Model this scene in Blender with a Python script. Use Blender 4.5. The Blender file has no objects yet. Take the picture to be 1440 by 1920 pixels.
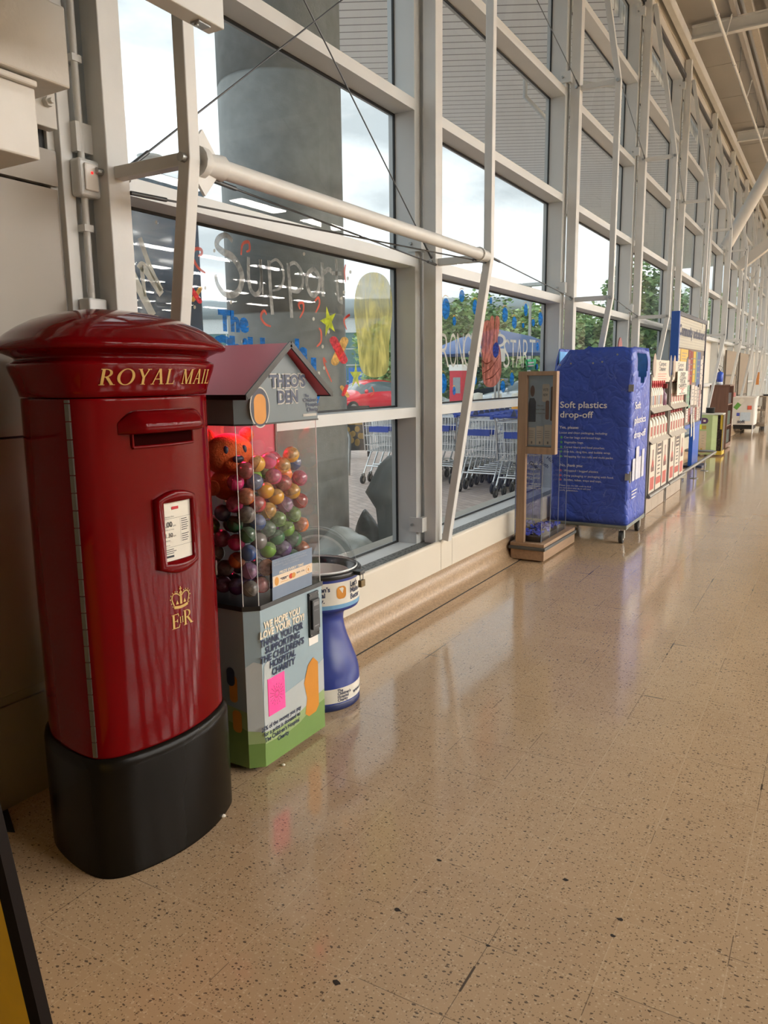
import bpy, math, random
from mathutils import Vector, Matrix, Euler
random.seed(7)
SC = bpy.context.scene
COL = SC.collection
PI = math.pi

# ------------------------------------------------------------------ camera
R_ = Vector((0.86369187, 0.50387931, -0.01191629))
U_ = Vector((-0.07613044, 0.15379233, 0.98516601))
F_ = Vector((-0.4982374, 0.84997268, -0.17118974))
cd = bpy.data.cameras.new('camera')
cd.sensor_fit = 'HORIZONTAL'; cd.sensor_width = 36.0
cd.lens = 36.0 * 1443.0 / 1440.0
cd.clip_start = 0.02; cd.clip_end = 600
cam = bpy.data.objects.new('camera', cd); COL.objects.link(cam)
m = Matrix.Identity(4)
for i in range(3):
    m[i][0] = R_[i]; m[i][1] = U_[i]; m[i][2] = -F_[i]
m[0][3], m[1][3], m[2][3] = 0.0, 0.0, 1.5
cam.matrix_world = m
SC.camera = cam

# ------------------------------------------------------------------ exposure
SC.view_settings.view_transform = 'Standard'
SC.view_settings.look = 'None'
SC.view_settings.exposure = 0.48
SC.view_settings.gamma = 1.0
SC.view_settings.use_curve_mapping = False
SC.cycles.max_bounces = 10
SC.cycles.transparent_max_bounces = 24
SC.cycles.transmission_bounces = 8
SC.cycles.caustics_reflective = False
SC.cycles.caustics_refractive = False
SC.cycles.sample_clamp_indirect = 6.0

# ------------------------------------------------------------------ world: overcast sky
SKY_STRENGTH = 3.1
w = bpy.data.worlds.new('overcast_sky'); SC.world = w; w.use_nodes = True
nt = w.node_tree; nt.nodes.clear()
out = nt.nodes.new('ShaderNodeOutputWorld'); bg = nt.nodes.new('ShaderNodeBackground')
tc = nt.nodes.new('ShaderNodeTexCoord'); mp = nt.nodes.new('ShaderNodeMapping')
mp.inputs['Scale'].default_value = (1.0, 1.0, 2.6)
mp.inputs['Location'].default_value = (0.35, 0.1, 0.2)
nz = nt.nodes.new('ShaderNodeTexNoise'); nz.inputs['Scale'].default_value = 2.6
nz.inputs['Detail'].default_value = 7; nz.inputs['Roughness'].default_value = 0.52
cr = nt.nodes.new('ShaderNodeValToRGB')
cr.color_ramp.elements[0].position = 0.41; cr.color_ramp.elements[0].color = (0.17, 0.19, 0.20, 1)
cr.color_ramp.elements[1].position = 0.69; cr.color_ramp.elements[1].color = (0.95, 0.99, 1.0, 1)
e = cr.color_ramp.elements.new(0.56); e.color = (0.33, 0.355, 0.365, 1)
nt.links.new(tc.outputs['Generated'], mp.inputs['Vector']); nt.links.new(mp.outputs[0], nz.inputs['Vector'])
nt.links.new(nz.outputs['Fac'], cr.inputs['Fac']); nt.links.new(cr.outputs[0], bg.inputs['Color'])
bg.inputs['Strength'].default_value = SKY_STRENGTH
nt.links.new(bg.outputs[0], out.inputs['Surface'])

LAMP_STRENGTH = 60.0      # strip luminaires of the sales floor
LAMP_COLOR = (1.0, 0.955, 0.89)

# ------------------------------------------------------------------ materials
def lin(h):
    h = h.lstrip('#'); r = []
    for i in (0, 2, 4):
        c = int(h[i:i + 2], 16) / 255.0
        r.append(c / 12.92 if c <= 0.04045 else ((c + 0.055) / 1.055) ** 2.4)
    return tuple(r)

MATS = {}
def mat(name, col, rough=0.5, metal=0.0, var=0.06, scale=14.0, bump=0.0, bscale=60.0, emit=None, es=0.0, coat=0.0, spec=0.5, stretch=None):
    if name in MATS: return MATS[name]
    M = bpy.data.materials.new(name); M.use_nodes = True
    t = M.node_tree; b = t.nodes['Principled BSDF']
    c = lin(col) if isinstance(col, str) else col
    g = t.nodes.new('ShaderNodeTexCoord'); n = t.nodes.new('ShaderNodeTexNoise')
    n.inputs['Scale'].default_value = scale; n.inputs['Detail'].default_value = 4
    src = g.outputs['Object']
    if stretch:
        mpn = t.nodes.new('ShaderNodeMapping'); mpn.inputs['Scale'].default_value = stretch
        t.links.new(src, mpn.inputs['Vector']); src = mpn.outputs[0]
    t.links.new(src, n.inputs['Vector'])
    r = t.nodes.new('ShaderNodeValToRGB')
    r.color_ramp.elements[0].position = 0.3; r.color_ramp.elements[1].position = 0.7
    r.color_ramp.elements[0].color = tuple(x * (1 - var) for x in c) + (1,)
    r.color_ramp.elements[1].color = tuple(min(1, x * (1 + var)) for x in c) + (1,)
    t.links.new(n.outputs['Fac'], r.inputs['Fac']); t.links.new(r.outputs[0], b.inputs['Base Color'])
    b.inputs['Roughness'].default_value = rough; b.inputs['Metallic'].default_value = metal
    b.inputs['Coat Weight'].default_value = coat; b.inputs['Specular IOR Level'].default_value = spec
    b.inputs['Coat Roughness'].default_value = 0.04
    if bump:
        bn = t.nodes.new('ShaderNodeTexNoise'); bn.inputs['Scale'].default_value = bscale; bn.inputs['Detail'].default_value = 3
        t.links.new(g.outputs['Object'], bn.inputs['Vector'])
        bp = t.nodes.new('ShaderNodeBump'); bp.inputs['Strength'].default_value = bump; bp.inputs['Distance'].default_value = 0.01
        t.links.new(bn.outputs['Fac'], bp.inputs['Height']); t.links.new(bp.outputs[0], b.inputs['Normal'])
    if emit is not None:
        b.inputs['Emission Color'].default_value = (lin(emit) if isinstance(emit, str) else emit) + (1,)
        b.inputs['Emission Strength'].default_value = es
    MATS[name] = M; return M

def glass(name, tint=(0.93, 0.96, 0.95), refl=1.0, ior=1.45, dirt=0.0):
    """thin clear sheet: see-through plus a Fresnel reflection"""
    if name in MATS: return MATS[name]
    M = bpy.data.materials.new(name); M.use_nodes = True
    t = M.node_tree; t.nodes.clear()
    o = t.nodes.new('ShaderNodeOutputMaterial'); tr = t.nodes.new('ShaderNodeBsdfTransparent'); gl = t.nodes.new('ShaderNodeBsdfGlossy')
    fr = t.nodes.new('ShaderNodeFresnel'); fr.inputs['IOR'].default_value = ior
    ml = t.nodes.new('ShaderNodeMath'); ml.operation = 'MULTIPLY'; ml.inputs[1].default_value = refl
    mx = t.nodes.new('ShaderNodeMixShader')
    tr.inputs['Color'].default_value = tint + (1,); gl.inputs['Roughness'].default_value = 0.01
    gl.inputs['Color'].default_value = (1, 1, 1, 1)
    t.links.new(fr.outputs[0], ml.inputs[0]); t.links.new(ml.outputs[0], mx.inputs[0])
    t.links.new(tr.outputs[0], mx.inputs[1]); t.links.new(gl.outputs[0], mx.inputs[2])
    last = mx
    if dirt:
        df = t.nodes.new('ShaderNodeBsdfDiffuse'); df.inputs['Color'].default_value = (0.75, 0.76, 0.75, 1)
        g = t.nodes.new('ShaderNodeTexCoord'); n = t.nodes.new('ShaderNodeTexNoise'); n.inputs['Scale'].default_value = 7; n.inputs['Detail'].default_value = 8
        n.inputs['Roughness'].default_value = 0.7
        rr = t.nodes.new('ShaderNodeMapRange'); rr.inputs[1].default_value = 0.45; rr.inputs[2].default_value = 0.85; rr.inputs[3].default_value = dirt * 0.25; rr.inputs[4].default_value = dirt
        t.links.new(g.outputs['Object'], n.inputs['Vector']); t.links.new(n.outputs['Fac'], rr.inputs[0])
        m2 = t.nodes.new('ShaderNodeMixShader'); t.links.new(rr.outputs[0], m2.inputs[0])
        t.links.new(mx.outputs[0], m2.inputs[1]); t.links.new(df.outputs[0], m2.inputs[2]); last = m2
    t.links.new(last.outputs[0], o.inputs['Surface'])
    MATS[name] = M; return M

def paintmat(name, col, alpha=0.85, streak=(30, 30, 30), var=0.25):
    """brushed-on window paint, a little see-through in streaks"""
    if name in MATS: return MATS[name]
    M = bpy.data.materials.new(name); M.use_nodes = True
    t = M.node_tree; b = t.nodes['Principled BSDF']; c = lin(col)
    g = t.nodes.new('ShaderNodeTexCoord'); mp_ = t.nodes.new('ShaderNodeMapping'); mp_.inputs['Scale'].default_value = streak
    n = t.nodes.new('ShaderNodeTexNoise'); n.inputs['Scale'].default_value = 1.0; n.inputs['Detail'].default_value = 5; n.inputs['Distortion'].default_value = 0.8
    t.links.new(g.outputs['Object'], mp_.inputs[0]); t.links.new(mp_.outputs[0], n.inputs['Vector'])
    r = t.nodes.new('ShaderNodeValToRGB'); r.color_ramp.elements[0].position = 0.35; r.color_ramp.elements[1].position = 0.65
    r.color_ramp.elements[0].color = tuple(x * (1 - var) for x in c) + (1,); r.color_ramp.elements[1].color = tuple(min(1, x * (1 + var) + 0.02) for x in c) + (1,)
    t.links.new(n.outputs['Fac'], r.inputs[0])
    tl = t.nodes.new('ShaderNodeBsdfTranslucent'); tp = t.nodes.new('ShaderNodeBsdfTransparent'); df = t.nodes.new('ShaderNodeBsdfDiffuse')
    a = t.nodes.new('ShaderNodeMixShader'); a.inputs[0].default_value = 0.55
    t.links.new(r.outputs[0], tl.inputs['Color']); t.links.new(r.outputs[0], df.inputs['Color'])
    t.links.new(df.outputs[0], a.inputs[1]); t.links.new(tl.outputs[0], a.inputs[2])
    mr = t.nodes.new('ShaderNodeMapRange'); mr.inputs[1].default_value = 0.3; mr.inputs[2].default_value = 0.7
    mr.inputs[3].default_value = max(0, alpha - 0.18); mr.inputs[4].default_value = min(1, alpha + 0.1)
    t.links.new(n.outputs['Fac'], mr.inputs[0])
    m2 = t.nodes.new('ShaderNodeMixShader'); t.links.new(mr.outputs[0], m2.inputs[0])
    t.links.new(tp.outputs[0], m2.inputs[1]); t.links.new(a.outputs[0], m2.inputs[2])
    t.links.new(m2.outputs[0], t.nodes['Material Output'].inputs['Surface'])
    MATS[name] = M; return M

# ------------------------------------------------------------------ mesh builder
_txt_cache = {}
def text_mesh(s, bold=0.0, align='LEFT', space=1.0, line=1.0):
    k = (s, bold, align, space, line)
    if k in _txt_cache: return _txt_cache[k]
    cu = bpy.data.curves.new('t', 'FONT'); cu.body = s; cu.size = 1.0; cu.offset = bold; cu.align_x = align
    cu.space_character = space; cu.space_line = line; cu.resolution_u = 3; cu.fill_mode = 'FRONT'
    ob = bpy.data.objects.new('t', cu); COL.objects.link(ob)
    me = bpy.data.meshes.new_from_object(ob)
    r = ([v.co.to_2d() for v in me.vertices], [tuple(p.vertices) for p in me.polygons])
    bpy.data.objects.remove(ob); bpy.data.curves.remove(cu); bpy.data.meshes.remove(me)
    _txt_cache[k] = r; return r

class MB:
    def __init__(s): s.v = []; s.f = []; s.m = []; s.s = []
    def add(s, vs, fs, mi=0, smooth=False):
        o = len(s.v); s.v += [Vector(v) for v in vs]
        for f in fs: s.f.append(tuple(i + o for i in f)); s.m.append(mi); s.s.append(smooth)
        return s
    def box(s, x0, x1, y0, y1, z0, z1, mi=0):
        x0, x1 = min(x0, x1), max(x0, x1); y0, y1 = min(y0, y1), max(y0, y1); z0, z1 = min(z0, z1), max(z0, z1)
        return s.add([(x0, y0, z0), (x1, y0, z0), (x1, y1, z0), (x0, y1, z0), (x0, y0, z1), (x1, y0, z1), (x1, y1, z1), (x0, y1, z1)],
              [(0, 3, 2, 1), (4, 5, 6, 7), (0, 1, 5, 4), (1, 2, 6, 5), (2, 3, 7, 6), (3, 0, 4, 7)], mi)
    def obox(s, c, size, rot=None, mi=0):
        M = (rot if isinstance(rot, Matrix) else Euler(rot or (0, 0, 0)).to_matrix()); c = Vector(c); h = [q / 2 for q in size]
        vs = [c + M @ Vector((a * h[0], b * h[1], d * h[2])) for d in (-1, 1) for a, b in ((-1, -1), (1, -1), (1, 1), (-1, 1))]
        return s.add(vs, [(0, 3, 2, 1), (4, 5, 6, 7), (0, 1, 5, 4), (1, 2, 6, 5), (2, 3, 7, 6), (3, 0, 4, 7)], mi)
    def bar(s, p0, p1, w, h, mi=0, up=(0, 0, 1)):
        p0, p1 = Vector(p0), Vector(p1); d = (p1 - p0).normalized(); up = Vector(up)
        if abs(d.dot(up)) > 0.99: up = Vector((1, 0, 0))
        x = d.cross(up).normalized(); y = x.cross(d).normalized()
        M = Matrix((x, d, y)).transposed()
        return s.obox((p0 + p1) / 2, (w, (p1 - p0).length, h), M, mi)
    def tube(s, pts, r, seg=8, mi=0, caps=True, radii=None, closed=False):
        pts = [Vector(p) for p in pts]; n = len(pts); rings = []
        N = None
        for i, p in enumerate(pts):
            if closed: t = (pts[(i + 1) % n] - pts[i - 1])
            else: t = (pts[min(i + 1, n - 1)] - pts[max(i - 1, 0)])
            t.normalize()
            if N is None:
                a = Vector((0, 0, 1)) if abs(t.z) < 0.9 else Vector((1, 0, 0)); N = t.cross(a).normalized()
            else:
                N = (N - t * N.dot(t)); N.normalize()
            B = t.cross(N); rr = radii[i] if radii else r
            rings.append([p + (N * math.cos(2 * PI * k / seg) + B * math.sin(2 * PI * k / seg)) * rr for k in range(seg)])
        return s.loft(rings, mi, caps=caps and not closed, closed=closed)
    def loft(s, rings, mi=0, caps=True, smooth=True, closed=False, cyc=True):
        n = len(rings[0]); vs = [p for r in rings for p in r]; fs = []
        L = len(rings)
        for i in range(L if closed else L - 1):
            j = (i + 1) % L
            for k in range(n if cyc else n - 1):
                k2 = (k + 1) % n; fs.append((i * n + k, i * n + k2, j * n + k2, j * n + k))
        s.add(vs, fs, mi, smooth)
        if caps:
            s.add(rings[0], [tuple(range(n - 1, -1, -1))], mi, False); s.add(rings[-1], [tuple(range(n))], mi, False)
        return s
    def lathe(s, prof, c=(0, 0, 0), seg=32, mi=0, a0=0.0, a1=2 * PI, caps=False):
        c = Vector(c); full = abs(a1 - a0 - 2 * PI) < 1e-6; n = seg if full else seg + 1
        rings = [[c + Vector((r * math.cos(a0 + (a1 - a0) * k / seg), r * math.sin(a0 + (a1 - a0) * k / seg), z)) for k in range(n)] for r, z in prof]
        return s.loft(rings, mi, caps=caps, cyc=full)
    def sphere(s, c, r, seg=16, rings=10, mi=0, sc=(1, 1, 1), rot=None, z0=-1.0, z1=1.0):
        M = Euler(rot).to_matrix() if rot else Matrix.Identity(3); c = Vector(c)
        a0, a1 = math.asin(z0), math.asin(z1); R = []
        for i in range(rings + 1):
            a = a0 + (a1 - a0) * i / rings; rr = max(math.cos(a), 1e-4)
            R.append([c + M @ Vector((r * sc[0] * rr * math.cos(2 * PI * k / seg), r * sc[1] * rr * math.sin(2 * PI * k / seg), r * sc[2] * math.sin(a))) for k in range(seg)])
        return s.loft(R, mi, caps=False)
    def poly(s, pts, o, u, v, th=0.0, mi=0, smi=None):
        """2-D outline (counter-clockwise) in the plane o + x*u + y*v, thickened by th along u x v"""
        o, u, v = Vector(o), Vector(u), Vector(v); n = u.cross(v).normalized(); k = len(pts)
        top = [o + u * p[0] + v * p[1] + n * th for p in pts]
        s.add(top, [tuple(range(k))], mi)
        if th:
            bot = [o + u * p[0] + v * p[1] for p in pts]
            s.add(bot, [tuple(range(k - 1, -1, -1))], mi)
            s.add(bot + top, [(i, (i + 1) % k, k + (i + 1) % k, k + i) for i in range(k)], mi if smi is None else smi)
        return s
    def text(s, body, size, o, u, v, mi=0, bold=0.0, align='LEFT', xs=1.0, space=1.0, line=1.0, fn=None, shear=0.0):
        vs, fs = text_mesh(body, bold, align, space, line)
        o, u, v = Vector(o), Vector(u), Vector(v)
        if fn: return s.add([fn(p[0] * size * xs + p[1] * size * shear, p[1] * size) for p in vs], fs, mi)
        return s.add([o + u * (p[0] * size * xs + p[1] * size * shear) + v * (p[1] * size) for p in vs], fs, mi)
    def build(s, name, mats, parent=None, bevel=0.0, label=None, cat=None, group=None, kind=None, loc=None, seg=2, sub=0):
        if not isinstance(mats, (list, tuple)): mats = [mats]
        me = bpy.data.meshes.new(name)
        if parent is not None: org = Vector(parent.get('_o', (0, 0, 0)))
        elif loc is not None: org = Vector(loc)
        else:
            xs = [p.x for p in s.v]; ys = [p.y for p in s.v]; zs = [p.z for p in s.v]
            org = Vector(((min(xs) + max(xs)) / 2, (min(ys) + max(ys)) / 2, min(zs)))
        me.from_pydata([tuple(p - org) for p in s.v], [], s.f)
        for mm in mats: me.materials.append(mm)
        me.polygons.foreach_set('material_index', s.m); me.polygons.foreach_set('use_smooth', s.s); me.update()
        o = bpy.data.objects.new(name, me); COL.objects.link(o)
        if parent is not None:
            o.parent = parent; o['_o'] = tuple(org)
        else: o.location = org; o['_o'] = tuple(org)
        if bevel:
            b = o.modifiers.new('bevel', 'BEVEL'); b.width = bevel; b.segments = seg; b.limit_method = 'ANGLE'; b.angle_limit = 0.6
        if sub:
            b = o.modifiers.new('sub', 'SUBSURF'); b.levels = sub; b.render_levels = sub
        if label: o['label'] = label
        if cat: o['category'] = cat
        if group: o['group'] = group
        if kind: o['kind'] = kind
        return o

def thing(name, label, cat, loc, group=None, kind=None):
    o = bpy.data.objects.new(name, None); COL.objects.link(o); o.location = loc; o['_o'] = tuple(loc)
    o.empty_display_size = 0.1
    if label: o['label'] = label
    if cat: o['category'] = cat
    if group: o['group'] = group
    if kind: o['kind'] = kind
    return o

def dup(root, loc, label=None, group=None, rotz=None):
    r = root.copy(); COL.objects.link(r); r.location = loc
    if rotz is not None: r.rotation_euler = (0, 0, rotz)
    if label: r['label'] = label
    if group: r['group'] = group
    for ch in list(root.children):
        c = ch.copy(); COL.objects.link(c); c.parent = r
        for g in list(ch.children):
            d = g.copy(); COL.objects.link(d); d.parent = c
    return r

def struct(name, mb, mats, bevel=0.0, parent=None):
    return mb.build(name, mats, parent, bevel=bevel, kind='structure' if parent is None else None)

def ell(cx, cy, a, b, n=24): return [(cx + a * math.cos(2 * PI * k / n), cy + b * math.sin(2 * PI * k / n)) for k in range(n)]
def rrect(x0, x1, y0, y1, r, n=5):
    p = []
    for cx, cy, a in ((x1 - r, y0 + r, -PI / 2), (x1 - r, y1 - r, 0), (x0 + r, y1 - r, PI / 2), (x0 + r, y0 + r, PI)):
        p += [(cx + r * math.cos(a + PI / 2 * k / n), cy + r * math.sin(a + PI / 2 * k / n)) for k in range(n + 1)]
    return p
def spline(pts, n=6, closed=False):
    P = [Vector(p) for p in pts]; L = len(P); outp = []
    for i in range(L if closed else L - 1):
        p0 = P[(i - 1) % L] if closed or i > 0 else P[0]; p1 = P[i]; p2 = P[(i + 1) % L]; p3 = P[(i + 2) % L] if closed or i < L - 2 else P[-1]
        for k in range(n):
            t = k / n
            outp.append(0.5 * ((2 * p1) + (p2 - p0) * t + (2 * p0 - 5 * p1 + 4 * p2 - p3) * t * t + (3 * p1 - p0 - 3 * p2 + p3) * t ** 3))
    if not closed: outp.append(P[-1])
    return outp
X, Y, Z = Vector((1, 0, 0)), Vector((0, 1, 0)), Vector((0, 0, 1))

# shared materials
WHITE = mat('white_painted_aluminium', '#c9cdcd', 0.38, var=0.03, scale=3)
WSTEEL = mat('white_painted_steel', '#cdcfcd', 0.42, var=0.05, scale=5, bump=0.05, bscale=30)
GASKET = mat('black_rubber_gasket', '#1c1f21', 0.6)
GLASS = glass('window_glass', (0.93, 0.955, 0.95), 0.42, 1.5, dirt=0.05)
CLEAR = glass('clear_acrylic', (0.97, 0.975, 0.98), 0.75, 1.49)
ALU = mat('brushed_aluminium', '#9a9b9a', 0.35, 0.8, var=0.08, stretch=(2, 2, 60))
CHROME = mat('chrome_wire', '#e2e5e6', 0.25, 0.9, var=0.05)
ZINC = mat('zinc_plated_steel', '#9fa19f', 0.4, 0.85, var=0.1)
BLACK = mat('black_plastic', '#17181a', 0.35, var=0.1)
RUBBER = mat('dark_rubber', '#2c2d2e', 0.7, var=0.1)
PWHITE = mat('white_print', '#e6e4de', 0.55, var=0.02)
PAPER = mat('white_paper', '#d8d4c8', 0.8, var=0.03)
INK = mat('dark_ink', '#23262d', 0.6, var=0.02)
NAVYINK = mat('navy_print', '#1d2a49', 0.5, var=0.03)
REDINK = mat('red_print', '#b3202c', 0.55, var=0.05)
GREYINK = mat('grey_print', '#77787a', 0.6, var=0.05)
# ================================================================== SETTING
def floor_material():
    M = bpy.data.materials.new('speckled_terrazzo_tile'); M.use_nodes = True
    t = M.node_tree; L = t.links; b = t.nodes['Principled BSDF']
    def N(k, **kw):
        n = t.nodes.new(k)
        for a, v in kw.items(): setattr(n, a, v)
        return n
    def mix(f, a, c2):
        n = N('ShaderNodeMix', data_type='RGBA')
        for idx, val in ((0, f), (6, a), (7, c2)):
            if hasattr(val, 'is_output'): L.new(val, n.inputs[idx])
            else: n.inputs[idx].default_value = val if idx == 0 else tuple(val) + (1,)
        return n.outputs[2]
    def math_(op, a, b2=None, clamp=False):
        n = N('ShaderNodeMath', operation=op); n.use_clamp = clamp
        for i, val in enumerate((a, b2)):
            if val is None: continue
            if hasattr(val, 'is_output'): L.new(val, n.inputs[i])
            else: n.inputs[i].default_value = val
        return n.outputs[0]
    geo = N('ShaderNodeNewGeometry'); pos = geo.outputs['Position']
    # tile cell
    mp_ = N('ShaderNodeMapping'); mp_.inputs['Location'].default_value = (0.981 / 0.2825, -1.7155 / 0.269, 0); mp_.inputs['Scale'].default_value = (1 / 0.2825, 1 / 0.269, 1)
    L.new(pos, mp_.inputs[0]); sp = N('ShaderNodeSeparateXYZ'); L.new(mp_.outputs[0], sp.inputs[0])
    fl = N('ShaderNodeVectorMath', operation='FLOOR'); L.new(mp_.outputs[0], fl.inputs[0])
    wn = N('ShaderNodeTexWhiteNoise', noise_dimensions='2D'); L.new(fl.outputs[0], wn.inputs[0])
    def edge(c):
        f = math_('FRACT', c); return math_('MINIMUM', f, math_('SUBTRACT', 1.0, f))
    ed = math_('MINIMUM', edge(sp.outputs[0]), edge(sp.outputs[1]))
    joint = math_('LESS_THAN', ed, 0.0042)
    # base tone
    n1 = N('ShaderNodeTexNoise'); n1.inputs['Scale'].default_value = 1.6; n1.inputs['Detail'].default_value = 3; L.new(pos, n1.inputs['Vector'])
    base = mix(n1.outputs['Fac'], (0.475, 0.332, 0.198), (0.545, 0.392, 0.245))
    tv = math_('MULTIPLY', wn.outputs['Value'], 0.30); base = mix(tv, base, (0.40, 0.268, 0.165))
    # fine grain
    n2 = N('ShaderNodeTexNoise'); n2.inputs['Scale'].default_value = 320; n2.inputs['Detail'].default_value = 2; L.new(pos, n2.inputs['Vector'])
    base = mix(math_('MULTIPLY', n2.outputs['Fac'], 0.35), base, (0.33, 0.215, 0.125))
    # chips: each tile turned its own way, chips stretched
    def chips(scale, stretch, thr, rad, seed):
        m3 = N('ShaderNodeMapping'); m3.inputs['Scale'].default_value = (scale * stretch, scale, scale); m3.inputs['Location'].default_value = (seed, seed * 1.7, 0)
        nd = N('ShaderNodeTexNoise'); nd.inputs['Scale'].default_value = 60; L.new(pos, nd.inputs['Vector'])
        ad = N('ShaderNodeVectorMath', operation='MULTIPLY_ADD'); L.new(nd.outputs['Color'], ad.inputs[0]); ad.inputs[1].default_value = (0.009, 0.009, 0); L.new(pos, ad.inputs[2])
        L.new(ad.outputs[0], m3.inputs[0])
        v = N('ShaderNodeTexVoronoi', voronoi_dimensions='2D', feature='F1'); v.inputs['Scale'].default_value = 1.0; L.new(m3.outputs[0], v.inputs['Vector'])
        sr = N('ShaderNodeSeparateColor'); L.new(v.outputs['Color'], sr.inputs[0])
        pick = math_('GREATER_THAN', sr.outputs[0], thr)
        size = math_('MULTIPLY', sr.outputs[1], rad)
        return math_('MULTIPLY', pick, math_('LESS_THAN', v.outputs['Distance'], math_('ADD', size, rad * 0.35)))
    base = mix(math_('MULTIPLY', chips(150, 0.8, 0.78, 0.34, 3.1), 0.55), base, (0.62, 0.49, 0.34))
    base = mix(math_('MULTIPLY', chips(135, 0.75, 0.80, 0.27, 9.7), 0.75), base, (0.19, 0.12, 0.07))
    base = mix(math_('MULTIPLY', chips(100, 0.60, 0.84, 0.24, 1.3), 0.85), base, (0.075, 0.055, 0.042))
    base = mix(math_('MULTIPLY', chips(112, 1.45, 0.86, 0.22, 5.9), 0.8), base, (0.11, 0.075, 0.05))
    # joints, some dirty
    n4 = N('ShaderNodeTexNoise'); n4.inputs['Scale'].default_value = 2.3; n4.inputs['Detail'].default_value = 4; L.new(pos, n4.inputs['Vector'])
    dirty = math_('GREATER_THAN', n4.outputs['Fac'], 0.54)
    jc = mix(dirty, (0.56, 0.43, 0.29), (0.10, 0.07, 0.05))
    base = mix(math_('MULTIPLY', joint, 0.7), base, jc)
    wide = math_('MULTIPLY', math_('LESS_THAN', ed, 0.012), math_('GREATER_THAN', n4.outputs['Fac'], 0.655))
    base = mix(math_('MULTIPLY', wide, 0.85), base, (0.05, 0.038, 0.03))
    L.new(base, b.inputs['Base Color'])
    n5 = N('ShaderNodeTexNoise'); n5.inputs['Scale'].default_value = 5; n5.inputs['Detail'].default_value = 5; L.new(pos, n5.inputs['Vector'])
    mr = N('ShaderNodeMapRange'); mr.inputs[3].default_value = 0.09; mr.inputs[4].default_value = 0.17; L.new(n5.outputs['Fac'], mr.inputs[0]); L.new(mr.outputs[0], b.inputs['Roughness'])
    b.inputs['Specular IOR Level'].default_value = 0.6; b.inputs['Coat Weight'].default_value = 0.38; b.inputs['Coat Roughness'].default_value = 0.09
    nb = N('ShaderNodeTexNoise'); nb.inputs['Scale'].default_value = 3.0; nb.inputs['Detail'].default_value = 2; L.new(pos, nb.inputs['Vector'])
    hb = math_('SUBTRACT', nb.outputs['Fac'], math_('MULTIPLY', joint, 0.10))
    bp = N('ShaderNodeBump'); bp.inputs['Strength'].default_value = 0.10; bp.inputs['Distance'].default_value = 0.02; L.new(hb, bp.inputs['Height']); L.new(bp.outputs[0], b.inputs['Normal'])
    return M
FLOORM = floor_material()
COVE = mat('beige_terrazzo_cove', (0.36, 0.25, 0.152), 0.4, var=0.25, scale=75)

GX, FX = -2.60, -2.45            # glass plane, inner face of the aluminium frame
PX0, PX1 = -2.42, -2.33          # steel posts
YP = [2.04, 4.68, 7.73, 10.62, 13.5, 16.38, 19.28, 22.15, 25.0, 27.9, 30.8, 33.7]
ZP = [(0.365, 1.24), (1.305, 2.215), (2.285, 3.167), (3.235, 4.12), (4.19, 5.09), (5.16, 6.0)]
YEND = 36.0

b = MB(); b.box(-2.9, 30.0, -6.0, YEND, -0.06, 0.0); struct('floor', b, FLOORM)

# coved skirting, heater-trench panel, sill and grille
b = MB(); prof = [(-2.175, 0.0), (-2.18, 0.003), (-2.235, 0.008), (-2.262, 0.022), (-2.280, 0.05), (-2.288, 0.09), (-2.291, 0.178), (-2.33, 0.178), (-2.33, 0.0)]
b.loft([[Vector((x, y, z)) for x, z in prof] for y in (2.02, YEND)]); b.box(-2.179, -2.172, 2.02, YEND, 0.0002, 0.0035, 1)
struct('baseboard_left', b, [COVE, GASKET])
PANEL = mat('cream_panel_paint', '#cfc8b8', 0.32, var=0.03, scale=2)
b = MB(); n = 6
prof = [(-2.30, 0.178), (-2.30, 0.35)] + [(-2.315 + 0.015 * math.cos(a), 0.365 + 0.017 * math.sin(a)) for a in [PI / 2 * k / n for k in range(n + 1)]] + [(-2.325, 0.382), (-2.325, 0.178)]
ys = [2.02] + [v for y in YP[1:] for v in (y + 0.02, y + 0.20)] + [YEND]
for i in range(len(ys) - 1):
    b.loft([[Vector((x, y, z)) for x, z in prof] for y in (ys[i] + 0.0025, ys[i + 1] - 0.0025)], smooth=False)
b.box(-2.62, -2.33, 2.02, YEND, 0.0, 0.33); struct('trim_1', b, PANEL)

def grille_mat():
    M = bpy.data.materials.new('dark_heater_grille'); M.use_nodes = True
    t = M.node_tree; g = t.nodes.new('ShaderNodeTexCoord'); v = t.nodes.new('ShaderNodeTexVoronoi'); v.inputs['Scale'].default_value = 55
    r = t.nodes.new('ShaderNodeValToRGB'); r.color_ramp.elements[0].position = 0.30; r.color_ramp.elements[1].position = 0.42
    r.color_ramp.elements[0].color = (0.012, 0.013, 0.013, 1); r.color_ramp.elements[1].color = (0.16, 0.165, 0.155, 1)
    t.links.new(g.outputs['Object'], v.inputs['Vector']); t.links.new(v.outputs['Distance'], r.inputs[0]); t.links.new(r.outputs[0], t.nodes['Principled BSDF'].inputs['Base Color'])
    t.nodes['Principled BSDF'].inputs['Roughness'].default_value = 0.5
    return M
b = MB(); b.box(-2.448, -2.327, 2.02, YEND, 0.33, 0.366); struct('trim_2', b, grille_mat())

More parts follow.
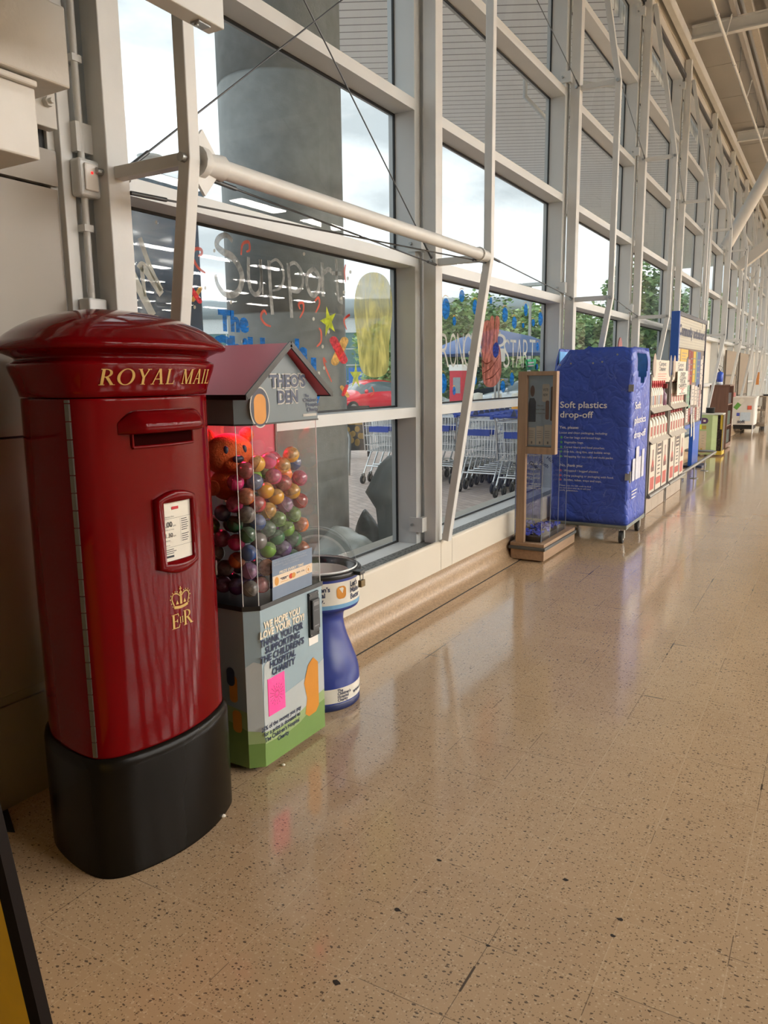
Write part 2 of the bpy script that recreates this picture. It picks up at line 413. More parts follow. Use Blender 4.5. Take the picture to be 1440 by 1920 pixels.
# glazed wall: one window per bay, each pane a part
OPAQUE = mat('cream_infill_panel', '#d8d3c6', 0.45, var=0.03, scale=2)
for k in range(len(YP) - 1):
    y0 = YP[k] + 0.08; y1 = YP[k + 1] - 0.06
    W = thing('window_%d' % (k + 1), None, None, ((GX + FX) / 2, (y0 + y1) / 2, 0.33), kind='structure')
    f = MB()
    if k == 0: f.box(GX - 0.04, FX, YP[0] - 0.06, y0, 0.33, 6.1)
    f.box(GX - 0.04, FX, y1, YP[k + 1] + 0.08, 0.33, 6.1)
    zs = [0.33] + [v for p in ZP for v in p] + [6.1]
    for i in range(0, len(zs), 2): f.box(GX - 0.04, FX, y0, y1, zs[i], zs[i + 1])
    for z0, z1 in ZP:
        g = 0.012
        f.box(GX - 0.004, GX + 0.008, y0, y1, z0, z0 + g, 1); f.box(GX - 0.004, GX + 0.008, y0, y1, z1 - g, z1, 1)
        f.box(GX - 0.004, GX + 0.008, y0, y0 + g, z0 + g, z1 - g, 1); f.box(GX - 0.004, GX + 0.008, y1 - g, y1, z0 + g, z1 - g, 1)
    f.build('window_frame', [WHITE, GASKET], W)
    for i, (z0, z1) in enumerate(ZP):
        p = MB()
        if k >= 5 and i < 2:
            p.box(GX - 0.02, GX + 0.012, y0, y1, z0, z1); p.build('infill_panel', OPAQUE, W)
        else:
            p.add([(GX, y0, z0), (GX, y1, z0), (GX, y1, z1), (GX, y0, z1)], [(0, 1, 2, 3)]); p.build('pane', GLASS, W)

# bowstring wind posts standing inside the glazing
ORD = ['first', 'second', 'third', 'fourth', 'fifth', 'sixth', 'seventh', 'eighth', 'ninth', 'tenth', 'eleventh', 'twelfth']
LBL = ['white steel window post with bowed strut rising behind the red pillar box',
       'white steel window post with bowed strut left of the wooden ballot box',
       'white steel window post with bowed strut behind the blue recycling cage',
       'white steel window post with bowed strut above the carpet cleaner shelves',
       'white steel window post with bowed strut passing behind the blue framed notice board',
       'white steel window post with bowed strut just beyond the notice board, above the brown cupboard']
def wind_post(k):
    y = YP[k]; T = thing('window_post', LBL[k] if k < len(LBL) else 'white bowed window post in the far glazing, %s one counted from the red pillar box' % ORD[k], 'post', (-2.375, y + 0.05, 0.366), 'bowed window posts along the glass wall')
    p = MB(); p.box(PX0, PX1, y, y + 0.10, 0.366, 6.28); p.build('post', WSTEEL, T, bevel=0.004)
    ym = y + 0.05
    s = MB(); pts = [(-2.272, ym, 0.39), (-1.98, ym, 2.246), (-1.98, ym, 4.19), (-2.30, ym, 5.98)]
    W_ = 0.052
    ring = []
    for i, (px, py, pz) in enumerate(pts):
        if i == 0: d = Vector(pts[1]) - Vector(pts[0])
        elif i == 3: d = Vector(pts[3]) - Vector(pts[2])
        else: d = (Vector(pts[i]) - Vector(pts[i - 1])).normalized() + (Vector(pts[i + 1]) - Vector(pts[i])).normalized()
        d.normalize(); nx = Vector((d.z, 0, -d.x)); c = Vector((px, py, pz))
        ring.append([c + nx * W_ / 2 - Y * W_ / 2, c + nx * W_ / 2 + Y * W_ / 2, c - nx * W_ / 2 + Y * W_ / 2, c - nx * W_ / 2 - Y * W_ / 2])
    s.loft(ring, smooth=False); s.build('bow_strut', WSTEEL, T, bevel=0.004)
    for z in (2.246, 4.19):
        t = MB(); t.box(PX1, -1.98 - W_ / 2, ym - 0.022, ym + 0.022, z - 0.022, z + 0.022); t.build('tie_bar', WSTEEL, T, bevel=0.003)
        t = MB(); t.tube([(-1.98, ym - 0.045, z), (-1.98, ym + 0.045, z)], 0.016, 8); t.build('node_bolt', ZINC, T); t = MB(); t.tube([(-2.36, ym - 0.075, z), (-2.36, ym + 0.075, z)], 0.012, 8); t.build('node_bolt', ZINC, T)
    for z in (0.50, 2.36, 4.28, 5.90):
        t = MB(); t.box(-2.50, PX0 + 0.02, y - 0.068, y - 0.060, z - 0.05, z + 0.05); t.box(-2.43, PX0 + 0.02, y - 0.060, y, z - 0.05, z + 0.05)
        br = t.build('bracket', WSTEEL, T); t = MB(); t.tube([(-2.475, y - 0.085, z), (-2.475, y - 0.066, z)], 0.010, 6); t.build('bolt', ZINC, br)
    return T
posts = [wind_post(k) for k in range(len(YP))]

# tie tube and bracing cables between the posts
b = MB(); p0, p1 = Vector((-1.985, YP[0] + 0.09, 2.25)), Vector((-1.985, YP[1] + 0.02, 2.25))
T = thing('tie_tube', 'round white tie tube running between the first two window posts', 'tube', p0)
b.tube([p0 + Y * 0.10, p1 - Y * 0.10], 0.034, 14); b.build('tube', WSTEEL, T)
b = MB(); b.tube([p0, p0 + Y * 0.03, p0 + Y * 0.05, p0 + Y * 0.12], 0.05, 14, radii=[0.052, 0.052, 0.036, 0.046]); b.build('end_fitting', WSTEEL, T); b = MB(); b.tube([p1 - Y * 0.12, p1 - Y * 0.05, p1], 0.04, 14, radii=[0.044, 0.034, 0.034]); b.build('end_fitting', WSTEEL, T); b = MB()
b.poly([(-0.10, -0.03), (-0.03, -0.11), (0.04, -0.03), (0.04, 0.03), (-0.03, 0.11), (-0.10, 0.03)], p0 + Vector((-0.006, 0.06, 0)), Y, Z, 0.012); b.build('gusset_plate', WSTEEL, T)
CABLE = mat('dark_steel_cable', '#5a5d60', 0.4, 0.7)
def cable(a, c, label, r=0.0042):
    a, c = Vector(a), Vector(c); d = (c - a).normalized(); m_ = MB(); m_.tube([a, c], r, 6); m_.tube([a, a + d * 0.16], r * 2.0, 6); m_.tube([c - d * 0.16, c], r * 2.0, 6)
    m_.build('bracing_cable', CABLE, label=label, cat='cable', group='bracing cables between the window posts')
y0, y1 = YP[0] + 0.10, YP[1]
cable((-2.36, y0, 2.27), (-2.36, y1, 4.19), 'thin bracing cable rising to the right across the first window')
cable((-2.36, y0, 4.19), (-2.36, y1, 2.27), 'thin bracing cable falling to the right across the first window')
cable((-1.99, y0 + 0.06, 2.205), (-2.33, y1, 2.225), 'thin cable just under the round tie tube, from its near end')
cable((-2.33, y0, 2.19), (-1.99, y1 + 0.03, 2.215), 'thin cable crossing under the round tie tube, to its far end')
for k in range(1, 8):
    for z, wd in ((2.246, 'lower'), (4.19, 'upper')):
        cable((-1.97, YP[k] + 0.10, z), (-2.34, YP[k + 1], z + 0.01), 'thin horizontal %s bracing cable between the %s and %s window posts from the pillar box' % (wd, ORD[k], ORD[k + 1]), 0.004)

# clad wall at the left with steel above it
CLAD = mat('warm_grey_wall_panel', '#8d8478', 0.38, var=0.04, scale=1.5)
b = MB()
for z0, z1 in ((0.0, 0.375), (0.414, 1.266), (1.318, 2.172)): b.box(-2.60, -2.45, -6.0, 1.915, z0, z1)
b.box(-2.60, -2.462, -6.0, 1.915, 0.375, 0.408); b.box(-2.60, -2.44, -6.0, 1.915, 1.266, 1.310); b.box(-2.60, -2.445, -6.0, 1.915, 2.182, 2.30)
b.box(-2.60, -2.475, -6.0, 1.915, 0.0, 6.3, 1); b.box(-2.60, -2.50, 1.915, 1.98, 0, 6.3, 1)
b.box(-2.60, -2.56, -6, 1.98, 2.2, 6.3, 2)
struct('wall_left', b, [CLAD, GASKET, mat('grey_steel_cladding', '#8c9498', 0.5)])
b = MB(); b.box(-2.50, -2.43, 1.925, 1.975, 0, 6.3); b.box(-2.50, -2.46, 1.895, 1.93, 0, 6.3); struct('trim_3', b, WSTEEL, bevel=0.003)
STEELP = mat('cream_painted_beam', '#cac8c1', 0.4, var=0.07, scale=3, bump=0.12, bscale=25)
T = thing('steel_beam', 'large cream painted box beam at the upper left, bolted to the post', 'beam', (-2.33, 0.0, 2.43))
b = MB(); b.box(-2.455, -2.20, -2.5, 1.80, 2.425, 2.665); b.build('beam', STEELP, T, bevel=0.006)
b = MB(); b.box(-2.45, -2.405, 1.80, 1.90, 2.36, 2.70); b.build('end_plate', STEELP, T, bevel=0.003)
for z in (2.44, 2.53, 2.62):
    t = MB(); t.tube([(-2.41, 1.862, z), (-2.385, 1.862, z)], 0.017, 6); t.tube([(-2.385, 1.862, z), (-2.37, 1.862, z)], 0.009, 6); t.build('bolt', STEELP, T)
b = MB(); b.box(-2.442, -2.23, -2.5, 1.69, 2.19, 2.40); b.box(-2.442, -2.215, -2.5, 1.69, 2.40, 2.42)
b.build('steel_box_section', STEELP, bevel=0.006, label='smaller cream box section slung under the large beam, upper left', cat='beam')
b = MB(); b.tube([(-2.41, 1.995, 1.80), (-2.41, 1.995, 5.5)], 0.0125, 10)
for z in (1.0, 2.05, 2.62, 3.4): b.box(-2.44, -2.395, 1.975, 2.015, z - 0.012, z + 0.012)
b.build('cable_conduit', WSTEEL, label='thin white vertical conduit on the left wall edge', cat='conduit')
T = thing('alarm_box', 'small white alarm unit with a red light on the left wall edge', 'alarm', (-2.40, 2.0, 2.16))
b = MB(); b.box(-2.43, -2.375, 1.955, 2.045, 2.155, 2.285); b.build('housing', WHITE, T, bevel=0.012, seg=3)
b = MB(); b.box(-2.376, -2.366, 1.972, 2.028, 2.175, 2.268); b.build('cover', mat('pale_plastic', '#dedcd6', 0.3), T, bevel=0.006)
b = MB(); b.sphere((-2.366, 2.0, 2.236), 0.005, 8, 6); b.build('red_light', mat('red_led', '#c01818', 0.3, emit='#ff2020', es=1.5), T)
b = MB(); b.box(-2.43, -2.37, 1.95, 2.03, 1.55, 1.80); b.build('trunking_box', WHITE, bevel=0.006, label='white square trunking box low on the left wall edge', cat='box')

# hanging screen at the top edge
T = thing('hanging_sign', 'slim white hanging sign box with a dark panel at the top edge', 'sign', (-1.73, 1.45, 2.555))
b = MB(); b.box(-1.765, -1.700, 0.9, 1.975, 2.552, 3.2); b.build('case', WHITE, T, bevel=0.004)
b = MB(); b.box(-1.700, -1.695, 0.95, 1.89, 2.635, 3.15); b.build('dark_panel', mat('dark_sign_panel', '#35343c', 0.3), T)
b = MB(); b.box(-1.75, -1.715, 1.88, 1.93, 2.546, 2.552); b.tube([(-1.735, 1.89, 2.548), (-1.735, 1.89, 2.540)], 0.008, 8); b.build('fixing', ZINC, T)
for y in (1.1, 1.8):
    b = MB(); b.tube([(-1.73, y, 3.2), (-1.73, y, 6.6)], 0.006, 6); b.build('hanger_rod', ZINC, T)

# ------------------------------------------------------------------ ceiling and roof
CEILW = mat('cream_ceiling_panel', '#9c9b97', 0.6, var=0.04, scale=1)
b = MB(); b.box(-2.60, -2.44, -6, YEND, 6.12, 6.7); b.box(-2.44, -2.425, -6, YEND, 6.28, 6.7); struct('wall_head', b, mat('cream_fascia', '#bdbbb4', 0.5, var=0.04, scale=1))
b = MB(); b.box(-2.36, -2.28, -6, YEND, 6.28, 6.44); struct('trim_4', b, WSTEEL, bevel=0.006)
b = MB(); b.box(-2.44, -2.40, -6, YEND, 6.02, 6.075); struct('trim_5', b, mat('dark_blind_rail', '#4c4d4f', 0.5))
b = MB()
y = -6.0
while y < YEND:
    b.box(-2.45, -1.70, y + 0.006, min(y + 1.75, YEND) - 0.006, 6.62, 6.68); y += 1.75
b.box(-2.45, -1.70, -6, YEND, 6.665, 6.70, 1)
b.box(-1.72, -1.66, -6, YEND, 6.56, 6.74)
n = 0; x = -1.66
while x < 30.0:
    b.box(x, x + 0.10, -6, YEND, 7.00, 7.03, 2); b.box(x + 0.10, x + 0.25, -6, YEND, 7.06, 7.09, 2); b.box(x + 0.095, x + 0.105, -6, YEND, 7.0, 7.09, 2); b.box(x + 0.245, x + 0.255, -6, YEND, 7.0, 7.09, 2); x += 0.25 if x < 6 else 0.5
b.box(-1.70, -1.66, -6, YEND, 6.7, 7.12)
b.box(-2.6, 30.2, -6.2, YEND + 0.2, 7.12, 7.2, 2)
struct('ceiling', b, [CEILW, GASKET, mat('ribbed_metal_deck', '#828280', 0.45, 0.1, var=0.06)])
WALLB = mat('shop_wall_paint', '#8d7f6c', 0.7)
b = MB(); b.box(30.0, 30.2, -6, YEND, 0, 7.1); struct('wall_right', b, WALLB)
b = MB(); b.box(-2.6, 30.2, -6.2, -6, 0, 7.1); struct('wall_back', b, WALLB)
b = MB(); b.box(-2.6, 30.2, YEND, YEND + 0.2, 0, 7.1); struct('wall_far', b, OPAQUE)
for i, yy in enumerate((7.2, 13.1, 19.0, 24.9, 30.8)):
    b = MB(); b.box(-2.28, 29.95, yy - 0.05, yy + 0.05, 6.38, 6.40); b.box(-2.28, 29.95, yy - 0.006, yy + 0.006, 6.40, 6.56); b.box(-2.28, 29.95, yy - 0.05, yy + 0.05, 6.555, 6.575)
    b.build('roof_joist', WSTEEL, label='cream steel joist crossing under the ceiling, %s from the front' % ORD[i], cat='beam', group='steel joists under the ceiling')
T = thing('sprinkler_pipe', 'long thin cream sprinkler pipe hung along the ceiling edge', 'pipe', (-1.79, 15, 6.25))
b = MB(); b.tube([(-1.79, -5.9, 6.25), (-1.79, YEND - 0.1, 6.25)], 0.022, 10)
for k in range(20): b.tube([(-1.79, -4 + 2 * k, 6.25), (-1.79, -3.94 + 2 * k, 6.25)], 0.029, 10)
b.build('pipe', WSTEEL, T)
for k in range(12):
    yy = -3.0 + 2.9 * k
    b = MB(); b.tube([(-1.755, yy, 6.24), (-1.755, yy, 6.62)], 0.006, 6); b.sphere((-1.755, yy, 6.25), 0.014, 8, 6); b.build('hanger', ZINC, T)
    b = MB(); b.tube([(-1.79, yy + 1.4, 6.25), (-1.72, yy + 1.4, 6.55)], 0.010, 6); b.build('drop', WSTEEL, T)
b = MB(); b.box(-1.58, -1.50, -5.9, YEND - 0.1, 6.72, 6.80); b.box(-1.585, -1.495, -5.9, YEND - 0.1, 6.715, 6.72); b.build('cable_tray', mat('pale_cable_tray', '#a8a49a', 0.5), label='pale cable tray running along the ribbed roof', cat='cable tray')
b = MB(); b.tube([(-2.18, 17.5, 4.05), (-1.55, 17.2, 5.15), (-0.9, 16.9, 6.28)], 0.115, 20); b.build('raking_tube', WSTEEL, label='thick round white tube raking up to the roof at the right edge', cat='tube')
b = MB(); b.bar((-2.22, 20.2, 3.95), (-0.7, 20.0, 5.1), 0.16, 0.22); b.build('raking_beam', STEELP, label='flat cream raking beam behind the thick round white tube', cat='beam')

# strip luminaires hanging over the sales floor: the room's own light
LAMPM = mat('lit_lamp_diffuser', '#fff0dc', 0.5, emit=LAMP_COLOR, es=LAMP_STRENGTH)
lamp0 = thing('strip_light', 'white strip light hanging in rows over the sales floor', 'ceiling light', (0, 0, 5.4), 'strip lights over the sales floor')
b = MB(); b.box(-0.20, 0.20, -0.78, 0.78, 0.0, 0.06); lamp0['_o'] = (0, 0, 0); b.build('housing', WHITE, lamp0)
b = MB(); b.box(-0.18, 0.18, -0.77, 0.77, -0.025, -0.001); b.build('diffuser', LAMPM, lamp0)
b = MB(); b.tube([(0, -0.6, 0.06), (0, -0.6, 1.58)], 0.004, 6); b.tube([(0, 0.6, 0.06), (0, 0.6, 1.58)], 0.004, 6); b.build('hanger_wire', ZINC, lamp0)
lamp_spots = [(x, 1.5 + 2.6 * j) for x in (6.5, 9.5, 12.5, 15.5, 18.5, 21.5, 24.5, 27.5) for j in range(13)]
for i, (x, y) in enumerate(lamp_spots):
    if i == 0: lamp0.location = (x, y, 5.4)
    else: dup(lamp0, (x, y, 5.4))

# ------------------------------------------------------------------ ground outside
def paving():
    M = bpy.data.materials.new('red_grey_block_paving'); M.use_nodes = True
    t = M.node_tree; g = t.nodes.new('ShaderNodeNewGeometry'); mp_ = t.nodes.new('ShaderNodeMapping'); mp_.inputs['Rotation'].default_value = (0, 0, 0.6)
    br = t.nodes.new('ShaderNodeTexBrick'); br.inputs['Scale'].default_value = 1.0; br.inputs['Brick Width'].default_value = 0.2; br.inputs['Row Height'].default_value = 0.1; br.inputs['Mortar Size'].default_value = 0.006
    br.inputs['Color1'].default_value = (0.50, 0.40, 0.355, 1); br.inputs['Color2'].default_value = (0.62, 0.52, 0.47, 1); br.inputs['Mortar'].default_value = (0.36, 0.31, 0.28, 1)
    t.links.new(g.outputs['Position'], mp_.inputs[0]); t.links.new(mp_.outputs[0], br.inputs['Vector']); t.links.new(br.outputs['Color'], t.nodes['Principled BSDF'].inputs['Base Color'])
    t.nodes['Principled BSDF'].inputs['Roughness'].default_value = 0.75
    return M
b = MB(); b.box(-11.0, -2.9, -10, 70, -0.10, -0.012); struct('ground_paving', b, paving())
b = MB(); b.box(-120, -11.2, -60, 160, -0.16, -0.03); struct('ground_road', b, mat('pale_asphalt', '#b9bab8', 0.85, var=0.1, scale=0.6))
b = MB(); b.box(-11.2, -11.0, -10, 70, -0.12, 0.06); struct('kerb', b, mat('pale_kerb_stone', '#c9bfa4', 0.8))
b = MB(); b.box(-2.9, -2.64, 2.0, YEND, -0.05, 0.30); struct('wall_base', b, mat('pale_outer_sill', '#b9b5ab', 0.6))
# ================================================================== OUTSIDE THE GLASS
def column_mat():
    M = mat('grey_concrete_column', '#7d8281', 0.55, var=0.12, scale=9, bump=0.15, bscale=70); return M
T = thing('concrete_column', 'thick round grey column standing outside the first window', 'column', (-4.233, 5.575, 0))
b = MB(); zs = [0.0, 2.03, 2.032, 2.05, 2.052, 3.86, 3.862, 3.885, 3.887, 5.9]; rs = [.513, .513, .505, .505, .513, .513, .505, .505, .513, .513]
b.lathe(list(zip(rs, zs)), (-4.233, 5.575, 0), 48); b.build('column', column_mat(), T)
b = MB(); b.lathe([(.53, 0), (.53, .10), (.514, .11)], (-4.233, 5.575, 0), 48); b.build('base_collar', ZINC, T)

def soffit_mat():
    M = bpy.data.materials.new('slatted_soffit'); M.use_nodes = True; t = M.node_tree
    g = t.nodes.new('ShaderNodeNewGeometry'); d = t.nodes.new('ShaderNodeVectorMath'); d.operation = 'DOT_PRODUCT'; d.inputs[1].default_value = (-0.47 / 0.2, 0.883 / 0.2, 0)
    f = t.nodes.new('ShaderNodeMath'); f.operation = 'FRACT'; r = t.nodes.new('ShaderNodeValToRGB'); r.color_ramp.interpolation = 'LINEAR'
    els = r.color_ramp.elements; els[0].position = 0.0; els[0].color = (0.22, 0.225, 0.23, 1); els[1].position = 0.14; els[1].color = (0.86, 0.875, 0.88, 1)
    e2 = els.new(0.09); e2.color = (0.26, 0.265, 0.27, 1)
    t.links.new(g.outputs['Position'], d.inputs[0]); t.links.new(d.outputs['Value'], f.inputs[0]); t.links.new(f.outputs[0], r.inputs[0]); t.links.new(r.outputs[0], t.nodes['Principled BSDF'].inputs['Base Color'])
    return M
T = thing('entrance_canopy', 'white slatted canopy soffit outside, above the tall windows', 'canopy', (-4.6, 20, 5.9))
pl = [(-2.72, 3.55), (-2.72, 35.5), (-6.6, 35.5), (-6.6, 8.75)]
b = MB(); b.poly([(p[0], p[1]) for p in pl], (0, 0, 5.9), X, Y, 0.35); b.build('soffit', soffit_mat(), T)
b = MB(); b.box(-6.72, -6.6, 8.7, 35.5, 5.82, 6.5); b.build('fascia', mat('pale_canopy_fascia', '#b8bdc0', 0.4), T)
b = MB()
for (x, y) in ((-4.6, 8.6), (-4.6, 13.6), (-4.6, 18.6)): b.lathe([(0.16, 5.90), (0.16, 5.86), (0.11, 5.855), (0.0, 5.86)], (x, y, 0), 20)
b.build('downlight', WHITE, T)
b = MB(); b.tube([(-4.2, 11.3, 5.9), (-4.2, 11.3, 5.45), (-4.0, 11.9, 5.2)], 0.035, 8); b.tube([(-4.2, 11.3, 5.72), (-3.2, 12.4, 5.72)], 0.03, 8); b.build('light_bracket', WHITE, T)

# dark blue clad kiosk just outside, behind the pillar box
DBLUE = mat('dark_blue_gloss_cladding', '#26405c', 0.22, var=0.15, scale=3, coat=0.3)
T = thing('blue_clad_kiosk', 'dark blue clad block standing outside the first window, behind the pillar box', 'kiosk', (-4.4, 2.5, 0))
b = MB(); b.box(-5.4, -3.50, 1.0, 3.745, 0.0, 2.52); b.build('cladding', DBLUE, T, bevel=0.01)
b = MB(); b.box(-5.4, -3.45, 0.95, 3.755, 2.52, 2.675); b.build('top_band', mat('speckled_blue_cap', '#3d5a72', 0.4, var=0.4, scale=40), T, bevel=0.01)

# trolleys
TW = 0.56
def wire(m_, a, c, r=0.0032, mi=0): m_.bar(a, c, r * 2, r * 2, mi)
TBLUE = mat('blue_trolley_plastic', '#2b4bb0', 0.4, var=0.06)
def make_trolley():
    T = thing('shopping_trolley', 'x', 'trolley', (0, 0, 0), 'nested shopping trolleys outside')
    b = MB()
    def W(y, z):   # half width of the basket
        return (0.275 - 0.06 * (y + 0.42) / 0.9) * (0.86 + 0.14 * (z - 0.45) / 0.5)
    top = lambda y: 0.95; bot = lambda y: 0.47 + 0.07 * (y + 0.42) / 0.9
    for y in [-0.42 + 0.05 * i for i in range(19)]:
        for s in (-1, 1): wire(b, (s * W(y, top(y)), y, top(y)), (s * W(y, bot(y)), y, bot(y)))
        wire(b, (-W(y, bot(y)), y, bot(y)), (W(y, bot(y)), y, bot(y)))
    for z in (0.56, 0.68, 0.80, 0.90):
        for s in (-1, 1): wire(b, (s * W(-0.42, z), -0.42, z), (s * W(0.48, z), 0.48, z), 0.004)
    for y in (-0.42, 0.48):
        for k in range(13):
            q = -1 + 2 * k / 12; wire(b, (q * W(y, bot(y)), y, bot(y)), (q * W(y, top(y)), y, top(y)))
        for z in (0.56, 0.70, 0.84): wire(b, (-W(y, z), y, z), (W(y, z), y, z), 0.004)
    for k in range(9):
        q = -0.9 + 1.8 * k / 8; wire(b, (q * W(-.42, bot(-.42)), -0.42, bot(-.42)), (q * W(.48, bot(.48)), 0.48, bot(.48)))
    t = [(-W(-.42, .95), -.42, .95), (W(-.42, .95), -.42, .95), (W(.48, .95), .48, .95), (-W(.48, .95), .48, .95)]
    for i in range(4): b.tube([t[i], t[(i + 1) % 4]], 0.008, 6)
    b.build('basket', CHROME, T)
    b = MB()
    for s in (-1, 1):
        b.tube([(s * 0.235, -0.50, 0.135), (s * 0.235, -0.28, 0.44), (s * 0.225, -0.18, 0.47), (s * 0.20, 0.42, 0.53)], 0.0125, 8)
        b.tube([(s * 0.235, -0.42, 0.25), (s * 0.19, 0.42, 0.16), (s * 0.19, 0.44, 0.13)], 0.011, 8)
        b.tube([(s * 0.26, -0.40, 0.48), (s * 0.275, -0.44, 0.96), (s * 0.275, -0.52, 1.02)], 0.011, 8)
    b.tube([(-0.235, -0.42, 0.25), (0.235, -0.42, 0.25)], 0.010, 8); b.tube([(-0.20, 0.42, 0.53), (0.20, 0.42, 0.53)], 0.010, 8)
    b.build('chassis', CHROME, T)
    b = MB(); b.tube([(-0.30, -0.53, 1.025), (0.30, -0.53, 1.025)], 0.019, 10); b.box(-0.31, -0.27, -0.55, -0.46, 0.99, 1.05); b.box(0.27, 0.31, -0.55, -0.46, 0.99, 1.05); b.build('handle', TBLUE, T)
    b = MB(); b.add([(-.035, -.56, 1.03), (.035, -.56, 1.03), (0, -.545, 1.115), (-.035, -.51, 1.03), (.035, -.51, 1.03), (0, -.525, 1.115)], [(0, 1, 2), (4, 3, 5), (0, 2, 5, 3), (1, 4, 5, 2), (0, 3, 4, 1)])
    b.build('coin_lock', mat('dark_blue_lock', '#1b2a55', 0.4), T)
    b = MB(); b.box(-0.16, 0.16, -0.452, -0.444, 0.75, 0.83); b.build('seat_flap', TBLUE, T)
    for (x, y) in ((-.235, -.50), (.235, -.50), (-.19, .44), (.19, .44)):
        c = MB()
        for s in (-1, 1): c.obox((x + s * 0.018, y - 0.008, 0.10), (0.004, 0.04, 0.085), None, 0)
        c.tube([(x, y, 0.125), (x, y, 0.155)], 0.018, 10); cf = c.build('castor', ZINC, T)
        c = MB(); c.tube([(x - 0.013, y - 0.02, 0.062), (x + 0.013, y - 0.02, 0.062)], 0.062, 18, 1); c.tube([(x - 0.0135, y - 0.02, 0.062), (x + 0.0135, y - 0.02, 0.062)], 0.030, 12, 0); c.build('wheel', [ZINC, RUBBER], cf)
    return T
tro = make_trolley(); first = True
NTH = ['front', 'second', 'third', 'fourth', 'fifth', 'sixth', 'seventh', 'eighth']
for r, (x, y, nm) in enumerate(((-5.66, 9.98, 'leftmost'), (-4.93, 10.45, 'second from left'), (-4.06, 9.86, 'second from right'), (-3.42, 9.55, 'rightmost'))):
    for j in range(7):
        lab = 'blue handled wire trolley, %s in the %s nested row outside' % (NTH[j], nm)
        loc = (x + 0.02 * j * (1 if r % 2 else -1), y + 0.235 * j, -0.012)
        if first: tro.location = loc; tro['label'] = lab; first = False
        else: dup(tro, loc, lab)

# grey tarpaulin cover, crumpled sheeting, cycle hoop, chalk board
TARP = mat('grey_tarpaulin', '#6d706d', 0.5, var=0.12, scale=6, bump=0.3, bscale=14)
def drape(c, rings, seg=28, seed=1, fold=0.10):
    rnd = random.Random(seed); ph = [rnd.random() * 6 for _ in range(4)]; R = []
    for (z, rx, ry, ox, oy) in rings:
        ring = []
        for k in range(seg):
            a = 2 * PI * k / seg; q = 1 + fold * (math.sin(3 * a + ph[0]) * 0.5 + math.sin(5 * a + ph[1] + z * 3) * 0.5 + 0.4 * math.sin(9 * a + ph[2] + z * 5))
            ring.append(Vector(c) + Vector((ox + rx * q * math.cos(a), oy + ry * q * math.sin(a), z)))
        R.append(ring)
    return R
b = MB(); b.loft(drape((-3.14, 5.58, 0), [(0, .15, .15, 0, 0), (.2, .15, .15, 0, 0), (.42, .16, .15, -.01, 0), (.50, .19, .15, -.03, -.02), (.56, .21, .16, -.05, -.03), (.66, .19, .15, -.03, 0), (.78, .15, .13, 0, 0), (.86, .10, .09, .02, .02), (.885, .03, .03, .03, .03)], seed=4, fold=.12))
b.build('tarpaulin_cover', TARP, label='grey tarpaulin draped over a stump outside, low in the first window', cat='tarpaulin')
b = MB(); R = []; rnd = random.Random(9)
for i in range(9):
    row = []
    for j in range(8):
        s, q = i / 8, j / 7
        row.append(Vector((-3.60 + 0.42 * s, 5.62 + 0.42 * q - 0.3 * s, max(0.0, 0.36 * math.sin(PI * min(1, 0.15 + q * 0.85)) * (1 - 0.75 * s) + 0.05 * rnd.random() - 0.04))))
    R.append(row)
b.loft(R, caps=False, cyc=False); o = b.build('plastic_sheet', mat('dark_grey_sheet', '#4d5250', 0.3, var=0.3, scale=8, bump=0.4, bscale=18), label='crumpled dark grey sheet heaped at the foot of the outside column', cat='sheet', sub=1)
sm = o.modifiers.new('solid', 'SOLIDIFY'); sm.thickness = 0.006
b = MB(); R = []
for i in range(10):
    row = []
    for j in range(8):
        s, q = i / 9, j / 7
        row.append(Vector((-3.45 + 0.50 * s, 4.75 + 0.75 * q - 0.2 * s, 0.30 * math.sin(PI * (0.1 + 0.8 * q)) * (1 - 0.6 * s) + 0.06 * rnd.random())))
    R.append(row)
b.loft(R, caps=False, cyc=False); o = b.build('clear_sheet', mat('milky_clear_sheet', '#9da29d', 0.25, var=0.15, scale=8, bump=0.4, bscale=12), label='milky plastic sheet slumped against the outside of the glass', cat='sheet', sub=1)
sm = o.modifiers.new('solid', 'SOLIDIFY'); sm.thickness = 0.006
b = MB(); b.tube([(-6.62, 10.20, -0.012)] + [Vector((-6.80 + 0.18 * math.cos(a), 10.25 + 0.05 * (1 - math.cos(a)), 0.56 + 0.14 * math.sin(a))) for a in [PI * k / 10 for k in range(11)]] + [(-7.0, 10.3, -0.012)], 0.024, 10)
b.build('cycle_hoop', ZINC, label='bent grey steel cycle hoop outside, left of the trolleys', cat='hoop')
T = thing('pavement_board', 'dark pavement board with gold chalk marks outside, behind the cycle hoop', 'sign board', (-8.0, 12.9, 0))
b = MB(); d = Vector((0.84, 0.54, 0)); o_ = Vector((-8.3, 12.55, 0.12))
b.poly(rrect(0, 0.56, 0, 0.86, 0.02), o_, d, Z, 0.04); b.build('board', mat('slate_board', '#3b3c3d', 0.6), T)
b = MB(); rnd = random.Random(3)
for k in range(9):
    x_ = 0.12 + 0.3 * rnd.random(); z_ = 0.12 + 0.34 * rnd.random(); b.poly(ell(x_, z_, 0.05, 0.06, 12), o_ + Vector((0.54, -0.84, 0)) * 0.043, d, Z, 0.001)
for k in range(4): b.poly(rrect(0.14, 0.42, 0.50 + 0.08 * k, 0.53 + 0.08 * k, 0.01), o_ + Vector((0.54, -0.84, 0)) * 0.043, d, Z, 0.001)
b.build('chalk_marks', mat('gold_chalk', '#9a7f4a', 0.8), T)
b = MB()
for q in (0.03, 0.53): b.bar(o_ + d * q + Vector((0, 0, -0.13)), o_ + d * q + Vector((0, 0, 0.1)), 0.04, 0.04)
b.build('leg', BLACK, T)

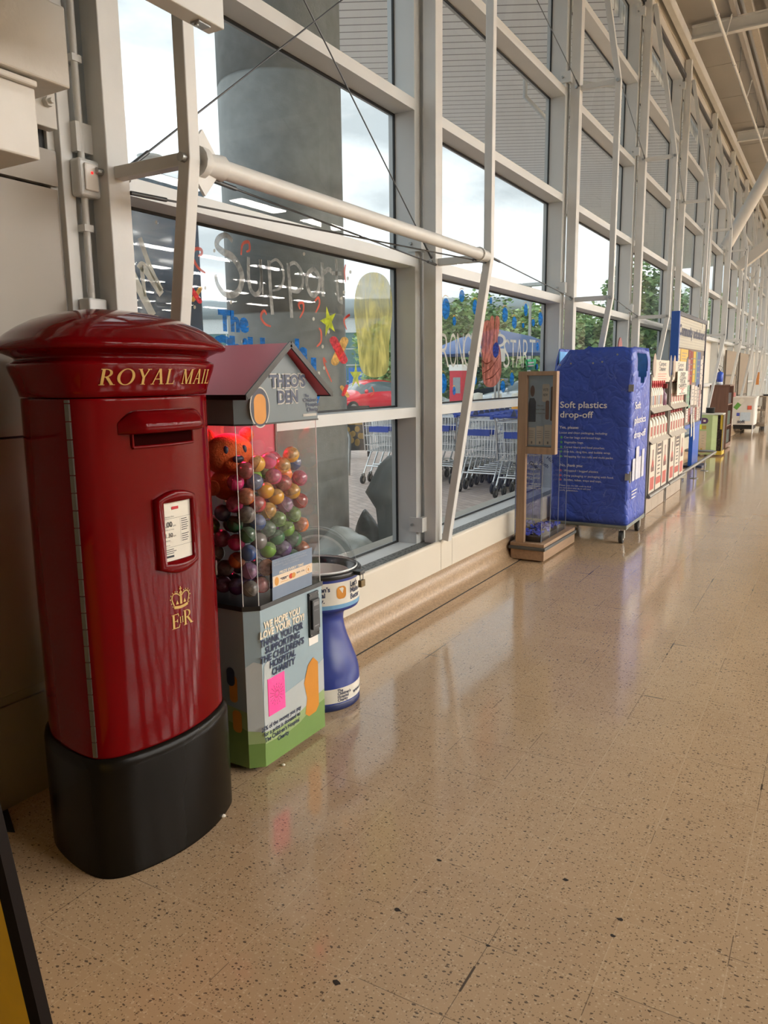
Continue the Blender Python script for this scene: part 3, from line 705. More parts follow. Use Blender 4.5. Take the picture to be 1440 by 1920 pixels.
# cars
def car(name, label, loc, rot, paint, scale=1.0, L=3.9, H=1.47):
    T = thing(name, label, 'car', (0, 0, 0), 'cars in the car park'); T['_o'] = (0, 0, 0)
    S = [(-1.95, .60, .70, .72, .45), (-1.88, .74, .80, .82, .45), (-1.70, .82, .93, 1.25, .50), (-1.45, .85, .96, 1.38, .56), (-0.7, .87, .95, 1.46, .60), (-0.1, .87, .93, 1.46, .60), (0.35, .87, .92, 1.34, .58), (0.85, .86, .90, .98, .56), (1.0, .86, .88, .92, .55), (1.45, .82, .80, .85, .5), (1.80, .72, .70, .73, .42), (1.95, .56, .58, .60, .35)]
    b = MB(); R = []
    for x, w_, be, ro, wr in S:
        R.append([Vector((x, y, z)) for y, z in ((-w_, .22), (-w_, .55), (-w_ * .97, be), (-wr, ro), (0, ro + .02), (wr, ro), (w_ * .97, be), (w_, .55), (w_, .22), (0, .20))])
    b.loft(R)
    n_ = 10
    for i, f in enumerate(b.f):
        pass
    k = 0
    for i in range(len(S) - 1):
        for j in range(n_):
            if j in (2, 5) and 2 <= i <= 6: b.m[k] = 1
            if j in (3, 4) and i in (1, 6): b.m[k] = 1
            k += 1
    body = b.build('body', [paint, mat('car_window', '#5d6c70', 0.08, var=0.15, scale=2)], T, sub=1)
    for x in (-1.2, 1.25):
        for s in (-1, 1):
            c = MB(); c.tube([(x, s * .70, .30), (x, s * .86, .30)], .30, 20); wh = c.build('wheel', RUBBER, T); c = MB(); c.tube([(x, s * .71, .30), (x, s * .868, .30)], .19, 14); c.build('hub', ZINC, wh)
    for s in (-1, 1):
        c = MB(); c.sphere((1.62, s * .62, .68), .16, 10, 8, 0, (1.2, .7, .55)); c.build('headlight', mat('headlight', '#e3e6e6', 0.1), T)
        c = MB(); c.sphere((0.62, s * .95, .98), .10, 10, 8, 0, (.6, 1.1, .8)); c.build('mirror', paint, T)
    T.location = loc; T.rotation_euler = (0, 0, rot); T.scale = (scale,) * 3
    return T
REDCAR = mat('red_car_paint', '#e0283a', 0.2, coat=0.5)
DK = mat('dark_car_paint', '#3a4146', 0.2, coat=0.5); SILV = mat('silver_car_paint', '#b9c0c3', 0.25, 0.3, coat=0.4)
def at(dx, dy, dist, z=0.0): return (dx * dist, dy * dist, z)
car('red_car', 'red hatchback car parked outside behind the first window', at(-.528, .849, 33), math.radians(-106), REDCAR)
car('silver_car', 'silver car parked just behind the red hatchback', at(-.478, .878, 43.5), math.radians(200), SILV, 1.05)
car('dark_car', 'dark car parked outside behind the painted hand', at(-.386, .922, 41), math.radians(205), DK)
car('grey_car', 'grey car parked furthest right outside, above the trolley handles', at(-.343, .939, 33), math.radians(195), SILV)
# blue hoarding
T = thing('hoarding', 'blue and white advertising hoarding beyond the red car', 'hoarding', at(-.535, .845, 54))
d = Vector((.84, .54, 0)).normalized(); o_ = Vector(at(-.535, .845, 54)) - d * 2.8
for i, (c_, w_) in enumerate((('#1f6fc4', 2.2), ('#1f6fc4', 2.2), ('#dfe6ea', 1.9))):
    b = MB(); b.poly([(0, 0), (w_, 0), (w_, 1.55), (0, 1.55)], o_ + Vector((0, 0, .7)), d, Z, 0.06); b.build('panel', mat('hoarding_' + ('blue' if i < 2 else 'white'), c_, 0.5), T)
    if i == 1:
        b = MB(); n_ = d.cross(Z); b.text('Save, slip', .34, o_ + d * .6 + Z * 1.72 + n_ * .08, d, Z, 0, .02); b.text('& save rewards', .34, o_ + d * .25 + Z * 1.25 + n_ * .08, d, Z, 0, .02); b.build('lettering', PWHITE, T)
    if i == 0:
        b = MB(); n_ = d.cross(Z); b.text('clubcard', .5, o_ + d * .1 + Z * 1.1 + n_ * .08, d, Z, 0, .04); b.build('lettering', PWHITE, T)
    o_ = o_ + d * (w_ + .12)
b = MB(); o2 = Vector(at(-.535, .845, 54)) - d * 2.8
for k in range(5): b.bar(o2 + d * (1.6 * k) + Vector((0, 0, 0)), o2 + d * (1.6 * k) + Vector((0, 0, 2.2)), .08, .08)
b.build('frame_post', ZINC, T)

# far building
T = thing('far_building', 'glazed grey building with a rounded roof edge across the car park', 'building', (-34, 50, 0))
A_, B_ = Vector((-58, 40, 0)), Vector((-22, 62, 0)); d = (B_ - A_).normalized(); n_ = Vector((d.y, -d.x, 0)); Lg = (B_ - A_).length
b = MB(); b.poly([(0, 0), (Lg, 0), (Lg, 5.2), (0, 5.2)], A_ - n_ * 9, d, Z, 9.0); b.build('glazed_wall', mat('teal_glazing', '#4f7a7a', 0.15, var=0.2, scale=1), T)
b = MB(); b.poly([(0, 5.2), (Lg, 5.2), (Lg, 6.6), (0, 6.6)], A_ - n_ * 9, d, Z, 9.1); b.build('white_band', mat('building_white_band', '#d4d8d8', 0.5), T)
b = MB(); b.tube([A_ + Z * 7.1 + n_ * .2, B_ + Z * 7.1 + n_ * .2], .75, 14); b.poly([(0, 6.6), (Lg, 6.6), (Lg, 7.7), (0, 7.7)], A_ - n_ * 9, d, Z, 9.0); b.build('roof_edge', mat('grey_roof_edge', '#9aa4a8', 0.4, 0.2), T)
for k in range(24):
    pass
b = MB()
for k in range(28): b.bar(A_ + d * (Lg * k / 27) + n_ * .02, A_ + d * (Lg * k / 27) + n_ * .02 + Z * 5.2, .10, .10)
for z in (1.3, 2.6, 3.9): b.bar(A_ + n_ * .02 + Z * z, B_ + n_ * .02 + Z * z, .08, .08)
b.build('mullion_grid', mat('pale_mullion', '#c3caca', 0.5), T)

# trees
def leafmat(name, c1):
    return mat(name, c1, 0.7, var=0.45, scale=1.2)
def tree_mesh(kind, r, h, seed, n=4200):
    rnd = random.Random(seed); b = MB(); blobs = [(Vector((rnd.uniform(-.5, .5) * r, rnd.uniform(-.5, .5) * r, h * rnd.uniform(.35, .8))), r * rnd.uniform(.45, .7)) for _ in range(9)]
    for i in range(n):
        c, br = blobs[i % 9]; v = Vector((rnd.gauss(0, 1), rnd.gauss(0, 1), rnd.gauss(0, 1))).normalized() * br * (0.75 + .3 * rnd.random()); p = c + v
        if p.z < .2: p.z = .2 + rnd.random() * .3
        a = Vector((rnd.gauss(0, 1), rnd.gauss(0, 1), rnd.gauss(0, 1))).normalized(); q = a.cross(Vector((0, 0, 1))).normalized(); s = .115 * rnd.uniform(.7, 1.5)
        b.add([p - q * s, p + a * s * .8, p + q * s, p - a * s * .8], [(0, 1, 2, 3)], i % 2)
    return b
LG1, LG2, LG3 = leafmat('leaf_mid_green', '#86a86c'), leafmat('leaf_light_green', '#a9c488'), leafmat('leaf_dark_green', '#6a8c60')
TRUNK = mat('tree_bark', '#5a4a3c', 0.9)
spots = [(-.492, 36, 2.0, 4.0), (-.418, 37, 2.2, 5.6), (-.345, 37, 2.2, 5.0), (-.27, 38, 2.3, 5.0), (-.195, 38, 2.4, 6.6), (-.12, 40, 2.4, 5.4),
         (-.455, 48, 2.6, 5.2), (-.388, 49, 2.8, 6.6), (-.318, 48, 2.6, 5.8), (-.25, 50, 2.8, 6.0), (-.175, 50, 2.8, 7.4), (-.50, 47, 1.8, 3.8), (-.43, 56, 2.2, 6.6), (-.365, 63, 3.0, 6.8), (-.295, 62, 3.0, 6.4), (-.225, 64, 3.0, 6.6)]
pl_ = ['beside the yellow window paint', 'behind the painted letters left of the hand', 'right of the painted hand', 'showing above the blue cage', 'tall in the gap left of the notice board', 'furthest right beyond the notice board', 'in the middle distance right of the yellow window paint', 'tallest behind the painted hand', 'in the middle distance right of the street lamp', 'in the middle distance above the blue cage', 'in the middle distance left of the notice board', 'low and far behind the red car', 'far back behind the second window post', 'far back behind the painted hand', 'far back right of the street lamp', 'far back above the blue cage']
for i, (dx, D, r, h) in enumerate(spots):
    T = thing('leafy_tree', 'green leafy tree outside, ' + pl_[i], 'tree', (0, 0, 0), 'trees around the car park'); T['_o'] = (0, 0, 0)
    tree_mesh('', r, h, 40 + i).build('crown', [[LG1, LG2], [LG1, LG3], [LG2, LG1]][i % 3], T)
    b = MB(); b.tube([(0, 0, 0), (.1, 0, h * .35), (.0, .1, h * .7)], .16, 8, radii=[.2, .15, .06]); b.build('trunk', TRUNK, T)
    T.location = at(dx, math.sqrt(1 - dx * dx), D)
# lamp posts
T = thing('street_lamp', 'tall grey street lamp with a flat twin head among the trees', 'street lamp', at(-.338, .941, 33))
p = Vector(at(-.338, .941, 33)); b = MB(); b.tube([p, p + Z * 5.15], .07, 10, radii=[.10, .05]); b.build('pole', ZINC, T)
b = MB(); b.box(p.x - .55, p.x + .55, p.y - .14, p.y + .14, 5.12, 5.24); b.build('lamp_head', ZINC, T)
T = thing('bowl_lamp', 'street lamp with a shallow bowl head, at the upper left through the glass', 'street lamp', (-8.3, 8.0, 0))
b = MB(); b.tube([(-8.3, 8.0, 0), (-8.3, 8.0, 4.45)], .06, 10); b.build('pole', ZINC, T)
b = MB(); b.lathe([(0.02, 4.40), (.08, 4.41), (.15, 4.46), (.17, 4.50), (.0, 4.52)], (-8.3, 8.0, 0), 24); b.build('lamp_head', mat('lamp_bowl', '#b9bfbf', 0.4), T)
# blue parasol, red kiosk, road sign, bollards
p = Vector(at(-.377, .926, 19)); T = thing('blue_parasol', 'large blue parasol outside behind the painted letters', 'parasol', p)
b = MB(); b.lathe([(1.75, 2.02), (1.72, 2.10), (.9, 2.42), (.04, 2.62), (.0, 2.62)], (p.x, p.y, 0), 8); b.build('canopy', mat('blue_parasol_cloth', '#5d7cae', 0.8), T)
b = MB(); b.tube([p, p + Z * 2.6], .03, 8); b.build('pole', ZINC, T)
b = MB(); b.lathe([(.3, 0), (.3, .08), (.0, .1)], (p.x, p.y, 0), 12); b.build('base', BLACK, T)
p = Vector(at(-.42, .908, 30)); T = thing('red_pay_kiosk', 'slim red and white kiosk outside, left of the bowed strut', 'kiosk', p)
b = MB(); b.box(p.x - .25, p.x + .25, p.y - .25, p.y + .25, 0, 1.75); b.build('body', mat('kiosk_red', '#c3303c', 0.4), T)
b = MB(); b.box(p.x - .10, p.x + .2, p.y - .262, p.y - .24, .9, 1.5); b.build('screen', mat('kiosk_grey', '#8a8f92', 0.4), T)
b = MB(); b.box(p.x - .27, p.x + .27, p.y - .27, p.y + .27, 1.75, 1.98); b.build('top', PWHITE, T)
p = Vector(at(-.373, .928, 16)); T = thing('round_road_sign', 'white post sign with a round emblem outside, right of the painted hand', 'sign', p)
b = MB(); b.tube([p, p + Z * 2.4], .025, 8); b.build('pole', ZINC, T)
d = Vector((.928, .373, 0)); n_ = d.cross(Z)
b = MB(); b.poly(rrect(-.12, .12, 1.80, 2.06, .03), p + n_ * .03, d, Z, .01); b.build('plate', PWHITE, T)
b = MB(); b.poly(ell(0, 2.22, .13, .13), p + n_ * .03, d, Z, .01); b.poly(ell(0, 2.22, .08, .08), p + n_ * .041, d, Z, .002, 1); b.build('roundel', [PWHITE, mat('sign_blue', '#3b62a8', 0.5)], T)
for i, (dx, dy, D) in enumerate(((-.375, .927, 26), (-.352, .936, 26), (-.397, .918, 27))):
    p = Vector(at(dx, dy, D)); b = MB(); b.lathe([(.16, 0), (.16, .45), (.16, .7), (.16, .95), (.0, .98)], p, 14)
    for q in range(14): b.m[14 + q] = 1
    b.build('bollard', [mat('pale_bollard', '#c9c6ba', 0.6), mat('orange_band', '#d99a3a', 0.6)], label='pale bollard with an orange band outside, %s of three' % ('middle', 'rightmost', 'leftmost')[i], cat='bollard', group='bollards outside')
# ================================================================== HELPERS FOR PLACING ON KNOWN PLANES
CP = Vector((0, 0, 1.5))
def px(u, v, ax, val):
    """point of the plane <axis> = val seen at picture position (u, v)"""
    d = F_ + R_ * ((u - 720) / 1443.0) - U_ * ((v - 960) / 1443.0)
    return CP + d * ((val - CP[ax]) / d[ax])
def extents(body, bold=0.0):
    vs, _ = text_mesh(body, bold); xs = [p[0] for p in vs]; return min(xs), max(xs)
CAP = 0.70
def line_text(mb, body, bl, br, vtop, ax, val, mi=0, bold=0.0, shear=0.0, cap=None):
    """one line of writing fitted between two points on an axis-aligned upright plane"""
    a, c = px(bl[0], bl[1], ax, val), px(br[0], br[1], ax, val); t = px(bl[0], vtop, ax, val)
    x0, x1 = extents(body, bold); z = (a.z + c.z) / 2; h = cap if cap else (t.z - a.z); size = h / CAP
    i = 1 if ax == 0 else 0; w_ = c[i] - a[i]; xs = w_ / ((x1 - x0) * size)
    o = Vector(a); o.z = z; U = Y if ax == 0 else X
    mb.text(body, size, o - U * (x0 * size * xs), U, Z, mi, bold, xs=xs, shear=shear)
def box_text(mb, body, i0, i1, z, cap, ax, val, mi=0, bold=0.0, align='L'):
    x0, x1 = extents(body, bold); size = cap / CAP; xs = (i1 - i0) / ((x1 - x0) * size) if i1 is not None else 1.0
    U = Y if ax == 0 else X; o = Vector((val, i0, z)) if ax == 0 else Vector((i0, val, z))
    mb.text(body, size, o - U * (x0 * size * xs), U, Z, mi, bold, xs=xs)

# ------------------------------------------------------------------ paintings on the window glass
GP = -2.592
def g2(u, v): p = px(u, v, 0, GP); return (p.y, p.z)
def ribbon(mb, pts, w_, mi=0, taper=True, n=8, x=GP):
    P = spline([Vector(g2(*p)) for p in pts], n); L = len(P); l = []; r = []
    for i, p in enumerate(P):
        t = (P[min(i + 1, L - 1)] - P[max(i - 1, 0)]).normalized(); nn = Vector((-t.y, t.x))
        h = w_ / 2 * ((0.35 + 0.65 * math.sin(PI * (0.12 + 0.80 * i / (L - 1)))) if taper else 1.0)
        l.append(p + nn * h); r.append(p - nn * h)
    vs = [Vector((x, p.x, p.y)) for p in l] + [Vector((x, p.x, p.y)) for p in r]
    mb.add(vs, [(i, L + i, L + i + 1, i + 1) for i in range(L - 1)], mi)
def blob(mb, pts, mi=0, x=GP, sm=5):
    P = spline([Vector(g2(*p)) for p in pts], sm, closed=True) if sm else [Vector(g2(*p)) for p in pts]
    a = sum(P[i].x * P[(i + 1) % len(P)].y - P[(i + 1) % len(P)].x * P[i].y for i in range(len(P)))
    if a < 0: P.reverse()
    mb.add([Vector((x, p.x, p.y)) for p in P], [tuple(range(len(P)))], mi)
def paint(name, mb, mats, label, cat='window paint', group=None):
    return mb.build(name, mats, label=label, cat=cat, group=group)
PWH = paintmat('white_window_paint', '#d6d4c6', 0.88, (9, 9, 9), 0.1)
PGR = paintmat('thin_grey_window_paint', '#b6b6b0', 0.84, (9, 20, 20), 0.2)
PBL = paintmat('blue_window_paint', '#1673c8', 0.93, (16, 16, 40), 0.35)
PRD = paintmat('coral_window_paint', '#f0755f', 0.92, (12, 12, 12), 0.12)
PRED = paintmat('red_window_paint', '#e0474f', 0.9, (12, 40, 40), 0.25)
POR = paintmat('orange_window_paint', '#edb463', 0.88, (12, 30, 30), 0.25)
PYE = paintmat('yellow_window_paint', '#cfd93c', 0.92, (12, 25, 25), 0.2)
PYB = paintmat('pale_yellow_window_paint', '#cfc77a', 0.80, (6, 14, 5), 0.35)
PBR = paintmat('red_brown_window_paint', '#b06a5e', 0.95, (20, 34, 12), 0.38)
PDK = paintmat('dark_outline_paint', '#2e2a26', 0.9, (9, 9, 9), 0.1)

b = MB()
ribbon(b, [(436, 452), (424, 441), (410, 447), (407, 461), (418, 472), (434, 480), (447, 498), (454, 520), (449, 543), (436, 553), (420, 550), (408, 533), (404, 515)], 0.036)
ribbon(b, [(466, 482), (466, 515), (469, 540), (478, 552), (487, 545), (490, 520), (488, 486)], 0.024, taper=False); ribbon(b, [(488, 486), (491, 530), (493, 552)], 0.02)
ribbon(b, [(504, 488), (507, 540), (511, 590)], 0.026, taper=False); ribbon(b, [(506, 493), (518, 487), (529, 500), (532, 522), (525, 540), (511, 545)], 0.018)
ribbon(b, [(540, 493), (544, 545), (547, 596)], 0.028, taper=False); ribbon(b, [(541, 497), (553, 493), (565, 508), (568, 530), (560, 546), (547, 545)], 0.02, taper=False)
ribbon(b, [(588, 504), (578, 512), (575, 530), (581, 549), (590, 554), (598, 540), (598, 518), (588, 504)], 0.026, taper=False)
ribbon(b, [(604, 492), (605, 530), (606, 556)], 0.030, taper=False); ribbon(b, [(606, 512), (616, 505), (622, 510)], 0.028, taper=False)
ribbon(b, [(630, 486), (632, 530), (635, 560), (643, 567)], 0.026, taper=False); ribbon(b, [(622, 512), (640, 513)], 0.022, taper=False)
paint('painted_lettering', b, PGR, 'large thin grey painted word Support across the first window')
b = MB(); ribbon(b, [(230, 474), (258, 535), (287, 592)], 0.040, taper=False); ribbon(b, [(272, 556), (267, 515), (264, 500)], 0.022); ribbon(b, [(262, 505), (267, 498), (276, 510), (303, 552)], 0.036, taper=False); ribbon(b, [(262, 446), (283, 505), (303, 545)], 0.026, taper=False)
ribbon(b, [(352, 512), (348, 524), (336, 534)], 0.016)
paint('painted_lettering', b, PWH, 'bold white painted W low in the first window, on the dark blue kiosk behind')
def glass_line(mb, body, bl, br, vtop, bold, mi=0): line_text(mb, body, bl, br, vtop, 0, GP, mi, bold)
b = MB(); glass_line(b, 'The', (410, 618), (467, 621), 582, .06); paint('painted_lettering', b, PBL, 'blue painted word The above the toy machine roof')
b = MB(); glass_line(b, "Children's", (396, 676), (577, 683), 628, .06); paint('painted_lettering', b, PBL, "blue painted word Children's half hidden by the toy machine roof")
b = MB(); glass_line(b, 'Hospital', (412, 729), (594, 719), 672, .06); paint('painted_lettering', b, PBL, 'blue painted word Hospital almost hidden behind the toy machine roof')
b = MB(); glass_line(b, 'Charity', (430, 778), (604, 766), 725, .06); paint('painted_lettering', b, PBL, 'blue painted word Charity, its end showing right of the toy machine')
b = MB()
for u, wd, ch in ((786, 20, 'S'), (804, 18, 'T'), (826, 16, 'R'), (843, 13, 'O'), (857, 12, 'N'), (869, 14, 'G'), (883, 10, 'E'), (896, 12, 'R')):
    glass_line(b, ch, (u, 690), (u + wd, 689), 622, -.012)
paint('painted_lettering', b, PWH, 'tall thin white painted word left of the painted hand')
b = MB()
for u, wd, ch in ((944, 11, 'S'), (956, 11, 'T'), (967, 12, 'A'), (980, 11, 'R'), (992, 11, 'T')):
    glass_line(b, ch, (u, 690), (u + wd, 690), 634, -.012)
paint('painted_lettering', b, PWH, 'tall thin white painted word START right of the painted hand')
curls = [([(452, 478), (455, 458), (466, 454), (468, 468), (462, 472)], 'beside the big letter S'), ([(362, 478), (366, 467), (377, 468), (378, 476), (372, 480)], ''), ([(563, 580), (560, 570), (568, 568), (569, 582), (562, 596)], 'under the second letter p'), ([(590, 565), (597, 558), (599, 570), (592, 586)], 'right of the curl under the letter p'), ([(500, 590), (496, 583), (491, 587), (490, 597), (498, 608), (508, 612)], 'left of the tail of the letter p'), ([(598, 615), (602, 622), (602, 640), (594, 650)], 'between the two green stars, upper'), ([(612, 680), (607, 672), (610, 688), (622, 716)], 'right of the toy machine roof'), ([(648, 596), (656, 590), (645, 600), (650, 618)], 'left of the yellow window paint'), ([(648, 496), (646, 510), (648, 530)], 'right of the word Support'), ([(697, 725), (701, 735), (694, 742)], ''), ([(365, 470), (360, 478), (370, 500), (385, 512)], 'left of the word Support'), ([(342, 590), (346, 580), (352, 592)], 'just above the pillar box lid')]
for i, (c, s) in enumerate(curls):
    b = MB(); ribbon(b, c, 0.016); paint('painted_curl', b, PRD, 'coral painted ribbon curl ' + (s or ['x', 'high on the dark blue kiosk', '', '', '', '', '', '', '', 'over the red car roof'][i]), group='coral painted ribbon curls')
def star(cu, cv, ru, rv, rot):
    return [(cu + (ru if k % 2 == 0 else ru * .38) * math.sin(rot + PI * k / 5), cv - (rv if k % 2 == 0 else rv * .38) * math.cos(rot + PI * k / 5)) for k in range(10)]
for (s, lab) in ((star(616, 603, 16, 30, -.25), 'yellow green painted star under the letter r'), (star(667, 705, 12, 26, 0), 'yellow green painted star above the red car')):
    b = MB(); blob(b, s, 0, sm=0); paint('painted_star', b, PYE, lab, group='painted stars')
def capsule(u0, v0, u1, v1, w_):
    d = Vector((u1 - u0, v1 - v0)).normalized(); n_ = Vector((-d.y, d.x)) * w_; a, c = Vector((u0, v0)), Vector((u1, v1)); pts = []
    for k in range(7): t = PI * k / 6; pts.append(tuple(c + n_ * math.cos(t) + d * w_ * math.sin(t)))
    for k in range(7): t = PI * k / 6; pts.append(tuple(a - n_ * math.cos(t) - d * w_ * math.sin(t)))
    return pts
for nm, (o_, r_) in (('large crossed orange and red painted plasters right of the toy machine', ((646, 639, 628, 678, 7.5), (625, 638, 644, 675, 7.5))), ('small crossed painted plasters left of the red car', ((641, 726, 652, 742, 3.5), (650, 724, 643, 740, 3.2))), ('small crossed painted plasters on the dark blue kiosk', ((376, 541, 362, 562, 4), (357, 541, 374, 565, 4.5)))):
    T = thing('painted_plaster', nm, 'window paint', (GP, px(o_[0], o_[1], 0, GP).y, px(o_[2], o_[3], 0, GP).z), 'painted crossed plasters')
    b = MB(); blob(b, capsule(*o_), 0, sm=0); b.build('lower_strip', POR, T); b = MB(); blob(b, capsule(*r_), 0, GP + .002, 0); b.build('upper_strip', PRED, T)
b = MB(); blob(b, [(672, 530), (690, 512), (715, 514), (731, 535), (736, 580), (730, 640), (728, 690), (715, 706), (692, 706), (676, 690), (670, 640), (664, 575)])
paint('painted_patch', b, PYB, 'plain pale yellow painted patch beside the second window post')
T = thing('painted_hand', 'large red brown painted raised hand in the second window', 'window paint', (GP, px(925, 700, 0, GP).y, px(925, 727, 0, GP).z))
b = MB(); blob(b, [(903, 677), (902, 640), (901, 618), (906, 610), (909, 603), (915, 600), (918, 602), (920, 594), (924, 592), (927, 600), (928, 618), (929, 596), (933, 592), (937, 600), (936, 618), (933, 640), (938, 655), (940, 680), (939, 705), (930, 722), (918, 726), (908, 720), (904, 700)], 0, sm=4); b.build('palm', PBR, T)
b = MB()
for c in ([(911, 610), (911, 640), (910, 664)], [(919, 602), (918, 630), (917, 655)], [(927, 602), (926, 630), (924, 648)], [(905, 700), (920, 690), (935, 668)], [(910, 712), (924, 706), (937, 690)], [(930, 640), (934, 650), (938, 662)], [(904, 676), (912, 682), (922, 676)]): ribbon(b, c, .010, x=GP + .002)
b.build('crease_line', paintmat('dark_brown_paint', '#6e3024', .9), T)
b = MB(); blob(b, [(929, 642), (934, 646), (934, 662), (929, 671), (924, 665), (924, 649)], 0, GP + .004); b.build('blue_spot', paintmat('deep_blue_paint', '#2347a8', .95, (16, 16, 40), .3), T)
dots = [(836, 579, 7.5, 20), (866, 555, 5, 11.5), (852, 602, 3.4, 8.5), (891, 576, 5, 14), (920.5, 563.5, 2.6, 6.5), (947, 590, 5.2, 14), (964.5, 605, 4.4, 11.5), (986, 581, 3.6, 12), (981, 610, 2.2, 5), (1000, 605, 3, 7), (1013.5, 598, 4.2, 13), (1008, 650, 2.5, 8), (830.5, 719, 7.2, 18.5), (891, 712, 3.2, 9), (851.5, 733, 3, 8), (943, 725, 4.2, 11), (960, 711, 4, 12.5), (786.5, 572, 3.5, 12), (787, 608, 3, 10), (785, 682, 4, 18), (1006, 688, 3, 6)]
for (u, v, a, c) in dots:
    b = MB(); blob(b, [(u + a * math.cos(t), v + c * math.sin(t)) for t in [2 * PI * k / 16 for k in range(16)]], 0, sm=0)
    ribbon(b, [(u - a * .9, v - c * .95), (u - a * .2, v - c * 1.25), (u + a * .7, v - c * 1.1)], .006, 1)
    paint('painted_dot', b, [PBL, POR], 'round blue painted spot on the second window', group='blue painted spots on the second window')
b = MB()
for u, v in ((402, 470), (570, 476), (455, 640), (433, 567), (588, 598), (616, 622), (605, 650), (640, 560), (645, 548), (652, 522), (657, 510), (608, 690), (598, 700), (293, 417), (233, 418), (385, 540), (365, 576)): blob(b, [(u + 2.3 * math.cos(t), v + 3.6 * math.sin(t)) for t in [2 * PI * k / 10 for k in range(10)]], 0, sm=0)
o = paint('painted_flecks', b, PWH, 'scattered white painted flecks around the word Support'); o['kind'] = 'stuff'
b = MB(); blob(b, [(986, 674), (1005, 673), (1006, 693), (987, 694)], 0, sm=0); b2 = b
blob(b, [(990, 679), (1001, 678), (1001, 681), (990, 682)], 1, GP + .001, 0); blob(b, [(990, 685), (1001, 684), (1001, 687), (990, 688)], 1, GP + .001, 0)
b.build('glass_sticker', [mat('green_sticker', '#3fcf86', .5, emit=None), PWHITE], label='square green sticker on the glass left of the blue cage', cat='sticker')

# ================================================================== RED PILLAR BOX
RED = mat('glossy_red_enamel', (0.125, 0.0012, 0.0025), 0.07, var=0.05, scale=2, spec=0.13)
BASEB = mat('black_plinth_enamel', (0.007, 0.0055, 0.004), 0.25, var=0.2, scale=4, spec=0.12)
GOLD = mat('gold_lettering', '#c4a05c', 0.45, 0.15)
CX0, CY0 = -1.716, 1.68
half = [(0, 0), (-.012, .11), (-.046, .213), (-.078, .262), (-.125, .288), (-.20, .290), (-.30, .272), (-.40, .238), (-.49, .175), (-.545, .09), (-.56, 0)]
PB = half + [(x, -y) for x, y in reversed(half[1:-1])]
BASE2 = [(p.x + CX0, p.y + CY0) for p in spline([Vector(p) for p in PB], 6, closed=True)]
if sum(BASE2[i][0] * BASE2[(i + 1) % len(BASE2)][1] - BASE2[(i + 1) % len(BASE2)][0] * BASE2[i][1] for i in range(len(BASE2))) < 0: BASE2.reverse()
BCX, BCY = CX0 - .27, CY0
def ring(off, z, sc=1.0):
    n = len(BASE2); R = []
    for i, p in enumerate(BASE2):
        a, c = BASE2[i - 1], BASE2[(i + 1) % n]; t = Vector((c[0] - a[0], c[1] - a[1])).normalized(); nn = Vector((t.y, -t.x))
        q = Vector(p) + nn * off; R.append(Vector((BCX + (q.x - BCX) * sc, BCY + (q.y - BCY) * sc, z)))
    return R
def front_x(y, off):
    r = [p for p in ring(off, 0) if p.x > BCX + .05]; r.sort(key=lambda p: p.y)
    for i in range(len(r) - 1):
        if r[i].y <= y <= r[i + 1].y:
            t = (y - r[i].y) / max(1e-6, r[i + 1].y - r[i].y); return r[i].x + (r[i + 1].x - r[i].x) * t
    return r[0].x if y < r[0].y else r[-1].x
T = thing('pillar_box', 'tall glossy red pillar box with gold lettering on a black plinth', 'post box', (BCX, BCY, 0))
b = MB(); b.loft([ring(-.001, 0), ring(0, .002), ring(0, .006), ring(.0, .352), ring(0, .356), ring(-.004, .374), ring(-.012, .385), ring(-.014, .386), ring(-.05, .3865)]); b.build('plinth', BASEB, T)
BO = -.017
b = MB(); b.loft([ring(BO - .004, .384), ring(BO - .001, .387), ring(BO, .389), ring(BO, .394), ring(BO, .9), ring(BO - .003, 1.445), ring(BO - .003, 1.450), ring(BO - .004, 1.4525), ring(BO - .007, 1.454)]); b.build('body', RED, T)
COLP = [(-.030, 1.456), (-.018, 1.458), (-.014, 1.475), (-.004, 1.505), (.006, 1.530), (.010, 1.545), (.010, 1.553), (.002, 1.558), (-.010, 1.563), (-.012, 1.570), (-.002, 1.577), (.012, 1.583), (.028, 1.590)]
b = MB(); b.loft([ring(o_, z) for o_, z in COLP], caps=False); b.build('collar', RED, T)
b = MB(); R = [ring(.022, 1.590), ring(.040, 1.589), ring(.049, 1.594), ring(.051, 1.603), ring(.046, 1.613), ring(.034, 1.621)]
for s_, z in ((.93, 1.641), (.82, 1.663), (.68, 1.684), (.50, 1.701), (.30, 1.712), (.12, 1.717), (.02, 1.718)): R.append(ring(.034, z, s_))
b.loft(R); b.build('lid', RED, T)
# seam between side panel and door: long steel hinge
def side_x(yfrac): return None
b = MB(); rb = ring(BO, 0); j = min(range(len(rb)), key=lambda i: (rb[i].x + 1.832) ** 2 + (rb[i].y - 1.40) ** 2)
p = rb[j]; t_ = (rb[(j + 1) % len(rb)] - rb[j - 1]).normalized(); nn = Vector((t_.y, -t_.x, 0)); hz = .392
while hz < 1.45:
    z1 = min(hz + .049, 1.452); b.obox((p.x + nn.x * .001, p.y + nn.y * .001, (hz + z1) / 2), (.013, .008, z1 - hz - .002), Matrix((t_, nn, Z)).transposed()); hz += .05
b.build('hinge', mat('steel_hinge', '#6f6c64', .4, .8), T)
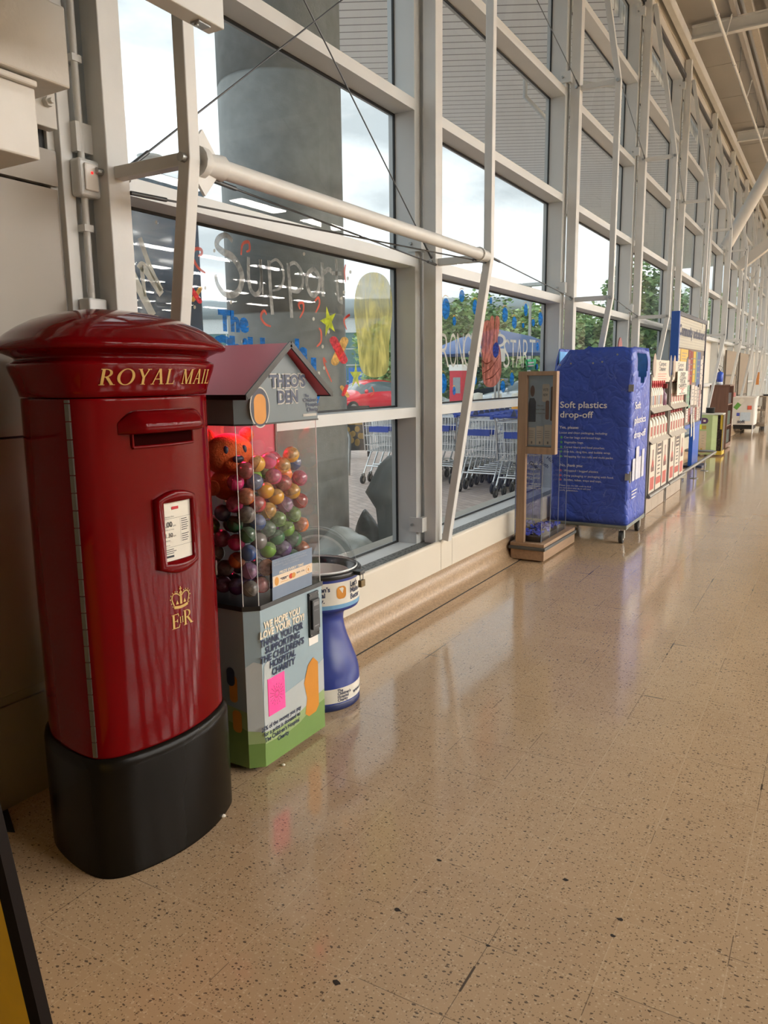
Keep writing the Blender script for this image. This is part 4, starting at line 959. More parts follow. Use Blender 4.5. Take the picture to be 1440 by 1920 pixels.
# aperture: hood, painted slot shade, lip
def FP(y, z, d=0.0): return Vector((front_x(y, BO) + d, y, z))
ys = [1.515 + (.325) * i / 24 for i in range(25)]; b = MB(); R = []
for i, y in enumerate(ys):
    e = min(i, 24 - i) / 4.0; e = math.sin(min(1, e) * PI / 2) if e < 1 else 1.0
    sec = [(-.012, 0.0), (.030, -.002), (.046, .004), (.050, .016), (.044, .034), (.030, .052), (.014, .063), (-.012, .067)]
    R.append([FP(y, 1.352 + dz * (.45 + .55 * e), max(-.012, dx * e)) for dx, dz in sec])
b.loft(R); b.build('slot_hood', RED, T)
b = MB(); ys = [1.553 + .235 * i / 16 for i in range(17)]
b.loft([[FP(y, 1.312, .0015), FP(y, 1.351, .0015)] for y in ys], caps=False, cyc=False); b.build('slot_shade', mat('slot_shade_red', (0.016, 0.002, 0.002), .9, spec=0.0), T)  # no hole cut: the shade inside the slot is painted as a dark face
b = MB(); b.tube([FP(y, 1.311, .002) for y in ys], .005, 8); b.tube([FP(1.553, 1.311 + .04 * k / 4, .002) for k in range(5)], .004, 8); b.tube([FP(1.788, 1.311 + .04 * k / 4, .002) for k in range(5)], .004, 8); b.build('slot_lip', RED, T)
# collection plate
b = MB(); yl, yr, zb, zt = 1.606, 1.768, .918, 1.168
outer = []; n_ = 10
for k in range(n_ + 1): outer.append((yl + (yr - yl) * k / n_, zb + .018 - .022 * math.sin(PI * k / n_)))
for k in range(n_ + 1): outer.append((yr - (yr - yl) * k / n_, zt - .018 + .022 * math.sin(PI * k / n_)))
il, ir, ib, it = 1.629, 1.752, .955, 1.138
inner = [(il + (ir - il) * k / n_, ib) for k in range(n_ + 1)] + [(ir - (ir - il) * k / n_, it) for k in range(n_ + 1)]
L_ = len(outer); R = [[FP(y, z, -.004) for y, z in outer], [FP(y, z, .014) for y, z in outer], [FP(y + (BCY + .007 - y) * .06, z + (1.045 - z) * .04, .019) for y, z in outer], [FP(y, z, .017) for y, z in inner], [FP(y, z, .002) for y, z in inner]]
b.loft(R, caps=False); b.build('plate_frame', RED, T, sub=0)
b = MB(); b.loft([[FP(il - .002 + (ir - il + .004) * k / 10, ib - .002, .004), FP(il - .002 + (ir - il + .004) * k / 10, it + .002, .004)] for k in range(11)], caps=False, cyc=False)
fn0 = lambda y0, z0: (lambda x, z: FP(y0 + x, z0 + z, .0055))
def ptext(body, size, y, z, bold=0.0, mi=1): b.text(body, size / .7, (0, 0, 0), Y, Z, mi, bold, fn=fn0(y, z))
def prule(y0, y1, z, w_=.0007, mi=1): b.loft([[FP(y0 + (y1 - y0) * k / 6, z, .0055), FP(y0 + (y1 - y0) * k / 6, z + w_, .0055)] for k in range(7)], mi, caps=False, cyc=False, smooth=False)
prule(1.668, 1.696, 1.113, .009, 2)
ptext('Collection Time', .0045, 1.634, 1.0905); prule(1.631, 1.750, 1.086)
ptext('.00', .016, 1.640, 1.061, .012); ptext('pm', .006, 1.671, 1.061); ptext('Monday to Friday', .0040, 1.633, 1.051)
ptext('1.30', .013, 1.636, 1.029, .008); ptext('am', .006, 1.670, 1.029); ptext('Saturday', .0040, 1.636, 1.018)
for k in range(11):
    if k != 6: prule(1.705, 1.705 + .026 + .008 * ((k * 7) % 5) / 5, 1.078 - .0068 * k, .0022)
b.loft([[FP(1.7005, 1.008, .0055), FP(1.7005, 1.082, .0055)], [FP(1.7012, 1.008, .0055), FP(1.7012, 1.082, .0055)]], 1, caps=False, cyc=False)
prule(1.633, 1.751, .998); ptext('Notices', .004, 1.636, 1.003)
for k in range(3): prule(1.638, 1.668 + .010 * ((k * 3) % 2), .990 - .006 * k, .002)
prule(1.638, 1.668, .966, .0065)
b.build('collection_plate', [PAPER, INK, REDINK], T)
# gold lettering: hand-drawn Roman capitals
def serif_glyphs():
    G = {}; sw, tw = .15, .055
    def rect(x0, x1, y0, y1): return [(x0, y0), (x1, y0), (x1, y1), (x0, y1)]
    def stem(x, w_=sw): return [rect(x, x + w_, 0, 1), rect(x - .07, x + w_ + .07, 0, .035), rect(x - .07, x + w_ + .07, .965, 1)]
    def arc(cx, cy, a, c, a2, c2, t0, t1, n=14):
        o_ = [(cx + a * math.cos(t0 + (t1 - t0) * k / n), cy + c * math.sin(t0 + (t1 - t0) * k / n)) for k in range(n + 1)]
        i_ = [(cx + a2 * math.cos(t0 + (t1 - t0) * k / n), cy + c2 * math.sin(t0 + (t1 - t0) * k / n)) for k in range(n + 1)]
        return [[o_[k], o_[k + 1], i_[k + 1], i_[k]] for k in range(n)]
    def diag(x0, y0, x1, y1, w_): return [(x0, y0), (x0 + w_, y0), (x1 + w_, y1), (x1, y1)]
    G['I'] = (.36, stem(.10))
    G['R'] = (.80, stem(.10) + arc(.30, .74, .34, .26, .20, .215, -PI / 2, PI / 2) + [rect(.2, .31, .48, .525), rect(.2, .31, .955, 1.0), diag(.62, 0, .30, .49, .17), rect(.58, .86, 0, .035)])
    G['O'] = (1.02, arc(.51, .5, .49, .52, .33, .475, 0, 2 * PI, 36))
    G['Y'] = (.84, [rect(.345, .495, 0, .46), rect(.27, .57, 0, .035), diag(.345, .44, .06, 1, .16), diag(.41, .44, .66, 1, .075), rect(0, .27, .965, 1), rect(.58, .84, .965, 1)])
    G['A'] = (.92, [diag(.08, 0, .42, 1.0, .07), diag(.66, 0, .40, 1.02, .17), rect(.22, .66, .32, .37), rect(0, .24, 0, .035), rect(.58, .92, 0, .035)])
    G['L'] = (.70, stem(.10) + [rect(.2, .66, 0, .05), diag(.56, 0, .66, .24, .045)])
    G['M'] = (1.10, [rect(.12, .18, 0, 1), rect(.82, .98, 0, 1), diag(.47, 0, .10, 1, .16), diag(.49, 0, .82, 1, .07), rect(.03, .28, 0, .035), rect(.74, 1.06, 0, .035), rect(.02, .2, .965, 1), rect(.84, 1.06, .965, 1)])
    G['E'] = (.72, stem(.10) + [rect(.2, .60, 0, .045), rect(.2, .56, .955, 1), rect(.2, .46, .48, .525), diag(.54, 0, .62, .22, .05), diag(.52, 1, .56, .80, .045), rect(.44, .48, .40, .61)])
    G[' '] = (.40, [])
    return G
GL = serif_glyphs()
def gold(mb, word, y0, y1, z0, cap, off, sc=1.0):
    tot = sum(GL[c][0] for c in word) + .10 * (len(word) - 1); k = (y1 - y0) / tot; x = 0
    for c in word:
        for q in GL[c][1]:
            n = 3; a = [(y0 + (x + p_[0]) * k, z0 + p_[1] * cap) for p_ in q]
            mb.add([off(*p_) for p_ in a], [(0, 1, 2, 3)])
        x += GL[c][0] + .10
def coff(y, z):
    o_ = COLP[2][0]
    for i in range(len(COLP) - 1):
        if COLP[i][1] <= z <= COLP[i + 1][1]: o_ = COLP[i][0] + (COLP[i + 1][0] - COLP[i][0]) * (z - COLP[i][1]) / (COLP[i + 1][1] - COLP[i][1])
    return Vector((front_x(y, o_ + .0022), y, z))
b = MB(); gold(b, 'ROYAL MAIL', 1.464, 1.905, 1.4905, .044, coff); b.build('lettering', GOLD, T)
goff = lambda y, z: FP(y, z, .0022)
b = MB(); gold(b, 'E', 1.644, 1.682, .737, .046, goff); gold(b, 'R', 1.693, 1.736, .738, .048, goff); gold(b, 'II', 1.677, 1.695, .750, .020, goff)
def gpoly(pts): b.add([goff(y, z) for y, z in pts], [tuple(range(len(pts)))])
cy_ = 1.688; cz = .803
for k in range(12):
    t0, t1 = k / 12, (k + 1) / 12
    y_a, y_b = cy_ - .030 + .060 * t0, cy_ - .030 + .060 * t1; h = lambda t: cz - .002 - .004 * math.sin(PI * t)
    gpoly([(y_a, h(t0)), (y_b, h(t1)), (y_b, h(t1) + .009), (y_a, h(t0) + .009)])
for s_ in (-1, 1):
    A = spline([Vector((cy_ + s_ * .029, cz + .008)), Vector((cy_ + s_ * .037, cz + .030)), Vector((cy_ + s_ * .030, cz + .044)), Vector((cy_ + s_ * .016, cz + .044)), Vector((cy_ + s_ * .004, cz + .035))], 6)
    for i in range(len(A) - 1):
        d = (A[i + 1] - A[i]).normalized(); n_ = Vector((-d.y, d.x)) * .0018; gpoly([A[i] - n_, A[i + 1] - n_, A[i + 1] + n_, A[i] + n_])
    for i in range(0, len(A), 3):
        d = (A[min(i + 1, len(A) - 1)] - A[max(0, i - 1)]).normalized(); n_ = Vector((d.y, -d.x)) * s_ * .0058 * (1 if s_ > 0 else 1); n_ = n_ if (A[i] + n_ - Vector((cy_, cz + .02))).length > (A[i] - Vector((cy_, cz + .02))).length else -n_
        gpoly(ell(A[i].x + n_.x, A[i].y + n_.y, .0018, .0022, 8))
    gpoly([(cy_ + s_ * .016 - .006, cz + .010), (cy_ + s_ * .016 + .006, cz + .010), (cy_ + s_ * .016 + .003, cz + .017), (cy_ + s_ * .016, cz + .023), (cy_ + s_ * .016 - .003, cz + .017)])
gpoly([(cy_ - .005, cz + .008), (cy_ + .005, cz + .008), (cy_ + .004, cz + .042), (cy_ - .004, cz + .042)]); gpoly(ell(cy_, cz + .046, .0045, .0045, 10))
gpoly([(cy_ - .0015, cz + .049), (cy_ + .0015, cz + .049), (cy_ + .0015, cz + .064), (cy_ - .0015, cz + .064)]); gpoly([(cy_ - .005, cz + .055), (cy_ + .005, cz + .055), (cy_ + .005, cz + .059), (cy_ - .005, cz + .059)])
b.build('royal_cypher', GOLD, T)
b = MB(); rb = ring(BO, 0); j = min(range(len(rb)), key=lambda i: (rb[i].x + 1.785) ** 2 + (rb[i].y - 1.925) ** 2); p = rb[j]; t_ = (rb[(j + 1) % len(rb)] - rb[j - 1]).normalized(); nn = Vector((t_.y, -t_.x, 0))
b.poly(ell(0, 0, .016, .026, 20), Vector((p.x, p.y, .868)) + nn * .001, t_, Z, .004); b.build('lock_plate', ALU, T)
b = MB(); b.poly(rrect(-.003, .003, -.010, .010, .002), Vector((p.x, p.y, .868)) + nn * .0055, t_, Z, .001); b.build('keyhole', BLACK, T)
b = MB(); q = px(127, 1145, 1, 1.402); b.box(q.x - .009, q.x + .008, q.y + .006, q.y + .012, q.z - .007, q.z + .007); b.build('white_sticker', PWHITE, T)
BALLS="2190,2169,724 2190,2236,724 2124,2169,724 2071,2236,724 2058,2169,724 2002,2237,724 1992,2169,724 1934,2247,724 1926,2169,724 1922,2472,724 1921,2403,724 1920,2335,724 1860,2169,724 1860,2236,724 1860,2302,724 1860,2368,724 1860,2434,724 1860,2500,724 2142,2218,770 1924,2290,777 2034,2207,778 1907,2218,780 2091,2169,785 1860,2267,785 1860,2336,786 1972,2238,787 1924,2500,787 1910,2385,790 1978,2169,792 2190,2169,793 1860,2169,793 1860,2435,793 1860,2500,814 1919,2169,828 1918,2442,828 1907,2333,835 1860,2382,837 2073,2215,838 2124,2169,845 2022,2169,845 1909,2235,847 2190,2237,848 1860,2283,852 2190,2169,862 1860,2169,862 1860,2451,863 1907,2500,864 1916,2392,875 1969,2231,880 1860,2339,891 2137,2218,893 1915,2286,893 1860,2229,896 2035,2219,897 1919,2169,897 2083,2169,901 1988,2169,905 1909,2452,913 1860,2404,914 1860,2500,914 1919,2346,927 2190,2169,931 1860,2169,931 1919,2229,932 1860,2287,935 2088,2216,951 2037,2169,952 1982,2217,955 1860,2353,961 1909,2500,962 1908,2403,963 1860,2452,964 1922,2169,966 1860,2227,969 1919,2287,970 2135,2169,971 2190,2222,975 1919,2227,1004 1979,2169,1005 1860,2293,1005 2028,2218,1006 1911,2345,1006 1860,2169,1007 2077,2169,1009 2130,2225,1012 1909,2452,1012 1860,2399,1012 1860,2500,1013 2190,2169,1019 1860,2231,1038 1918,2285,1040 2190,2239,1042 1919,2169,1042 1973,2223,1047 1860,2343,1052 2130,2169,1053 2076,2220,1055 1913,2393,1056 2030,2169,1059 1860,2449,1059 1912,2500,1061 2190,2300,1076 1860,2169,1076 2133,2339,1081 1913,2227,1081 1948,2446,1083 1860,2282,1084 2138,2230,1085 2190,2169,1088 1968,2169,1090 1915,2332,1091 1860,2393,1100 2016,2223,1101 1860,2500,1106 2190,2356,1115 2136,2398,1117 1979,2337,1117 2061,2169,1121 2130,2169,1122 2080,2237,1122 1936,2390,1122 1940,2500,1124 1860,2219,1124 1909,2169,1125 2133,2286,1126 2030,2382,1127 1895,2446,1127 2190,2241,1128 1860,2332,1132 1907,2272,1133 1956,2220,1135 2007,2500,1139 1970,2444,1149 1999,2169,1152 2075,2500,1154 2190,2169,1157 2190,2303,1159 2135,2459,1159 2190,2500,1160 1971,2283,1160 1923,2334,1160 2137,2347,1164 2134,2229,1165 2086,2396,1165 2037,2444,1166 2019,2233,1169 1887,2500,1169 1860,2391,1169 1980,2377,1173 1860,2169,1173 2190,2392,1174 2078,2286,1175 2043,2345,1183 1940,2169,1186 1922,2412,1188 1860,2236,1191 1860,2305,1195 2119,2169,1196 1919,2270,1202 2141,2286,1204 2077,2224,1205 1860,2449,1206 2190,2452,1209 2035,2169,1211 2017,2288,1212 1860,2363,1232 1860,2169,1242"
# ================================================================== TOY CAPSULE MACHINE
SKYB = mat('pale_blue_print', '#8fa4ad', 0.35, var=0.03, scale=2, coat=0.2)
MGREEN = mat('grass_green_print', '#6d8d4a', 0.4, var=0.03); MGREEN2 = mat('light_green_print', '#93a874', 0.4, var=0.03)
CLOUD = mat('pale_cloud_print', '#b0b7b7', 0.4, var=0.02)
ORANGE = mat('orange_print', '#c9862f', 0.45, var=0.04); NAVY = mat('navy_panel_print', '#2a3346', 0.4, var=0.04)
CREAM = mat('cream_print', '#e3d6bf', 0.5, var=0.02)
MFX = -1.806; DY0, DY1 = 2.112, 2.556
def den_poly(e=0.0):
    return [(-2.262 - e, DY0 - e), (-1.853, DY0 - e), (MFX + e, DY0 + .042), (MFX + e, DY1 + e), (-2.262 - e, DY1 + e)]
T = thing('capsule_machine', 'toy capsule vending machine shaped like a red roofed house', 'vending machine', (-2.03, 2.334, 0))
b = MB(); b.poly(den_poly(), (0, 0, .022), X, Y, .10, 1); b.poly(den_poly(), (0, 0, .122), X, Y, .528, 0)
for x, y in ((-2.2, 2.17), (-2.2, 2.50), (-1.88, 2.17), (-1.88, 2.50)): b.box(x - .02, x + .02, y - .02, y + .02, 0, .022, 2)
# printed hills, clouds and patches
fx = MFX + .0012
def fpoly(pts, mi, d=0.0):   # on the front face: (y, z)
    b.add([(fx + d, y, z) for y, z in pts], [tuple(range(len(pts)))], mi)
ya, yb = DY0 + .043, DY1 - .001
fpoly([(ya, .10), (yb, .10), (yb, .195), (2.47, .182), (2.40, .163), (2.32, .150), (2.24, .148), (ya, .165)], 3); fpoly([(ya, .10), (yb, .10), (yb, .150), (2.45, .138), (2.38, .115), (2.30, .105), (ya, .115)], 1, .0004)
fpoly([(ya, .165), (ya, .30), (ya + .01, .43), (2.20, .45), (2.21, .40), (2.19, .30), (2.25, .27), (2.42, .29), (yb, .33), (yb, .195), (2.47, .182), (2.40, .163), (2.32, .150), (2.24, .148)], 4, .0002)
def cpoly(pts, mi):          # on the chamfer: (fraction, z)
    p0, p1 = Vector((-1.853, DY0, 0)), Vector((MFX, DY0 + .042, 0)); n_ = Vector((.67, -.74, 0)) * .0012
    b.add([p0 + (p1 - p0) * s + n_ + Z * z for s, z in pts], [tuple(range(len(pts)))], mi)
cpoly([(0, .12), (1, .12), (1, .165), (0, .175)], 3); cpoly([(0, .175), (1, .165), (1, .44), (.5, .45), (0, .43)], 4)
def spoly(pts, mi, d=0.0):   # on the near side face: (x, z)
    b.add([(x, DY0 - .0012 - d, z) for x, z in pts], [tuple(range(len(pts)))], mi)
spoly([(-2.25, .12), (-1.853, .12), (-1.853, .175), (-1.95, .20), (-2.05, .19), (-2.25, .23)], 1); spoly([(-2.25, .23), (-2.05, .19), (-1.95, .20), (-1.853, .175), (-1.853, .25), (-2.0, .27), (-2.25, .26)], 3, -.0004)
b.build('cabinet', [SKYB, MGREEN, BLACK, MGREEN2, CLOUD], T)
b = MB(); b.poly([(2.415, .135), (2.44, .115), (2.49, .118), (2.512, .14), (2.513, .33), (2.48, .36), (2.445, .34), (2.412, .27), (2.43, .20)], (fx + .001, 0, 0), Y, Z, 0, 0)
b.poly(rrect(-1.935, -1.895, .28, .39, .018), (0, DY0 - .002, 0), X, Z, 0, 0); b.poly(rrect(-1.925, -1.88, .16, .25, .018), (0, DY0 - .002, 0), X, Z, 0, 0); b.poly(rrect(-1.945, -1.905, .345, .42, .02), (0, DY0 - .003, 0), X, Z, 0, 1)
b.build('printed_patch', [ORANGE, NAVY], T)
b = MB(); P0 = -1.803
def stack_text(lines, zA, zB, fill, bold, shear=0.0):
    sp = (zA - zB) / (len(lines) - 1)
    for k, (body, ul, ur, v, mi) in enumerate(lines):
        a, c = px(ul, v, 0, P0).y, px(ur, v, 0, P0).y; x0, x1 = extents(body, bold); cap = sp * fill; size = cap / CAP; xs = (c - a) / ((x1 - x0) * size)
        b.text(body, size, Vector((P0, a - x0 * size * xs, zA - sp * k)), Y, Z, mi, bold, xs=xs, shear=shear)
stack_text((('WE HOPE YOU', 494, 562.5, 1168, 1), ('LOVE YOUR TOY!', 487, 570.5, 1180, 1), ('THANK YOU FOR', 487, 569, 1195, 0), ('SUPPORTING', 497, 562.5, 1210, 0), ("THE CHILDREN'S", 487, 570.5, 1220, 0), ('HOSPITAL', 505.5, 555, 1236, 0), ('CHARITY', 509.5, 554, 1249, 0)), .572, .376, .80, .04, .10)
stack_text((('25% of the money you pay', 490, 566, 1355, 2), ('for a prize is donated to', 495, 564, 1365, 2), ("The Children's Hospital", 497, 562, 1374, 2), ('Charity', 521, 542.5, 1382, 2)), .171, .098, .72, .02)
b.build('lettering', [NAVYINK, CREAM, NAVYINK], T)
# card reader
b = MB(); b.box(MFX, MFX + .010, 2.455, 2.520, .452, .640); b.box(MFX, MFX + .0015, 2.455, 2.520, .415, .452, 1); b.build('reader_plate', [BLACK, PWHITE], T, bevel=.002)
b = MB(); b.box(MFX + .010, MFX + .020, 2.464, 2.512, .485, .610); b.box(MFX + .020, MFX + .0205, 2.472, 2.506, .585, .600, 1)
for k in range(4): b.box(MFX + .020, MFX + .0205, 2.474 + .008 * k, 2.478 + .008 * k, .563, .567, 1)
b.box(MFX + .020, MFX + .0205, 2.474, 2.504, .497, .502, 1); b.build('card_reader', [mat('reader_black', '#1e1f22', .3), GREYINK], T, bevel=.002)
b = MB()
for y in (2.461, 2.514):
    for z in (.462, .630): b.tube([(MFX + .010, y, z), (MFX + .013, y, z)], .003, 8)
b.build('screw', ZINC, T)
# lit prize window
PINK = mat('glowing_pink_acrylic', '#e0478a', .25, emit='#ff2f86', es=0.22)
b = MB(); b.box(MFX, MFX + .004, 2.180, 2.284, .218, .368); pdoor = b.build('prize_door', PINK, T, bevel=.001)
b = MB(); c_ = Vector((MFX + .0045, 2.232, .293))
for k in range(16):
    a = 2 * PI * k / 16; d = Vector((0, math.cos(a), math.sin(a)))
    for r0, r1 in ((.010, .018), (.022, .032), (.036, .044)):
        q = d.cross(X) * .0012; b.add([c_ + d * r0 - q, c_ + d * r1 - q, c_ + d * r1 + q, c_ + d * r0 + q], [(0, 1, 2, 3)])
b.build('starburst', mat('dark_pink_print', '#8f2a5c', .4), pdoor)
# trim, acrylic tank, back housing
b = MB(); b.poly(den_poly(.004), (0, 0, .650), X, Y, .018); b.build('black_trim', BLACK, T)
b = MB(); pp = den_poly(-.004)
for i in range(4):
    a, c = pp[i], pp[i + 1]; b.add([(a[0], a[1], .668), (c[0], c[1], .668), (c[0], c[1], 1.338), (a[0], a[1], 1.338)], [(0, 1, 2, 3)])
b.build('acrylic_tank', CLEAR, T)
EDGE = mat('bright_acrylic_edge', '#dfe3e4', .15)
b = MB()
for (x, y) in (pp[1], pp[2], pp[3]):
    b = MB(); b.tube([(x, y, .668), (x, y, 1.338)], .0016, 6); b.build('acrylic_edge', EDGE, T)
MAG = mat('magenta_back_panel', '#a8204a', .4, var=.05)
yp_ = px(515, 820, 0, -2.25).y
b = MB(); b.box(-2.262, -2.252, DY0, yp_, 1.10, 1.338); b.box(-2.262, -2.245, yp_, yp_ + .012, 1.10, 1.338, 1); b.build('back_panel', [MAG, BLACK], T)
b = MB(); b.box(-2.262, -2.252, DY0, DY1, .668, 1.10); b.build('lower_back_panel', mat('dark_tank_back', '#2a2024', .6), T)
b = MB(); b.tube([(-2.14, 2.30, 1.0), (-2.14, 2.30, 1.338)], .055, 20, caps=False); b.build('chute_tube', CLEAR, T)
b = MB(); b.box(-2.20, -1.95, DY0 + .16, DY0 + .20, 1.331, 1.337); b.build('led_strip', mat('pink_led_strip', '#ff4f90', .4, emit='#ff2255', es=60.0), T)
# poster on the tank
b = MB(); q = lambda u, v: px(u, v, 0, -1.8045)
def quad(c4, mi, d=0.0): b.add([q(*p) + X * d for p in c4], [(0, 1, 2, 3)], mi)
quad([(511, 1127), (585, 1096), (585, 1026), (510, 1051)], 0); quad([(512, 1102), (585, 1072), (585, 1055), (511, 1082)], 1, .0005)
line_text(b, 'PRIZE EVERY TIME', (524, 1076), (569, 1060), 1071, 0, -1.8035, 2, .02, shear=.2)
for body, bl, br, vt in (('25% OF THE MONEY YOU PAY FOR A PRIZE', (514, 1058), (574, 1036), 1055), ("IS DONATED TO THE CHILDREN'S HOSPITAL", (514, 1063), (576, 1040), 1060), ('CHARITY IN SHEFFIELD', (530, 1061.5), (561, 1050), 1058.5)): line_text(b, body, bl, br, vt, 0, -1.8035, 3, .01)
line_text(b, 'VISA', (527.5, 1088), (538, 1084), 1084.5, 0, -1.803, 4, .03)
quad([(525, 1085.5), (540, 1080), (540, 1078.5), (525, 1084)], 4, .001); quad([(526, 1092), (540, 1087), (540, 1086), (526, 1091)], 6, .001)
for u, mi in ((545.5, 5), (550, 6)):
    c_ = q(u, 1079.5 - (u - 545.5) * .35); b.poly(ell(c_.y, c_.z, .0125, .0105), (-1.803 + (mi - 5) * .0004, 0, 0), Y, Z, 0, mi)
for body, bl, br, vt in (('Apple Pay', (556, 1075), (563, 1072.5), 1072), ('G Pay', (565, 1072), (571, 1070), 1069)): line_text(b, body, bl, br, vt, 0, -1.803, 4, .02)
c_ = q(577.5, 1067.5); b.poly(ell(c_.y, c_.z, .016, .015), (-1.8032, 0, 0), Y, Z, 0, 6); b.poly(ell(c_.y, c_.z, .014, .013), (-1.8029, 0, 0), Y, Z, 0, 1); b.poly(ell(c_.y, c_.z, .005, .007), (-1.8027, 0, 0), Y, Z, 0, 6)
c_ = q(518.5, 1090); b.poly(ell(c_.y, c_.z, .013, .017), (-1.8032, 0, 0), Y, Z, 0, 6)
b.build('payment_poster', [mat('grey_blue_print', '#6f7f95', .35), mat('peach_print', '#e0cdb4', .5), CREAM, mat('faint_print', '#9aa3b0', .5), NAVYINK, mat('logo_red', '#c8452e', .5), mat('logo_amber', '#c98f45', .5)], T)
# house top
BOARD = mat('grey_blue_sign_board', '#68757c', .35, var=.03, scale=2)
b = MB(); b.poly(den_poly(.004), (0, 0, 1.338), X, Y, .006, 1); b.poly(den_poly(.002), (0, 0, 1.344), X, Y, .096, 0)
yc = 2.352
b.poly([(2.142, 1.440), (2.560, 1.440), (yc, 1.612)], (MFX - .02, 0, 0), Y, Z, .022, 0); b.build('sign_board', [BOARD, BLACK], T)
ROOF = mat('dark_pink_roof', '#d4667c', .4, var=.04, scale=2)
b = MB()
for s_, ye in ((-1, 2.090), (1, 2.616)):
    a, c = Vector((0, yc, 1.634)), Vector((0, ye, 1.444)); d = (c - a).normalized(); n_ = Vector((0, -d.z * (1 if s_ > 0 else -1), abs(d.y)))
    n_ = X.cross(d) * (1 if X.cross(d).z > 0 else -1)
    for x0, x1, mi, t0, t1 in ((-2.29, -1.775, 0, 0.004, .0), ):
        v = [a + X * x0, a + X * x1, c + X * x1, c + X * x0]; b.add([p for p in v] + [p - n_ * .010 for p in v], [(0, 1, 2, 3), (7, 6, 5, 4), (0, 4, 5, 1), (1, 5, 6, 2), (2, 6, 7, 3), (3, 7, 4, 0)], 0)
b.build('roof', ROOF, T)
b = MB()
for ye in (2.090, 2.616):
    a, c = Vector((-1.772, yc, 1.630)), Vector((-1.772, ye, 1.440)); b.bar(a, c, .006, .022)
    b.bar(Vector((-2.29, ye, 1.440)), Vector((-1.770, ye, 1.440)), .010, .018)
b.build('roof_edging', BLACK, T)
b = MB(); E_ = px(487, 764, 0, -1.803); c_ = (E_.y, E_.z); sx, sz = .056, .074
b.poly(ell(c_[0], c_[1], sx, sz, 32), (-1.8022, 0, 0), Y, Z, 0, 1); b.poly(ell(c_[0], c_[1], sx - .005, sz - .005, 32), (-1.8019, 0, 0), Y, Z, 0, 0); b.poly(rrect(c_[0] - .034, c_[0] + .034, c_[1] - .060, c_[1] + .048, .03, 6), (-1.8016, 0, 0), Y, Z, 0, 2)
b.build('oval_badge', [NAVY, mat('badge_rim', '#b9b7b0', .5), ORANGE], T)
b = MB()
for d_, bo, mi in ((0, .11, 1), (.0012, .045, 0)):
    line_text(b, "THEO'S", (506, 725), (573, 724), 703, 0, -1.8025 + d_, mi, bo); line_text(b, 'DEN', (521, 755), (559, 753), 733, 0, -1.8025 + d_, mi, bo)
for body, bl, br, vt in (('The', (571, 744.5), (579, 744), 739), ("Children's", (568.5, 753.5), (597, 752), 746.5), ('Hospital', (574, 762), (599, 760.5), 755), ('Charity', (576, 772), (597, 770.5), 764)): line_text(b, body, bl, br, vt, 0, -1.8022, 0, .03)
p_ = px(568.5, 781, 0, -1.8022); b.box(-1.8026, -1.8020, p_.y, p_.y + .09, p_.z, p_.z + .010, 1)
b.build('lettering', [mat('slate_blue_print', '#3c465e', .45), mat('badge_rim', '#b9b7b0', .5)], T)

# capsules: one mesh per colour, each capsule its own object
CAPCOL = [('pink', '#d8407c'), ('red', '#b8242c'), ('yellow', '#dba02a'), ('green', '#6fa03c'), ('dark_green', '#2f6a42'), ('purple', '#5c3d78'), ('blue', '#35568f'), ('orange', '#d8743a'), ('grey', '#7d7772'), ('lilac', '#a06a9a')]
CAPMESH = []
for nm, c in CAPCOL:
    mm = [mat('capsule_' + nm, c, .18, var=.06, coat=.3), mat('capsule_clear_' + nm, tuple(min(1, .50 * x + .075) for x in lin(c)), .12, var=.45, scale=60, coat=.4)]
    b = MB(); b.sphere((0, 0, 0), .0325, 18, 6, 0, z0=-1, z1=0); b.sphere((0, 0, 0), .0322, 18, 6, 1, z0=0, z1=1); b.lathe([(.0325, -.0018), (.0332, -.0012), (.0332, .0012), (.0322, .0018)], (0, 0, 0), 18, 0)
    me = bpy.data.meshes.new('toy_capsule_' + nm); me.from_pydata([tuple(v) for v in b.v], [], b.f); [me.materials.append(x) for x in mm]
    me.polygons.foreach_set('material_index', b.m); me.polygons.foreach_set('use_smooth', b.s); me.update(); CAPMESH.append(me)
rnd = random.Random(21); TEDDY = Vector((-2.015, 2.255, 1.218))
WT_TOP = [0, 0, 0, 2, 2, 1, 1, 3, 7, 0, 6]; WT_MID = [0, 2, 3, 3, 8, 5, 8, 6, 3, 9, 7, 4, 1]; WT_LOW = [5, 8, 4, 1, 5, 8, 6, 9, 3, 7, 5]
for s_ in BALLS.split():
    x, y, z = [int(q) / 1000 for q in s_.split(',')]; p = Vector((-x, y, z))
    if (p - TEDDY).length < .132 or (p - TEDDY + Vector((0, 0, .115))).length < .108: continue
    if abs(p.x + 2.14) < .09 and abs(p.y - 2.30) < .09 and z > .99: continue
    if z > 1.215: continue
    k = rnd.choice(WT_TOP if z > 1.04 else (WT_MID if z > .86 else WT_LOW)); nm = CAPCOL[k][0].replace('_', ' ')
    o = bpy.data.objects.new('toy_capsule', CAPMESH[k]); COL.objects.link(o); o.location = p; o.rotation_euler = (rnd.uniform(-1.2, 1.2), rnd.uniform(-1.2, 1.2), rnd.uniform(0, 6))
    o['label'] = '%s toy capsule in the heap inside the clear vending machine' % nm; o['category'] = 'toy capsule'; o['group'] = '%s toy capsules in the vending machine' % nm
